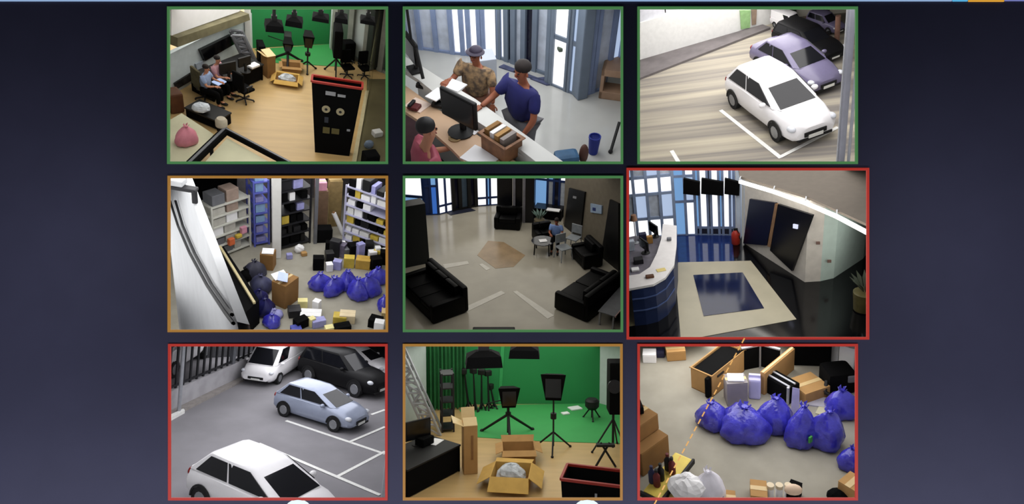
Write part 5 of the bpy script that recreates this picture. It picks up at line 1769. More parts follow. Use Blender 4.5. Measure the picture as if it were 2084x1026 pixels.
# kiosk and things on the floor
box_thing(r2, 'info_kiosk', 'pale grey kiosk box behind the man in camouflage, top middle view', 'kiosk', (470, 590), (602, 572), 0.3, 375, mat('kiosk_grey', (172, 178, 190), rough=0.4, var=0.03))
p = r2.at(1180, 925)
t = r2.thing('blue_bin', 'upright blue bin on the pale floor at the lower right, top middle view', 'bin', p)
MB().lathe([(0.055, 0), (0.06, 0.01), (0.075, 0.24), (0.07, 0.24), (0.055, 0.03)], 16).build('body', mat('blue_plastic', (34, 50, 140), var=0.1), t, True)
MB().lathe([(0.078, 0.235), (0.078, 0.255), (0.066, 0.255), (0.066, 0.235)], 16).build('rim', mat('blue_plastic', (34, 50, 140)), t, True)
r2.one(MB().rbox((0, 0, 0.10), (0.30, 0.2, 0.2), 0.05), 'teal_bag', mat('teal_fabric', (52, 92, 128), var=0.12), 'teal bag at the lower edge right of the counter, top middle view', 'bag', r2.at(1015, 1005), 0.2)
r2.one(MB().ball((0, 0, 0.14), (0.06, 0.06, 0.14), 12, 8, zmin=-0.9), 'brown_flask', mat('brown_flask', (92, 58, 46), var=0.15), 'small brown flask beside the teal bag, top middle view', 'bottle', r2.at(1118, 985), 0.0, None, True)
a_, b_ = r2.at(1285, 925), r2.at(1350, 780)
t = r2.thing('barrier_leg', 'black slanting leg of a barrier at the right edge, top middle view', 'barrier', (a_.x, a_.y, 0), 0.0)
MB().cyl((0, 0, 0), (b_ - a_) * 0.6 + Vector((0, 0, 0.25)), 0.02, None, 8).build('leg', M_BLK, t)
MB().ball((0, 0, 0.02), 0.03, 8, 6).build('foot', M_BLK, t)
# ================================================================ room 9: storeroom with rubbish bags, bottom right
r9 = room(9, 40.0, 5.4, far=34, size=1.3)
r9.build_shell(M_SHELL_L)
r9.ceiling_lamps(2.6, (1.0, 0.98, 0.95))
M_CARPET = mat('grey_carpet', (158, 154, 142), rough=0.95, var=0.06, scale=3, spec=0.1)
ground(r9, M_CARPET)
G9 = 'blue rubbish bags in the bottom right view'
#        X     Y    w    h   rz  lean label
bags9 = [(515, 545, 211, 0.37, 0.2, -0.10, 'leftmost blue rubbish bag of the heap, darker and leaning left, bottom right view'),
         (700, 600, 320, 0.44, -0.4, 0.02, 'largest blue rubbish bag in front of the grey box, bottom right view'),
         (885, 560, 243, 0.46, 0.5, 0.05, 'blue rubbish bag in the middle of the heap, set back, bottom right view'),
         (1045, 655, 211, 0.53, 0.9, 0.12, 'blue rubbish bag with a small green tag, bottom right view'),
         (1190, 660, 236, 0.51, -0.3, 0.10, 'blue rubbish bag at the right front of the heap, bottom right view'),
         (1300, 480, 211, 0.39, 0.1, 0.0, 'blue rubbish bag standing alone behind at the right edge, bottom right view'),
         (1375, 810, 192, 0.28, 0.0, 0.0, 'blue rubbish bag cut off by the right edge, bottom right view')]
for k, (X, Y, w, h, rz, ln, lab) in enumerate(bags9):
    t = bag(r9, lab, r9.at(X, Y - 12), wm(r9, X, Y, w), h, rz, 20 + k, None, 'rubbish_bag', G9, ln, 0.9)
    if 'green tag' in lab:
        MB().box((-0.05, -wm(r9, X, Y, w) * 0.44, h * 0.35), (0.05, 0.02, 0.08)).build('tag', mat('green_tag', (70, 160, 80), var=0.1), t)
# white plastic sheet over the middle bags
# long open crate box at the upper left of the heap
a, b = r9.at(398, 335), r9.at(560, 205)
rz = r9.ang(a, b)
n = Vector((-math.sin(rz), math.cos(rz), 0))
w = (b - a).length
h = r9.top(a, 205)
oc9 = open_carton(r9, 'open_crate', 'long open cardboard crate with black inside at the upper middle, bottom right view', r9.at(540, 250), rz, (w * 1.25, 0.34, h), M_CARD, 0.02, None, (0, 0, 0, 0))
MB().box((0, 0, h * 0.5), (w * 1.2, 0.28, h * 0.9)).build('dark_lining', M_BLACK, oc9)
p = r9.at(470, 300)
t = r9.thing('black_case', 'black case leaning on the end of the long open crate, bottom right view', 'case', p + Vector((0, 0, 0.0)), rz)
MB().rbox((0.05, -0.14, h * 0.48), (w * 0.85, 0.06, h * 0.9), 0.02).build('body', M_BLACK, t)
MB().box((0.05, -0.18, h * 0.8), (0.14, 0.03, 0.03)).build('handle', M_DKMET, t)
# dark cartons and boards behind
t = r9.thing('display_stand', 'black display boards with pale steel edges at the top middle, bottom right view', 'stand', r9.at(800, 190), 0.1)
for x, rzz in ((-0.13, 0.35), (0.13, -0.5)):
    m_ = Matrix.Translation((x, 0, 0.2)) @ Matrix.Rotation(rzz, 4, 'Z')
    MB().box((0, 0, 0), (0.26, 0.03, 0.36), m=m_).build('board', M_BLACK, t)
    MB().box((0, -0.005, 0.19), (0.27, 0.04, 0.02), m=m_).build('edge', M_STEEL, t)
    MB().box((0.13 if x < 0 else -0.13, -0.005, 0), (0.02, 0.045, 0.38), m=m_).build('edge', M_STEEL, t)
a, b = r9.at(825, 350), r9.at(1010, 190)
rz = r9.ang(a, b)
w = (b - a).length
h = r9.top(a, 215)
t = r9.thing('board_carton', 'narrow tan carton standing on edge left of the flat carton, bottom right view', 'box', (a + b) / 2, rz)
MB().rbox((0, 0.03, h / 2), (w, 0.07, h), 0.01).build('body', M_CARD, t)
MB().box((0, 0.03, h + 0.004), (w, 0.03, 0.006)).build('tape', M_TAPE, t)
p = r9.at(1095, 335)
carton(r9, 'flat_carton', 'tan carton with a broad flat top at the upper right, bottom right view', p, 0.62, (wm(r9, 1095, 280, 190), 0.36, r9.top(p, 260) * 0.8), M_CARD)
p = r9.at(925, 345)
t = r9.thing('folded_trolley', 'black folded trolley with two pale steel bars, bottom right view', 'trolley', p, -0.75)
MB().rbox((0, 0, 0.13), (0.42, 0.22, 0.26), 0.02).build('body', M_BLACK, t)
for y in (-0.07, 0.03):
    MB().cyl((-0.2, y, 0.275), (0.2, y, 0.275), 0.014, None, 8).build('bar', M_STEEL, t)
MB().cyl((0.2, -0.1, 0.02), (0.2, -0.1, 0.28), 0.018, None, 8).build('upright', M_STEEL, t)
for y in (-0.1, 0.1):
    MB().cyl((-0.2, y - 0.015, 0.03), (-0.2, y + 0.015, 0.03), 0.03, None, 12).build('wheel', M_BLK, t)
carton(r9, 'grey_box', 'pale grey box with a white lid behind the largest bag, bottom right view', r9.at(648, 385), 0.25, (wm(r9, 640, 390, 130), 0.22, 0.36), mat('grey_card', (136, 130, 132), rough=0.8, var=0.06))
r9.one(MB().rbox((0, 0, 0.01), (wm(r9, 660, 250, 95), 0.16, 0.02), 0.005), 'white_board', M_PAPER, 'white board lying on the pale grey box, bottom right view', 'board', r9.at(648, 385) + Vector((0, 0, 0.374)), 0.1)
p = r9.at(765, 355)
t = r9.thing('lilac_sack', 'pale lilac paper sack between the grey box and the tan carton, bottom right view', 'bag', p)
MB().rbox((0, 0, 0.16), (wm(r9, 765, 355, 75), 0.16, 0.32), 0.03).build('body', mat('lilac_paper', (190, 188, 226), rough=0.8, var=0.06), t)
MB().box((0, 0, 0.33), (wm(r9, 765, 355, 70), 0.04, 0.05)).build('fold', mat('lilac_paper', (190, 188, 226)), t)
p = r9.at(590, 160)
r9.one(MB().ball((0, 0, 0.13), (0.17, 0.14, 0.16), 14, 8, zmin=-0.8, noise=0.15, seed=6), 'tangled_cables', mat('grey_violet_cable', (96, 92, 108), var=0.4, scale=14), 'tangled grey cables in front of the black boards, bottom right view', 'cable', p, 0.3)
r9.one(MB().rbox((0, 0, 0.03), (0.14, 0.10, 0.06), 0.02), 'pink_packet', mat('pale_pink', (222, 190, 206), var=0.1), 'pale pink packet lying on the tangled cables, bottom right view', 'packet', r9.at(610, 125, 0.27), 0.5)
# clear plastic sheet between the bags
r9.one(MB().slab([(-0.05, 0, 0), (0.05, 0, 0.0), (0.06, 0.05, 0.36), (-0.02, 0.06, 0.38)], 0.006), 'plastic_sheet', mat('clear_plastic', (186, 182, 220), rough=0.25, var=0.1), 'strip of clear plastic standing between the blue bags, bottom right view', 'plastic', r9.at(1015, 470), 0.2)
r9.one(MB().box((0, 0, 0.01), (0.3, 0.2, 0.02)), 'paper_sheet', mat('grey_paper', (178, 176, 188), var=0.1), 'grey paper sheet lying behind the blue bags, bottom right view', 'paper', r9.at(1130, 390), -0.1)
p = r9.at(1200, 425)
r9.one(MB().box((0, 0, 0.008), (0.12, 0.36, 0.016)), 'pale_board', mat('beige_board', (196, 192, 164), var=0.06), 'pale beige board lying beside the flat carton, bottom right view', 'board', p, -0.35)
# dark machine heap at the upper right
t = r9.thing('floor_machine', 'black floor machine with grey hose at the upper right, bottom right view', 'machine', r9.at(1275, 300), 0.3)
MB().rbox((0, 0, 0.16), (0.36, 0.34, 0.32), 0.06).build('body', M_BLACK, t, True)
MB().rbox((0.12, -0.16, 0.24), (0.14, 0.05, 0.1), 0.02).build('panel', M_GREY, t)
MB().tube([(-0.18, -0.1, 0.2), (-0.24, -0.2, 0.1), (-0.12, -0.28, 0.05), (0.02, -0.28, 0.03)], 0.025).build('hose', M_BLK, t)
r9.one(MB().rbox((0, 0, 0.2), (0.5, 0.2, 0.4), 0.03), 'black_case', M_BLACK, 'black trunk along the top edge behind the flat carton, bottom right view', 'case', r9.at(1110, 145), 0.05)
for k, (X, Y, z, w, lab) in enumerate(((1250, 130, 0.30, 0.20, 'white carton at the upper right corner, left of two'), (1345, 190, 0.30, 0.20, 'white carton at the upper right corner, right of two'))):
    carton(r9, 'white_carton', lab + ', bottom right view', r9.at(X, Y, 0.0), -0.5, (w, 0.16, 0.40), M_PAPER, tape=False)
# left: stacked cartons
carton(r9, 'brown_carton', 'large brown carton at the left edge, lower of two, bottom right view', r9.at(70, 735), -0.62 + 1.57, (0.46, 0.46, 0.34), M_CARDDK)
q0 = r9.at(70, 735)
carton(r9, 'brown_carton', 'brown carton on top of the stack at the left edge, bottom right view', q0 + Vector((-0.06, 0.08, 0.355)), -0.62 + 1.57, (0.40, 0.36, 0.22), M_CARDDK)
t = r9.thing('black_box', 'small black box with white paper at the left edge, bottom right view', 'box', q0 + Vector((-0.10, 0.14, 0.592)), 0.4)
MB().rbox((0, 0, 0.05), (0.24, 0.2, 0.1), 0.02).build('body', M_BLACK, t)
MB().box((-0.03, 0, 0.104), (0.12, 0.12, 0.008)).build('paper', M_PAPER, t)
# upper left corner
carton(r9, 'white_carton', 'white carton with a blue band at the upper left corner, bottom right view', r9.at(115, 130), 0.1, (0.20, 0.18, 0.14), M_PAPER, tape=False)
r9.one(MB().rbox((0, 0, 0.06), (0.14, 0.14, 0.12), 0.03), 'navy_pouch', mat('navy_cloth', (30, 32, 62), var=0.1), 'small navy pouch beside the white carton at the upper left, bottom right view', 'bag', r9.at(180, 105), 0.1)
carton(r9, 'tan_carton', 'tan carton cut off by the top edge, upper left, bottom right view', r9.at(275, 112), 0.25, (0.28, 0.22, 0.16), M_CARD)
# bottom left: yellow trolley with bottles, white goods
a, b = r9.at(110, 960, 0.18), r9.at(310, 715, 0.18)
rz = r9.ang(a, b)
L = (b - a).length
t = r9.thing('yellow_trolley', 'yellow flat trolley with a black edge at the lower left corner, bottom right view', 'trolley', ((a + b) / 2).to_tuple()[:2] + (0,), rz)
M_YEL = mat('yellow_deck', (228, 204, 92), rough=0.5, var=0.06)
MB().rbox((0, -0.03, 0.15), (L, 0.22, 0.05), 0.02).build('deck', M_YEL, t)
MB().rbox((0, -0.16, 0.16), (L, 0.03, 0.07), 0.01).build('edge', M_BLK, t)
MB().rbox((-L / 2 - 0.02, -0.02, 0.14), (0.04, 0.26, 0.06), 0.01).build('bumper', M_BLK, t)
for sx in (-1, 1):
    for sy in (-1, 1):
        MB().cyl((sx * L * 0.4, sy * 0.08 - 0.03, 0.05), (sx * L * 0.4, sy * 0.08 + 0.02 - 0.03, 0.05), 0.05, None, 12).build('wheel', M_BLK, t)


def bottle(rm, label, p, m, capm, s=1.0, group=None):
    t = rm.thing('bottle', label, 'bottle', p, 0, group, s)
    MB().lathe([(0.03, 0), (0.036, 0.01), (0.036, 0.13), (0.015, 0.17), (0.014, 0.19)], 14).build('body', m, t, True)
    MB().lathe([(0.017, 0.185), (0.017, 0.215), (0.005, 0.217)], 12).build('cap', capm, t, True)
    return t


M_MAROON = mat('maroon_plastic', (104, 34, 34), var=0.1)
M_NAVYP = mat('navy_plastic', (40, 42, 78), var=0.1)
for X, Y, m_, c_, lab in ((228, 812, M_BLK, M_MAROON, 'black bottle with maroon cap at the far end of the yellow trolley'), (255, 835, M_MAROON, M_BLK, 'maroon bottle beside the black one on the yellow trolley'), (130, 890, M_NAVYP, M_NAVYP, 'navy bottle on the near end of the yellow trolley'), (185, 875, M_BLK, M_BLK, 'short black bottle in the middle of the yellow trolley'), (160, 912, M_MAROON, M_BLK, 'dark maroon bottle nearest on the yellow trolley')):
    bottle(r9, lab + ', bottom right view', r9.at(X, Y, 0.176), m_, c_, 1.1, 'bottles on the yellow trolley')
carton(r9, 'yellow_carton', 'yellow carton beside the yellow trolley at the lower edge, bottom right view', r9.at(330, 990), rz, (0.36, 0.26, 0.14), mat('straw_card', (226, 200, 120), var=0.05))
r9.one(MB().ball((0, 0, 0.1), (0.2, 0.16, 0.13), 16, 9, zmin=-0.7, noise=0.2, seed=9), 'white_packing', M_PAPER, 'crumpled white packing paper at the lower edge, bottom right view', 'packaging', r9.at(345, 960, 0.145), 0.2)
t = bag(r9, 'white carrier bag with blue print and tied top at the lower edge, bottom right view', r9.at(480, 985), 0.34, 0.40, 0.3, 44, mat('white_plastic', (232, 230, 240), rough=0.4, var=0.05), 'carrier_bag', None, 0.0, 0.8)
for x, y in ((-0.09, -0.125), (0.10, -0.12)):
    MB().slab([(x - 0.03, y, 0.03), (x + 0.03, y, 0.03), (x + 0.04, y + 0.03, 0.15), (x - 0.02, y + 0.03, 0.15)], 0.02).build('print', mat('blue_print', (92, 116, 172), var=0.1), t)
carton(r9, 'tan_carton', 'flat tan carton at the lower edge right of the white carrier bag, bottom right view', r9.at(600, 1010), 0.05, (0.16, 0.2, 0.06), M_CARD)
carton(r9, 'tan_carton', 'tan carton left of the white tubes at the lower edge, bottom right view', r9.at(790, 990), 0.03, (0.17, 0.24, 0.14), M_CARD)
for k in range(3):
    p = r9.at(862 + k * 55, 985)
    t = r9.thing('white_tube', ['leftmost', 'middle', 'rightmost'][k] + ' of three upright white tubes at the lower edge, bottom right view', 'tube', p, 0, 'white tubes at the lower edge')
    MB().lathe([(0.035, 0), (0.036, 0.17), (0.03, 0.18), (0.012, 0.18)], 14).build('body', M_PAPER, t, True)
    MB().lathe([(0.037, 0.14), (0.038, 0.185), (0.01, 0.186)], 14).build('cap', mat('cream_cap', (222, 206, 176), var=0.05), t, True)
carton(r9, 'black_carton', 'black carton with a pale top beside the white tubes, bottom right view', r9.at(1010, 985), -0.35, (0.12, 0.16, 0.16), M_BLACK, tape=False)
r9.one(MB().ball((0, 0, 0.05), (0.09, 0.06, 0.06), 12, 8, zmin=-0.6), 'beige_cushion', mat('beige_cloth', (222, 196, 170), var=0.06), 'small beige pad on top of the black carton, bottom right view', 'pad', r9.at(1005, 960, 0.185), 0.2, None, True)
carton(r9, 'tan_carton', 'tan carton at the lower right corner, bottom right view', r9.at(1370, 985), 0.9, (0.22, 0.2, 0.22), M_CARD)
r9.one(MB().ball((0, 0, 0.06), (0.12, 0.09, 0.07), 12, 8, zmin=-0.7, noise=0.1), 'black_cloth', M_BLACK, 'black cloth at the lower right corner beside the tan carton, bottom right view', 'cloth', r9.at(1285, 1000), 0.2)
# dashed orange line strung across this opening at the wall
def at_wall(X, Y):
    return r9.px(X, Y)


tl = bpy.data.objects.new('dashed_line', None)
COL.objects.link(tl)
x0_, y0_ = at_wall(700, -6)
x1_, y1_ = at_wall(140, 1026)
tl.matrix_world = Matrix.Translation(wall_pt(x1_, y1_, 0))
tag(tl, 'dashed orange line slanting across the bottom right view', 'line')
inv = tl.matrix_world.inverted()
dv = Vector((x1_ - x0_, y1_ - y0_))
Ld = dv.length
dv.normalize()
nv_ = Vector((-dv.y, dv.x)) * 1.3
M_DASH = glow('orange_dash', (226, 170, 96), 0.9)
k = 0.0
while k < Ld:
    e = min(k + 11, Ld)
    c = [(x0_ + dv.x * k - nv_.x, y0_ + dv.y * k - nv_.y), (x0_ + dv.x * e - nv_.x, y0_ + dv.y * e - nv_.y), (x0_ + dv.x * e + nv_.x, y0_ + dv.y * e + nv_.y), (x0_ + dv.x * k + nv_.x, y0_ + dv.y * k + nv_.y)]
    f_ = [inv @ wall_pt(x, y, 0.016) for x, y in c]
    b_ = [inv @ wall_pt(x, y, 0.013) for x, y in c]
    MB().add(f_ + b_, [(0, 1, 2, 3), (7, 6, 5, 4), (0, 4, 5, 1), (1, 5, 6, 2), (2, 6, 7, 3), (3, 7, 4, 0)]).build('dash', M_DASH, tl)
    k += 17
# ================================================================ room 4: packed storeroom, middle left
r4 = room(4, 33.0, 8.7, far=66, size=1.9)
r4.build_shell(M_SHELL_L)
r4.ceiling_lamps(2.7, (1.0, 0.99, 0.97))
side_fill_lamp(r4, 'left', 0.9, (1.0, 0.99, 0.97), 7.0, 14.0)
ground(r4, M_CARPET)
# near partition wall at the left, its top edge running down the view; two cables along its face
zt = 6.2
a, b = r4.at(135, 60, zt), r4.at(505, 1060, zt)
a, b = Vector((a.x, a.y, 0)), Vector((b.x, b.y, 0))
a = a + (a - b) * 0.9
M_PART = mat('white_partition', (214, 216, 220), rough=0.7, var=0.03)
wall_slab(r4, 'wall_near_partition', a, b, zt, M_PART, 0.06)
for k, (pts, lab) in enumerate((([(62, 190), (110, 340), (180, 500), (290, 700), (400, 860), (490, 975)], 'outer dark cable running down the white partition, middle left view'), ([(95, 190), (140, 340), (215, 510), (320, 700), (425, 850), (520, 975)], 'inner dark cable running down the white partition, middle left view'))):
    q = [r4.on_wall(a, b, x, y) for x, y in pts]
    e = (b - a).normalized()
    n = Vector((-e.y, e.x, 0))
    if n.dot(r4.Mi @ Vector((0, 0, 0)) - a) < 0:
        n = -n
    mb = MB().tube([p - q[0] + n * 0.02 for p in q], 0.012, 6)
    r4.one(mb, 'wall_cable', M_DKMET, lab, 'cable', q[0])
# dark bracket lamp at the upper left corner
t = r4.thing('bracket_lamp', 'dark bracket with a pale lamp box at the upper left corner, middle left view', 'lamp', r4.at(128, 118, zt + 0.12), -0.3)
MB().rbox((-0.06, 0, 0.06), (0.15, 0.1, 0.05), 0.01).build('housing', mat('pale_housing', (200, 202, 206), var=0.05), t)
MB().rbox((0.0, -0.02, 0.02), (0.22, 0.07, 0.03), 0.01).build('arm', M_DKMET, t)
MB().rbox((0.08, 0, -0.04), (0.04, 0.03, 0.14), 0.01).build('strut', M_DKMET, t)
# black bench row with a pale rail just behind the partition
fl = [(315, 625), (380, 600), (590, 930), (510, 1010)]
pts = [r4.at(x, y, 0.0) for x, y in fl]
c = sum(pts, Vector()) / 4
t = r4.thing('bench_row', 'long black bench with a pale top rail behind the white partition, middle left view', 'bench', c)
MB().prism([(p.x - c.x, p.y - c.y) for p in pts], 0.0, 0.62).build('body', M_BLACK, t)
m0, m1 = pts[0].lerp(pts[1], 0.65) - c, pts[3].lerp(pts[2], 0.65) - c
MB().bar((m0.x, m0.y, 0.65), (m1.x, m1.y, 0.65), 0.05).build('top_rail', mat('cream_rail', (196, 182, 140), var=0.05), t)
# back wall
ba, bb = r4.at(100, 230), r4.at(1500, 130)
wall_slab(r4, 'wall_back_store', ba, bb, 8, mat('dim_store_wall', (120, 116, 118), var=0.1), 0.1)
wall_panel(r4, ba, bb, [(120, 20), (440, 20), (440, 105), (150, 175)], M_BLACK, 'trim_black_panel', None, None, 0.3)  # black panel over the upper left of the back wall
# white shelf with grey drawers at the left
a, b = r4.at(320, 560), r4.at(545, 470)
rz = r4.ang(a, b)
w = (b - a).length
hS = r4.top(a, 235)
pS = (a + b) / 2 + Vector((-math.sin(rz), math.cos(rz), 0)) * 0.25
rack(r4, 'drawer_shelf', 'pale grey shelf unit beside the white partition, middle left view', pS, rz, w, 0.45, hS, 6, mat('pale_shelf', (200, 200, 192), rough=0.6, var=0.05))
M_PINK = mat('pink_card', (214, 150, 170), var=0.1)
M_ORG = mat('orange_card', (222, 112, 66), var=0.1)
M_LGREY = mat('light_grey_plastic', (186, 184, 176), var=0.08)
M_YELL = mat('yellow_card', (206, 180, 72), var=0.1)
M_BLUEC = mat('blue_card', (70, 78, 170), var=0.1)
M_LILAC = mat('lilac_card', (160, 160, 214), var=0.1)
shelf_goods(r4, pS, rz, w, 0.45, hS, 6, [(M_LGREY, 'light grey'), (M_LGREY, 'light grey'), (M_PAPER, 'white'), (M_GREY, 'dark grey'), (mat('taupe_card', (160, 140, 128), var=0.1), 'taupe')], 'drawer box', 'pale shelf unit, middle left view', 'drawer_box', 'box', 'drawer boxes on the pale shelf', 0.95, 1, hmax=0.85, wr=(0.18, 0.34))
for X, Y, m_, lab in ((418, 436, M_ORG, 'bright orange packet at the front of the pale shelf, middle left view'), (492, 365, M_PINK, 'pink packet on the pale shelf near its right end, middle left view'), (462, 402, M_YELL, 'small yellow packet between the pink and orange ones, middle left view')):
    q = r4.on_wall(a + Vector((0, -0.02, 0)), b + Vector((0, -0.02, 0)), X, Y)
    r4.one(MB().rbox((0, 0, 0), (0.15, 0.1, 0.18 if m_ is not M_YELL else 0.09), 0.02), 'packet', m_, lab, 'packet', q, rz)
# rack with its blue light put into the colours, and white column
a, b = r4.at(560, 480), r4.at(655, 462)
rz = r4.ang(a, b)
w = (b - a).length
hB = r4.top(a, 85)
pB = (a + b) / 2 + Vector((-0.10, 0.30, 0))
rack(r4, 'blue_rack', 'blue rack full of blue cartons left of the white column, middle left view', pB, rz, w, 0.5, hB, 7, mat('blue_lit_steel', (92, 100, 190), rough=0.5, var=0.08))
shelf_goods(r4, pB, rz, w, 0.5, hB, 7, [(M_BLUEC, 'blue'), (M_LILAC, 'lilac'), (M_BLUEC, 'blue'), (mat('sky_card', (150, 186, 226), var=0.1), 'sky blue'), (M_NAVYP, 'navy')], 'carton', 'blue rack, middle left view', 'blue_carton', 'box', 'cartons on the blue rack', 1.0, 2, hmax=0.82, wr=(0.14, 0.24))
p = r4.at(692, 528)
r4.one(MB().rbox((0, 0, 4), (wm(r4, 692, 528, 52), 0.2, 8), 0.02), 'store_column', M_WHITE, 'white column in the middle of the storeroom, middle left view', 'column', p, 0.1)
# dark rack behind the column
a, b = r4.at(720, 500), r4.at(905, 450)
rz = r4.ang(a, b)
w = (b - a).length
hD = r4.top(a, 70)
pD = (a + b) / 2 + Vector((-math.sin(rz), math.cos(rz), 0)) * 0.3
rack(r4, 'dark_rack', 'black rack with scattered small goods right of the white column, middle left view', pD, rz, w, 0.5, hD, 7, M_DKMET)
shelf_goods(r4, pD, rz, w, 0.5, hD, 7, [(M_BLACK, 'black'), (M_BLACK, 'black'), (M_BLK, 'black'), (M_DKMET, 'dark'), (M_PAPER, 'white'), (M_YELL, 'yellow'), (M_LILAC, 'lilac'), (M_BLACK, 'black'), (M_BLACK, 'black'), (M_GREY, 'grey')], 'packed box', 'black rack, middle left view', 'packed_box', 'box', 'goods on the black rack', 0.95, 5, hmax=0.84, wr=(0.10, 0.26))
# steel upright and aisle goods
p = r4.at(925, 445)
r4.one(MB().box((0, 0, 1.6), (0.08, 0.1, 3.2)), 'steel_upright', M_GREY, 'grey steel upright at the aisle beside the black rack, middle left view', 'post', p, 0.1)
carton(r4, 'tall_brown_carton', 'tall brown carton in the aisle, middle left view', r4.at(955, 372), 0.15, (0.3, 0.3, r4.top(r4.at(955, 372), 120)), mat('dull_brown_card', (120, 94, 72), var=0.12))
carton(r4, 'pink_carton', 'pink carton on top of the tall brown one, middle left view', r4.at(955, 372) + Vector((-0.02, 0, r4.top(r4.at(955, 372), 120) + 0.015)), 0.15, (0.26, 0.26, 0.22), M_PINK)
r4.one(MB().rbox((0, 0, 0.2), (0.4, 0.3, 0.4), 0.02), 'black_crate', M_BLACK, 'black crate on the floor of the aisle, middle left view', 'crate', r4.at(968, 385) + Vector((0.02, -0.36, 0)), 0.1)
carton(r4, 'tan_carton', 'tan carton high in the aisle at the top edge, middle left view', r4.at(1035, 330), 0.15, (0.34, 0.3, r4.top(r4.at(1035, 330), 60)), mat('olive_card', (150, 128, 84), var=0.15))
t = r4.thing('white_roll', 'leaning white roll in the aisle right of the black crate, middle left view', 'roll', r4.at(1085, 395))
MB().cyl((0.05, 0, 0.02), (-0.22, 0.1, 0.62), 0.06, None, 12).build('tube', M_PAPER, t, True)
MB().cyl((-0.22, 0.1, 0.62), (-0.235, 0.105, 0.65), 0.035, None, 12).build('core', M_CARDIN, t)
# white rack on the right
a, b = r4.at(1085, 440), r4.at(1440, 570)
rz = r4.ang(a, b)
w = (b - a).length
hW = r4.top(a, 95)
pW = (a + b) / 2 + Vector((-math.sin(rz), math.cos(rz), 0)) * 0.3
M_LILST = mat('lilac_steel', (178, 178, 206), rough=0.5, var=0.05)
rack(r4, 'white_rack', 'pale rack crammed with white and black goods at the right edge, middle left view', pW, rz, w, 0.55, hW, 7, M_LILST)
shelf_goods(r4, pW, rz, w, 0.55, hW, 7, [(M_PAPER, 'white'), (M_PAPER, 'white'), (M_BLACK, 'black'), (M_BLK, 'black'), (M_PAPER, 'white'), (M_LILAC, 'lilac'), (M_YELL, 'yellow'), (M_GREY, 'grey'), (M_BLACK, 'black'), (M_WHITE, 'white')], 'carton', 'pale rack, middle left view', 'packed_carton', 'box', 'goods on the pale rack', 0.95, 9, hmax=0.85, wr=(0.10, 0.28))
# heap in front of the pale rack
rnd = random.Random(12)
heap = [(945, 600, 0.26, 0.20, 0.34, M_BLACK, 'black case at the left end of the heap'), (1010, 560, 0.2, 0.2, 0.30, M_BLK, 'dark carton behind the small white box'), (1010, 610, 0.16, 0.16, 0.20, M_PAPER, 'small white box at the left of the heap'), (1060, 600, 0.2, 0.16, 0.24, M_LILAC, 'lilac box in the heap'),
        (1080, 520, 0.26, 0.2, 0.36, mat('grey_violet_case', (110, 104, 124), var=0.2), 'grey violet case at the back of the heap'), (1130, 585, 0.26, 0.2, 0.28, M_YELL, 'dull yellow box left of the larger yellow one'), (1215, 590, 0.36, 0.26, 0.26, mat('golden_card', (196, 158, 68), var=0.08), 'golden yellow carton in the heap'),
        (1160, 530, 0.3, 0.24, 0.4, M_BLACK, 'black carton at the back of the heap'), (1290, 600, 0.26, 0.22, 0.34, M_BLACK, 'black case at the right end of the heap'), (1300, 545, 0.14, 0.14, 0.38, M_PAPER, 'upright white box at the right end of the heap'), (1250, 520, 0.2, 0.2, 0.42, M_DKMET, 'dark tall box behind the golden carton'), (1345, 545, 0.14, 0.14, 0.32, M_PAPER, 'white box touching the right edge')]
for k, (X, Y, w_, d_, h_, m_, lab) in enumerate(heap):
    carton(r4, 'heap_box', lab + ', middle left view', r4.at(X, Y), rnd.uniform(-0.5, 0.5), (w_, d_, h_), m_, 'heap before the pale rack', tape=False)
back = [M_BLACK, M_DKMET, M_PAPER, M_GREY, M_BLACK, M_LILAC, M_BLACK, M_PAPER, M_YELL, M_BLACK]
word = ['black', 'dark', 'white', 'grey', 'deep black', 'lilac', 'matt black', 'bright white', 'yellow', 'large black']
for k, m_ in enumerate(back):
    X, Y = 1010 + k * 37, 500 + (k % 2) * 14 + k * 6
    s_ = rnd.uniform(0.18, 0.26)
    carton(r4, 'heap_box', f'{word[k]} box in the back row of the heap, {ORD[k]} from left, middle left view', r4.at(X, Y), rnd.uniform(-0.5, 0.5), (s_, s_ * 0.8, rnd.uniform(0.28, 0.5)), m_, 'heap before the pale rack', tape=False)
# blue bags
G4 = 'blue rubbish bags in the middle left view'
for k, (X, Y, w_, h_, ln, lab) in enumerate(((960, 715, 150, 0.42, -0.05, 'leftmost blue rubbish bag before the heap'), (1035, 745, 150, 0.44, 0.05, 'second blue rubbish bag with a bright highlight'), (1120, 705, 140, 0.44, 0, 'blue rubbish bag further back in the middle'), (1180, 770, 150, 0.52, 0.05, 'blue rubbish bag nearest the viewer in the heap'), (1250, 750, 150, 0.52, 0.1, 'blue rubbish bag leaning right'), (1310, 680, 130, 0.44, 0.1, 'rightmost blue rubbish bag of the heap'), (1345, 835, 120, 0.34, 0, 'blue rubbish bag cut off by the right edge'))):
    bag(r4, lab + ', middle left view', r4.at(X, Y), wm(r4, X, Y, w_ * 1.04), h_, k * 0.7, 60 + k, None, 'rubbish_bag', G4, ln, 0.72)
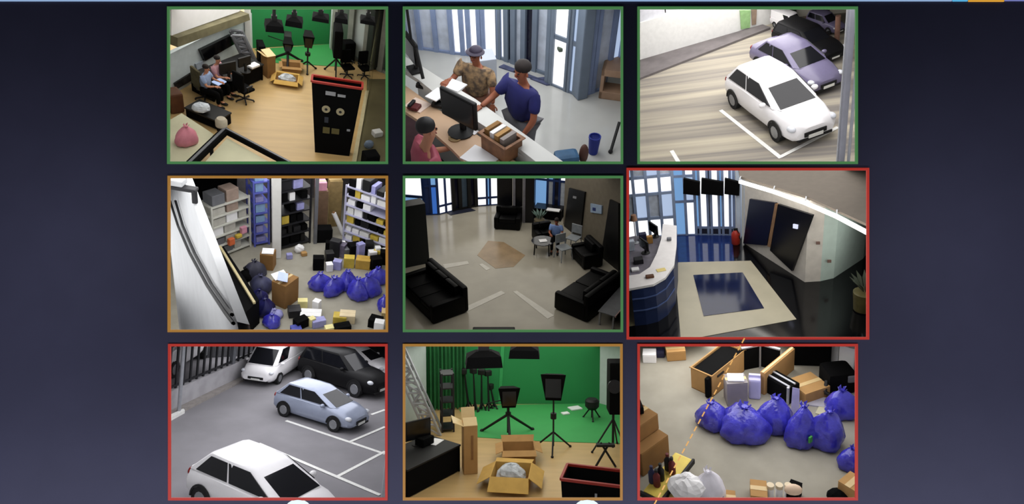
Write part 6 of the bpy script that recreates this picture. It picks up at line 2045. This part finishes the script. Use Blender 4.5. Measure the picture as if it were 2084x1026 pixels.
# cartons and dark blue sacks left of the aisle
p = r4.at(642, 590)
carton(r4, 'brown_carton', 'brown carton with a white top near the foot of the white column, middle left view', p, -0.25, (0.3, 0.3, r4.top(p, 500)), M_CARDDK, tape=False)
r4.one(MB().box((0, 0, 0.01), (0.26, 0.24, 0.02)), 'white_board', M_PAPER, 'white sheet on the brown carton by the column, middle left view', 'paper', p + Vector((0, 0, r4.top(p, 500) + 0.016)), -0.1)
p = r4.at(745, 800)
hC = r4.top(p, 665)
carton(r4, 'brown_carton', 'large brown carton with folded papers on top, middle left view', p, 0.9, (0.46, 0.36, hC), M_CARDDK)
for k, (dx, dy, m_, lab) in enumerate(((-0.12, 0.08, M_PAPER, 'white folded paper on the large brown carton'), (-0.05, -0.06, mat('pale_blue_paper', (186, 200, 235), var=0.05), 'pale blue folded paper on the large brown carton'))):
    r4.one(MB().slab([(-0.15, -0.1, 0.0), (0.15, -0.1, 0.02), (0.15, 0.1, 0.07), (-0.15, 0.1, 0.05)], 0.012), 'folded_paper', m_, lab + ', middle left view', 'paper', p + Vector((dx, dy, hC + 0.03 + 0.05 * k)), 0.5 + k)
M_DKBLUE = mat('dark_blue_plastic', (36, 36, 96), rough=0.4, var=0.2, scale=6)
for k, (X, Y, w_, h_, m_, lab) in enumerate(((560, 640, 140, 0.42, mat('slate_cloth', (54, 54, 72), var=0.2), 'slate grey sack behind the dark blue ones'), (505, 668, 90, 0.32, M_BLACK, 'black sack beside the bench'), (600, 730, 150, 0.42, mat('slate_blue_cloth', (62, 64, 96), var=0.2), 'slate blue sack left of the large carton'), (590, 800, 110, 0.34, M_DKBLUE, 'dark blue sack in the middle of the pile'), (625, 868, 130, 0.40, M_DKBLUE, 'large dark blue sack before the large carton'), (665, 938, 120, 0.28, M_BAG, 'bright blue sack lowest of the pile'), (680, 890, 110, 0.2, M_LILAC, 'flat lilac sheet bag at the foot of the pile'))):
    bag(r4, lab + ', middle left view', r4.at(X, Y), wm(r4, X, Y, w_), h_, k, 80 + k, m_, 'sack', 'sacks left of the aisle', 0, 0.9)
# bottom clutter
clut = [(800, 880, 0.2, 0.2, 0.14, M_DKMET, 'dark box at the left of the litter by the lower edge'), (850, 830, 0.16, 0.12, 0.14, mat('pale_yellow', (236, 226, 160), var=0.05), 'pale yellow box at the back of the litter'), (900, 900, 0.34, 0.22, 0.12, M_PAPER, 'flat white box in the middle of the litter'), (935, 850, 0.12, 0.12, 0.2, M_PAPER, 'upright white box behind the flat one'), (945, 945, 0.22, 0.14, 0.13, M_LILAC, 'lilac box in front of the litter'), (905, 945, 0.1, 0.1, 0.16, mat('pale_yellow', (236, 226, 160)), 'small pale yellow box in front of the flat white one'), (840, 950, 0.22, 0.16, 0.16, M_BLACK, 'black box in front of the litter'), (810, 985, 0.16, 0.16, 0.1, M_BLUEC, 'blue box at the lower edge'),
        (1075, 920, 0.22, 0.18, 0.14, M_YELL, 'yellow box on the left of the small pair'), (1120, 915, 0.26, 0.2, 0.16, mat('cream_card', (224, 206, 170), var=0.05), 'cream carton beside the yellow one'), (1090, 975, 0.26, 0.16, 0.12, M_BLACK, 'black box before the cream carton'), (1010, 975, 0.14, 0.12, 0.08, mat('pale_yellow', (236, 226, 160)), 'tiny pale yellow box at the lower edge'), (1290, 945, 0.22, 0.2, 0.16, M_BLACK, 'black box at the lower right corner'), (1310, 975, 0.16, 0.14, 0.2, M_PAPER, 'white box on the lower right corner'), (1350, 885, 0.14, 0.2, 0.12, M_TAPE, 'tan box at the right edge above the corner')]
for k, (X, Y, w_, d_, h_, m_, lab) in enumerate(clut):
    carton(r4, 'litter_box', lab + ', middle left view', r4.at(X, Y), rnd.uniform(-0.6, 0.6), (w_ * 1.3, d_ * 1.2, h_ * 1.3), m_, 'litter at the lower edge', tape=False)
r4.one(MB().ball((0, 0, 0.1), (0.12, 0.1, 0.12), 12, 8, zmin=-0.7, noise=0.2, seed=2), 'white_bundle', M_PAPER, 'crumpled white bundle beside the black rack foot, middle left view', 'paper', r4.at(830, 500), 0.0)
r4.one(MB().rbox((0, 0, 0.05), (0.14, 0.12, 0.1), 0.02), 'tan_box', M_CARD, 'small tan box beside the crumpled white bundle, middle left view', 'box', r4.at(858, 520), 0.3)
r4.one(MB().rbox((0, 0, 0.07), (0.14, 0.12, 0.14), 0.02), 'lilac_box', M_LILAC, 'small lilac box at the foot of the black rack, middle left view', 'box', r4.at(770, 538), 0.2)
# ================================================================ room 5: dim lobby, centre
r5 = room(5, 28.0, 9.4, far=46)
r5.build_shell(M_SHELL)
r5.ceiling_lamps(1.2, (1.0, 0.96, 0.88), z1=30)
M_R5FL = mat('beige_stone_floor', (170, 164, 150), rough=0.16, var=0.07, scale=0.9, spec=0.45)
ground(r5, M_R5FL)
M_INLAY = mat('pale_inlay', (204, 200, 190), rough=0.2, var=0.05)
M_BRINL = mat('brown_inlay', (160, 136, 106), rough=0.2, var=0.12, scale=2)
floor_patch(r5, 'floor_inlay', [(545, 432), (640, 440), (770, 520), (700, 590), (590, 600), (480, 520)], 0.006, M_BRINL)
for q in ([(395, 838), (625, 735), (650, 750), (425, 858)], [(695, 740), (720, 735), (945, 885), (905, 905)], [(270, 575), (420, 555), (430, 572), (285, 600)], [(490, 575), (510, 570), (560, 600), (535, 612)]):
    floor_patch(r5, 'floor_band', q, 0.007, M_INLAY)
# glazed front
M_NAVYFR = mat('navy_frame', (30, 52, 104), rough=0.4, var=0.1)
g = [r5.at(20, 262), r5.at(165, 275), r5.at(245, 272), r5.at(335, 250), r5.at(470, 222), r5.at(612, 212)]
glazing(r5, 'window_1', g[0], g[1], 3.4, 1, [0, 0.22, 0.55, 0.62, 1], M_NAVYFR, lambda i, j: [M_SKYB, M_SKYW, M_NAVYFR, M_SKYW][j], None, 0.10)
glazing(r5, 'window_2', g[1], g[2], 3.4, 2, [0, 0.35, 0.6, 1], M_NAVYFR, lambda i, j: [M_NAVYFR, glow('deep_daylight', (56, 106, 190), 0.8)][i] if j != 1 else [M_NAVYFR, M_SKYB][i], None, 0.08)
glazing(r5, 'window_3', g[2], g[3], 3.4, 2, [0, 0.1, 1], M_NAVYFR, lambda i, j: M_SKYW, None, 0.08)
glazing(r5, 'door_1', g[3], g[4], 3.4, [0, 0.3, 0.7, 1], [0, 0.55, 1], M_BLK, lambda i, j: [M_DARKP, M_SKYP if j else mat('slate_pane', (70, 88, 106), var=0.1), M_DARKP][i], None, 0.14)
glazing(r5, 'window_4', g[4], g[5], 3.4, [0, 0.48, 0.62, 1], [0, 0.1, 1], M_NAVYFR, lambda i, j: [M_SKYW, M_SKYB, M_SKYW][i], None, 0.08)
floor_patch(r5, 'floor_mat', [(290, 262), (440, 236), (470, 250), (320, 278)], 0.02, mat('dark_mat', (34, 38, 58), var=0.1), 'dark mat before the glass door of the central lobby', 'mat', 0.02)
# dark columns and counter at the back
M_BLKW = mat('black_cladding', (14, 14, 20), rough=0.35, var=0.1)
for X, Y, w_, lab in ((650, 285, 90, 'broad black column left of the grey strips in the central lobby'), (730, 300, 50, 'black column in the middle of the three at the back of the central lobby'), (795, 310, 58, 'black column beside the bright opening in the central lobby')):
    p = r5.at(X, Y)
    r5.one(MB().rbox((0, 0, 2.2), (wm(r5, X, Y, w_), 0.4, 4.4), 0.02), 'lobby_column', M_BLKW, lab, 'column', p, -0.1)
for X, Y, lab in ((703, 305, 'grey upright strip between the black columns, left one, central lobby'), (762, 312, 'grey upright strip between the black columns, right one, central lobby')):
    r5.one(MB().box((0, 0, 2.0), (0.09, 0.06, 4.0)), 'grey_strip', mat('grey_strip', (120, 118, 126), var=0.1), lab, 'strip', r5.at(X, Y + 10), -0.1)
a, b = r5.at(825, 262), r5.at(1010, 285)
glazing(r5, 'window_5', a, b, 3.4, [0, 0.42, 0.62, 0.8, 1], [0, 0.42, 1], M_NAVYFR, lambda i, j: ([M_SKYW, M_SKYB, M_DARKP, M_SKYW][i] if j else [M_SKYB, M_LTP, M_DARKP, M_LTP][i]), None, 0.08)
t, hd, rz = long_desk(r5, 'dark counter below the bright opening of the central lobby', (820, 298), (985, 318), 0.6, 252, M_BLKW)
r5.one(MB().rbox((0, 0, 0.02), (0.5, 0.24, 0.04), 0.01), 'paper_stack', M_PAPER, 'white papers on the dark counter of the central lobby', 'paper', r5.at(940, 248, hd + 0.001), rz)
# right hand wall with doors and sign
wa, wb = r5.at(1000, 330), r5.at(1400, 660)
M_TANW = mat('tan_wall', (112, 104, 90), rough=0.7, var=0.06)
wall_slab(r5, 'wall_right_tan', wa, wb, 6.5, M_TANW, 0.1)
M_DOOR = mat('black_door', (10, 10, 13), rough=0.4, var=0.1)
o = wall_panel(r5, wa, wb, [(1012, 355), (1108, 425), (1140, 135), (1045, 110)], M_DOOR, 'door_2', None, None, 0.06)
o = wall_panel(r5, wa, wb, [(1235, 540), (1345, 640), (1345, 205), (1292, 180)], M_DOOR, 'door_3', None, None, 0.06)
wall_panel(r5, wa, wb, [(1072, 158), (1092, 163), (1090, 176), (1070, 171)], M_STEEL, 'door_plate', 'small steel plate on the black door of the central lobby', 'plate', 0.02, 0.061)
t = wall_panel(r5, wa, wb, [(1172, 205), (1240, 218), (1238, 268), (1172, 258)], mat('pale_blue_sign', (150, 170, 196), var=0.06), 'wall_sign', 'pale blue wall sign with a dark dot beside the black door, central lobby', 'sign', 0.04)
wall_panel(r5, wa, wb, [(1186, 228), (1204, 231), (1204, 250), (1186, 247)], mat('navy_dot', (34, 50, 110), var=0.05), 'sign_mark', 'navy mark on the pale blue wall sign, central lobby', 'sign', 0.015, 0.041)
# left dark kiosk
box_thing(r5, 'dark_kiosk', 'tall dark green black kiosk at the left edge of the central lobby', 'kiosk', (30, 600), (192, 566), 0.5, 235, mat('green_black', (14, 20, 24), rough=0.5, var=0.08))
# sofas
a, b = r5.at(215, 945), r5.at(395, 880)
sofa(r5, 'large black sofa at the lower left of the central lobby', r5.at(215, 800), R(-55), 2.15, 1.15, 0.85, 3)
sofa(r5, 'large black sofa at the lower right of the central lobby', r5.at(1160, 800), R(50) + math.pi, 2.0, 1.15, 0.85, 2)
sofa(r5, 'black armchair before the black columns in the central lobby', r5.at(668, 345), R(-8), 0.98, 0.7, 0.72, 1, name='armchair')
sofa(r5, 'black armchair beside the tan wall in the central lobby', r5.at(1140, 560), R(-70), 1.0, 0.7, 0.75, 1, name='armchair')
sofa(r5, 'black armchair behind the seated person in the central lobby', r5.at(880, 425), R(20), 0.7, 0.6, 0.6, 1, name='armchair')
# round table and wire chair
p = r5.at(875, 500)
t = r5.thing('round_table', 'dark round table with a pale top light in the central lobby', 'table', p)
hT = r5.top(p, 430)
MB().lathe([(0.02, hT - 0.03), (0.38, hT - 0.03), (0.39, hT - 0.01), (0.38, hT), (0.02, hT)], 22).build('top', mat('dark_gloss_top', (30, 32, 40), rough=0.1, var=0.05, spec=0.6), t, True)
for k in range(4):
    a_ = 0.6 + k * math.pi / 2
    MB().cyl((0.33 * math.cos(a_), 0.33 * math.sin(a_), hT - 0.03), (0.36 * math.cos(a_), 0.36 * math.sin(a_), 0), 0.025, None, 8).build('leg', M_BLK, t)
r5.one(MB().box((0, 0, 0.008), (0.26, 0.2, 0.016)), 'paper_sheet', M_PAPER, 'white paper on the dark round table, central lobby', 'paper', r5.at(878, 432, hT + 0.001), 0.2)


def wire_chair(rm, label, p, rz, m, s=1.0):
    t = rm.thing('metal_chair', label, 'chair', p, rz, None, s)
    MB().rbox((0, 0, 0.45), (0.44, 0.44, 0.04), 0.02).build('seat', m, t)
    MB().rbox((0, 0.22, 0.72), (0.42, 0.04, 0.34), 0.02).build('backrest', m, t)
    for sx in (-1, 1):
        for sy in (-1, 1):
            MB().cyl((sx * 0.19, sy * 0.19, 0.45), (sx * 0.24, sy * 0.24, 0), 0.018, None, 8).build('leg', m, t)
        MB().cyl((sx * 0.19, 0.21, 0.45), (sx * 0.19, 0.23, 0.88), 0.018, None, 8).build('back_post', m, t)
    return t


wire_chair(r5, 'pale metal chair beside the round table in the central lobby', r5.at(1000, 540), 0.5, mat('pale_chair_metal', (150, 156, 162), rough=0.4, var=0.1), 0.95)
wire_chair(r5, 'second pale metal chair nearer the tan wall in the central lobby', r5.at(1060, 480), -0.6, mat('pale_chair_metal', (150, 156, 162)), 0.95)
p = r5.at(962, 300, 1.12)
person(r5, 'seated person in a pale blue shirt behind the round table, central lobby', (p.x, p.y, 0), -1.75, SEAT, mat('sky_blue_shirt', (120, 150, 210), var=0.1), M_BLACK, M_SKIN2, M_HAIR, 0.86)
t = r5.thing('floor_plant', 'low beige pot with grey green plant beside the dark counter, central lobby', 'plant', r5.at(855, 345))
MB().lathe([(0.12, 0), (0.17, 0.03), (0.2, 0.3), (0.16, 0.32)], 14).build('pot', mat('beige_pot', (120, 110, 88), var=0.1), t, True)
for k in range(10):
    a_ = k * 0.63
    MB().slab([(0.03 * math.cos(a_), 0.03 * math.sin(a_), 0.3), (0.2 * math.cos(a_ + 0.25), 0.2 * math.sin(a_ + 0.25), 0.5), (0.3 * math.cos(a_), 0.3 * math.sin(a_), 0.62), (0.2 * math.cos(a_ - 0.25), 0.2 * math.sin(a_ - 0.25), 0.52)], 0.008).build('leaf', mat('grey_green_leaf', (96, 120, 112), var=0.15), t)
# near edge things
r5.one(MB().rbox((0, 0, 0.04), (1.15, 0.3, 0.08), 0.03), 'black_grille', M_BLK, 'black strip on the floor at the lower edge of the central lobby', 'grille', r5.at(580, 985), 0.0)
t = r5.thing('glass_table', 'pale edged low glass table at the lower right corner of the central lobby', 'table', r5.at(1320, 880), R(58))
MB().rbox((0, 0, 0.45), (1.5, 0.5, 0.03), 0.01).build('top', mat('pale_glass_top', (120, 122, 126), rough=0.1, var=0.05), t)
for sx in (-1, 1):
    for sy in (-1, 1):
        MB().box((sx * 0.7, sy * 0.2, 0.22), (0.05, 0.05, 0.44)).build('leg', M_STEEL, t)
MB().box((0, -0.26, 0.45), (1.5, 0.03, 0.05)).build('edge', mat('rose_edge', (170, 140, 134), var=0.1), t)
# ================================================================ room 6: entrance hall, middle right
r6 = room(6, 30.0, 9.0, far=46)
r6.build_shell(M_SHELL)
r6.ceiling_lamps(2.0, (1.0, 0.98, 0.94), z1=30)
side_fill_lamp(r6, 'left', 1.9, (1.0, 0.97, 0.92), 7.2, 13.0)
side_fill_lamp(r6, 'right', 1.0, (0.95, 1.0, 0.96), 7.2, 14.0)
M_BLKFL = mat('black_gloss_floor', (9, 9, 12), rough=0.12, var=0.1, spec=0.5)
ground(r6, M_BLKFL)
floor_patch(r6, 'floor_blue_reflection', [(285, 390), (625, 390), (640, 560), (285, 560)], 0.006, mat('blue_floor_reflection', (26, 46, 104), rough=0.08, var=0.1, spec=0.6))  # blue reflection painted as a patch on the black gloss floor
floor_patch(r6, 'floor_beige_border', [(292, 555), (735, 545), (1000, 885), (330, 1010)], 0.010, mat('beige_stone_border', (186, 178, 156), rough=0.35, var=0.05, scale=1.5))
floor_patch(r6, 'floor_mat', [(402, 630), (688, 615), (812, 822), (462, 868)], 0.022, mat('navy_gloss_mat', (18, 28, 66), rough=0.12, var=0.1, spec=0.6), 'square navy glossy mat inside the beige border, middle right view', 'mat', 0.012)
floor_patch(r6, 'floor_left_beige', [(-60, 700), (70, 690), (150, 905), (-60, 940)], 0.008, mat('olive_beige', (120, 112, 84), var=0.06))
# glazed front
M_PALEFR = mat('pale_frame', (150, 166, 196), rough=0.4, var=0.06)
g0, g1, g2, g3 = r6.at(-60, 420), r6.at(300, 395), r6.at(420, 392), r6.at(640, 395)
glazing(r6, 'window_1', g0, g1, 3.3, 5, [0, 0.2, 0.45, 0.62, 0.8, 1], M_PALEFR, lambda i, j: [M_SKYW, M_SKYP, M_SKYW, M_LTP][(i * 2 + j) % 4], None, 0.09)
glazing(r6, 'window_2', g1, g2, 3.3, [0, 0.55, 1], [0, 0.35, 0.6, 1], M_BLUFR, lambda i, j: [M_SKYB, M_SKYW][i] if j != 1 else [M_SKYB, M_SKYP][i], None, 0.08)
glazing(r6, 'door_1', g2, g3, 3.3, [0, 0.12, 0.33, 0.42, 0.62, 0.72, 0.9, 1], [0, 0.08, 0.72, 1], M_BLUFR, lambda i, j: ([M_SKYB, M_SKYW, M_DARKP, M_SKYW, M_SKYB, M_SKYW, M_SKYP][i] if j == 1 else (M_DARKP if j == 0 else M_SKYP)), None, 0.07)
for k, (x0_, x1_, lab) in enumerate(((352, 445, 'left'), (455, 580, 'middle and widest'), (588, 672, 'right'))):
    q = g3.lerp(g2, 0.5)
    wall_panel(r6, g2, g3, [(x0_, 128), (x1_, 138), (x1_ + 3, 62), (x0_ + 2, 40)], M_BLACK, 'hanging_screen', f'black screen hanging over the glass entrance, {lab} of three, middle right view', 'screen', 0.10, 0.25)
# pale columns by the door
for X, Y, w_, lab in ((668, 410, 26, 'slim pale column right of the glass entrance, left of two, middle right view'), (712, 420, 26, 'slim pale column right of the glass entrance, right of two, middle right view')):
    p = r6.at(X, Y)
    r6.one(MB().rbox((0, 0, 2), (wm(r6, X, Y, w_), 0.2, 4.0), 0.02), 'pale_column', mat('bluish_white', (206, 218, 236), var=0.03), lab, 'column', p, -0.2)
# block on the right: dark doors, beige and pale green faces, taupe top, lit edge
hB6 = r6.top(r6.at(1050, 668), 195)
A0, A1 = r6.at(700, 445), r6.at(1048, 668)
B1, B2 = r6.at(1215, 645), r6.at(1480, 400)
M_BEIGE = mat('beige_wall', (226, 216, 206), rough=0.7, var=0.05)
M_PGREEN = mat('pale_green_wall', (204, 218, 208), rough=0.6, var=0.03)
wall_slab(r6, 'wall_dark_doors', A0, A1, hB6, mat('pale_block_wall', (204, 198, 190), var=0.05), 0.1)
pts = [A1 + (B1 - A1) * 0.0, B1.lerp(A1, 0.5) + Vector((0.02, -0.05, 0)), B1, B1.lerp(B2, 0.5) + Vector((0.12, -0.12, 0)), B2]
for k, (a, b, m_) in enumerate(zip(pts[:-1], pts[1:], (M_BEIGE, M_PGREEN, M_PGREEN, M_PGREEN))):
    wall_slab(r6, 'wall_curved', a, b, hB6, m_, 0.08)
tp = [r6.at(x, y, hB6 + 0.02) for x, y in ((640, -90), (672, 62), (1062, 180), (1420, 345), (1560, -90))]
mb = MB()
mb.prism([(p.x, p.y) for p in tp], hB6, hB6 + 0.06)
r6.struct(mb, 'ceiling_taupe', mat('taupe_ceiling', (98, 90, 82), rough=0.8, var=0.04))
le = [r6.at(x, y - 16, hB6 + 0.03) for x, y in ((685, 66), (880, 122), (1062, 184), (1240, 258), (1420, 350))]
t = r6.thing('light_strip', 'bright white light strip along the edge of the taupe ceiling, middle right view', 'lamp', le[0])
M_STRIP = glow('strip_light', (255, 250, 240), 7.0)
for a, b in zip(le[:-1], le[1:]):
    o_ = Vector((-0.06, -0.32, -0.03)) - le[0]
    MB().bar(a + o_, b + o_, 0.07).build('tube', M_STRIP, t)
    MB().bar(a + o_ + Vector((0, 0, 0.06)), a - le[0] + Vector((0, 0.12, 0.0)), 0.03).build('bracket', M_STEEL, t)
# doors on the dark face
wall_panel(r6, A0, A1, [(702, 440), (838, 452), (890, 205), (740, 182)], mat('navy_door', (16, 18, 40), rough=0.35, var=0.1), 'door_2', None, None, 0.06)
wall_panel(r6, A0, A1, [(845, 455), (862, 462), (905, 215), (890, 208)], mat('wood_jamb', (136, 104, 76), var=0.1), 'trim_jamb', None, None, 0.07)
wall_panel(r6, A0, A1, [(858, 480), (985, 600), (1105, 275), (905, 212)], mat('near_black_door', (8, 8, 16), rough=0.3, var=0.1), 'door_3', None, None, 0.06)
wall_panel(r6, A0, A1, [(998, 325), (1024, 330), (1022, 354), (997, 349)], glow('door_light', (214, 218, 246), 1.0), 'door_lamp', 'small round white lamp on the near black door, middle right view', 'lamp', 0.03, 0.061)
for X, Y, lab in ((1115, 430, 'small brown plate on the beige wall, upper of two, middle right view'), (1180, 535, 'small reddish plate on the pale green wall, lower of two, middle right view')):
    wall_panel(r6, pts[0], pts[2], [(X - 11, Y - 8), (X + 11, Y - 8), (X + 11, Y + 8), (X - 11, Y + 8)], mat('brown_plate', (130, 100, 90), var=0.1), 'wall_plate', lab, 'plate', 0.02, 0.09)
r6.one(MB().bar((0, 0, 0.05), (r6.at(985, 612) - r6.at(850, 490)).to_tuple()[:2] + (0.05,), 0.07), 'floor_threshold', mat('grey_threshold', (88, 96, 104), var=0.1), 'thin grey threshold before the near black door, middle right view', 'threshold', r6.at(850, 490))
p = r6.at(648, 445)
t = r6.thing('red_extinguisher', 'red fire extinguisher standing by the pale columns, middle right view', 'extinguisher', p)
MB().lathe([(0.10, 0), (0.12, 0.03), (0.12, 0.34), (0.07, 0.42), (0.03, 0.45)], 14).build('body', mat('red_paint', (176, 50, 36), rough=0.4, var=0.08), t, True)
MB().rbox((0, 0, 0.48), (0.12, 0.05, 0.06), 0.01).build('valve', M_BLK, t)
MB().cyl((0.05, -0.03, 0.46), (0.12, -0.08, 0.2), 0.015).build('hose', M_BLK, t)
# reception desk: white curved top, blue drum front
M_DRUM = mat('blue_drum', (34, 48, 88), rough=0.45, var=0.12, scale=2)
hR = 1.15
tp = [r6.at(x, y, hR) for x, y in ((-40, 640), (-40, 720), (60, 700), (170, 680), (240, 640), (290, 570), (305, 450), (305, 340), (225, 330), (215, 420), (190, 500), (150, 580), (90, 620))]
t = r6.thing('reception_desk', 'curved white reception desk with a blue drum front, middle right view', 'desk', (0, 0, 0))
MB().prism([(p.x, p.y) for p in tp], hR - 0.06, hR).build('top', mat('white_top', (226, 222, 222), rough=0.35, var=0.03), t)
fr = [r6.at(x, y, hR) for x, y in ((40, 698), (110, 690), (180, 672), (238, 635), (285, 568), (300, 450), (300, 345))]
for a, b in zip(fr[:-1], fr[1:]):
    n = Vector((-(b - a).y, (b - a).x, 0)).normalized() * 0.04
    MB().prism([(a.x, a.y), (b.x, b.y), (b.x + n.x, b.y + n.y), (a.x + n.x, a.y + n.y)], 0.0, hR - 0.06).build('front_panel', M_DRUM, t)
for zz in (0.45, 0.8):
    for a, b in zip(fr[:4], fr[1:5]):
        MB().bar((a.x, a.y - 0.01, zz), (b.x, b.y - 0.01, zz), 0.03).build('band', mat('pale_blue_band', (74, 92, 140), var=0.08), t)
# inner work surface and its clutter
hI = 0.85
ip = [r6.at(x, y, hI) for x, y in ((-40, 420), (60, 400), (215, 400), (185, 540), (95, 670), (-40, 700))]
MB().prism([(p.x, p.y) for p in ip], hI - 0.04, hI).build('work_surface', mat('grey_violet_top', (120, 116, 128), var=0.1), t)
items = [('computer_monitor', 120, 500, 'black monitor on the reception desk, nearer the viewer, middle right view'), ('computer_monitor', 175, 405, 'black monitor at the far end of the reception desk, middle right view')]
for nm, X, Y, lab in items:
    monitor(r6, lab, r6.at(X, Y, hI + 0.001), -0.9, 0.42, 0.28)
for X, Y, w_, d_, h_, m_, lab in ((150, 440, 0.16, 0.12, 0.22, mat('ochre_box', (190, 140, 72), var=0.1), 'ochre box on the reception desk, middle right view'), (85, 555, 0.24, 0.2, 0.14, M_DKMET, 'dark box at the near end of the reception desk, middle right view'), (65, 600, 0.2, 0.16, 0.06, M_PAPER, 'white papers at the near end of the reception desk, middle right view'), (110, 420, 0.2, 0.16, 0.2, M_NAVYP, 'navy box at the back of the reception desk, middle right view'), (45, 480, 0.16, 0.16, 0.3, M_LTP, 'pale grey box at the left edge of the reception desk, middle right view')):
    r6.one(MB().rbox((0, 0, h_ / 2), (w_, d_, h_), 0.015), 'desk_box', m_, lab, 'box', r6.at(X, Y, hI + 0.002), 0.3)
r6.one(MB().box((0, 0, 0.006), (0.22, 0.14, 0.012)), 'paper_sheet', mat('yellow_paper', (230, 208, 130), var=0.05), 'yellow leaflet on the curved white desk top, middle right view', 'paper', r6.at(215, 598, hR + 0.001), 0.4)
r6.one(MB().rbox((0, 0, 0.04), (0.12, 0.10, 0.08), 0.02), 'desk_clock', M_GREY, 'small grey clock on the curved white desk top, middle right view', 'clock', r6.at(262, 425, hR + 0.001), 0.1)
r6.one(MB().rbox((0, 0, 0.03), (0.2, 0.12, 0.06), 0.02), 'card_holder', mat('brown_leather', (96, 58, 34)), 'brown card holder at the near end of the white desk top, middle right view', 'holder', r6.at(150, 640, hR + 0.001), 0.3)
t = r6.thing('desk_lamp', 'small brown shaded lamp on the reception desk, left edge, middle right view', 'lamp', r6.at(70, 440, hI + 0.002))
MB().lathe([(0.09, 0), (0.09, 0.015), (0.02, 0.025)], 14).build('foot', M_STEEL, t, True)
MB().cyl((0, 0, 0.02), (0, 0, 0.75), 0.015).build('stem', M_STEEL, t)
MB().lathe([(0.10, 0.72), (0.07, 0.88), (0.02, 0.89)], 14).build('shade', mat('brown_shade', (150, 110, 84), var=0.1), t, True)
# lower right corner
t = r6.thing('floor_plant', 'dim brass planter at the lower right edge, middle right view', 'plant', r6.at(1385, 830))
MB().lathe([(0.15, 0), (0.2, 0.03), (0.24, 0.5), (0.2, 0.52)], 16).build('pot', mat('dim_brass', (92, 84, 48), rough=0.4, var=0.15), t, True)
for k in range(12):
    a_ = k * 0.52
    MB().slab([(0.03 * math.cos(a_), 0.03 * math.sin(a_), 0.5), (0.22 * math.cos(a_ + 0.2), 0.22 * math.sin(a_ + 0.2), 0.75), (0.34 * math.cos(a_), 0.34 * math.sin(a_), 0.9), (0.22 * math.cos(a_ - 0.2), 0.22 * math.sin(a_ - 0.2), 0.78)], 0.008).build('leaf', mat('dim_leaf', (40, 46, 26), var=0.15), t)
# ---------------------------------------------------------------- end every space at its partitions
for r_ in RM.values():
    r_.trim()
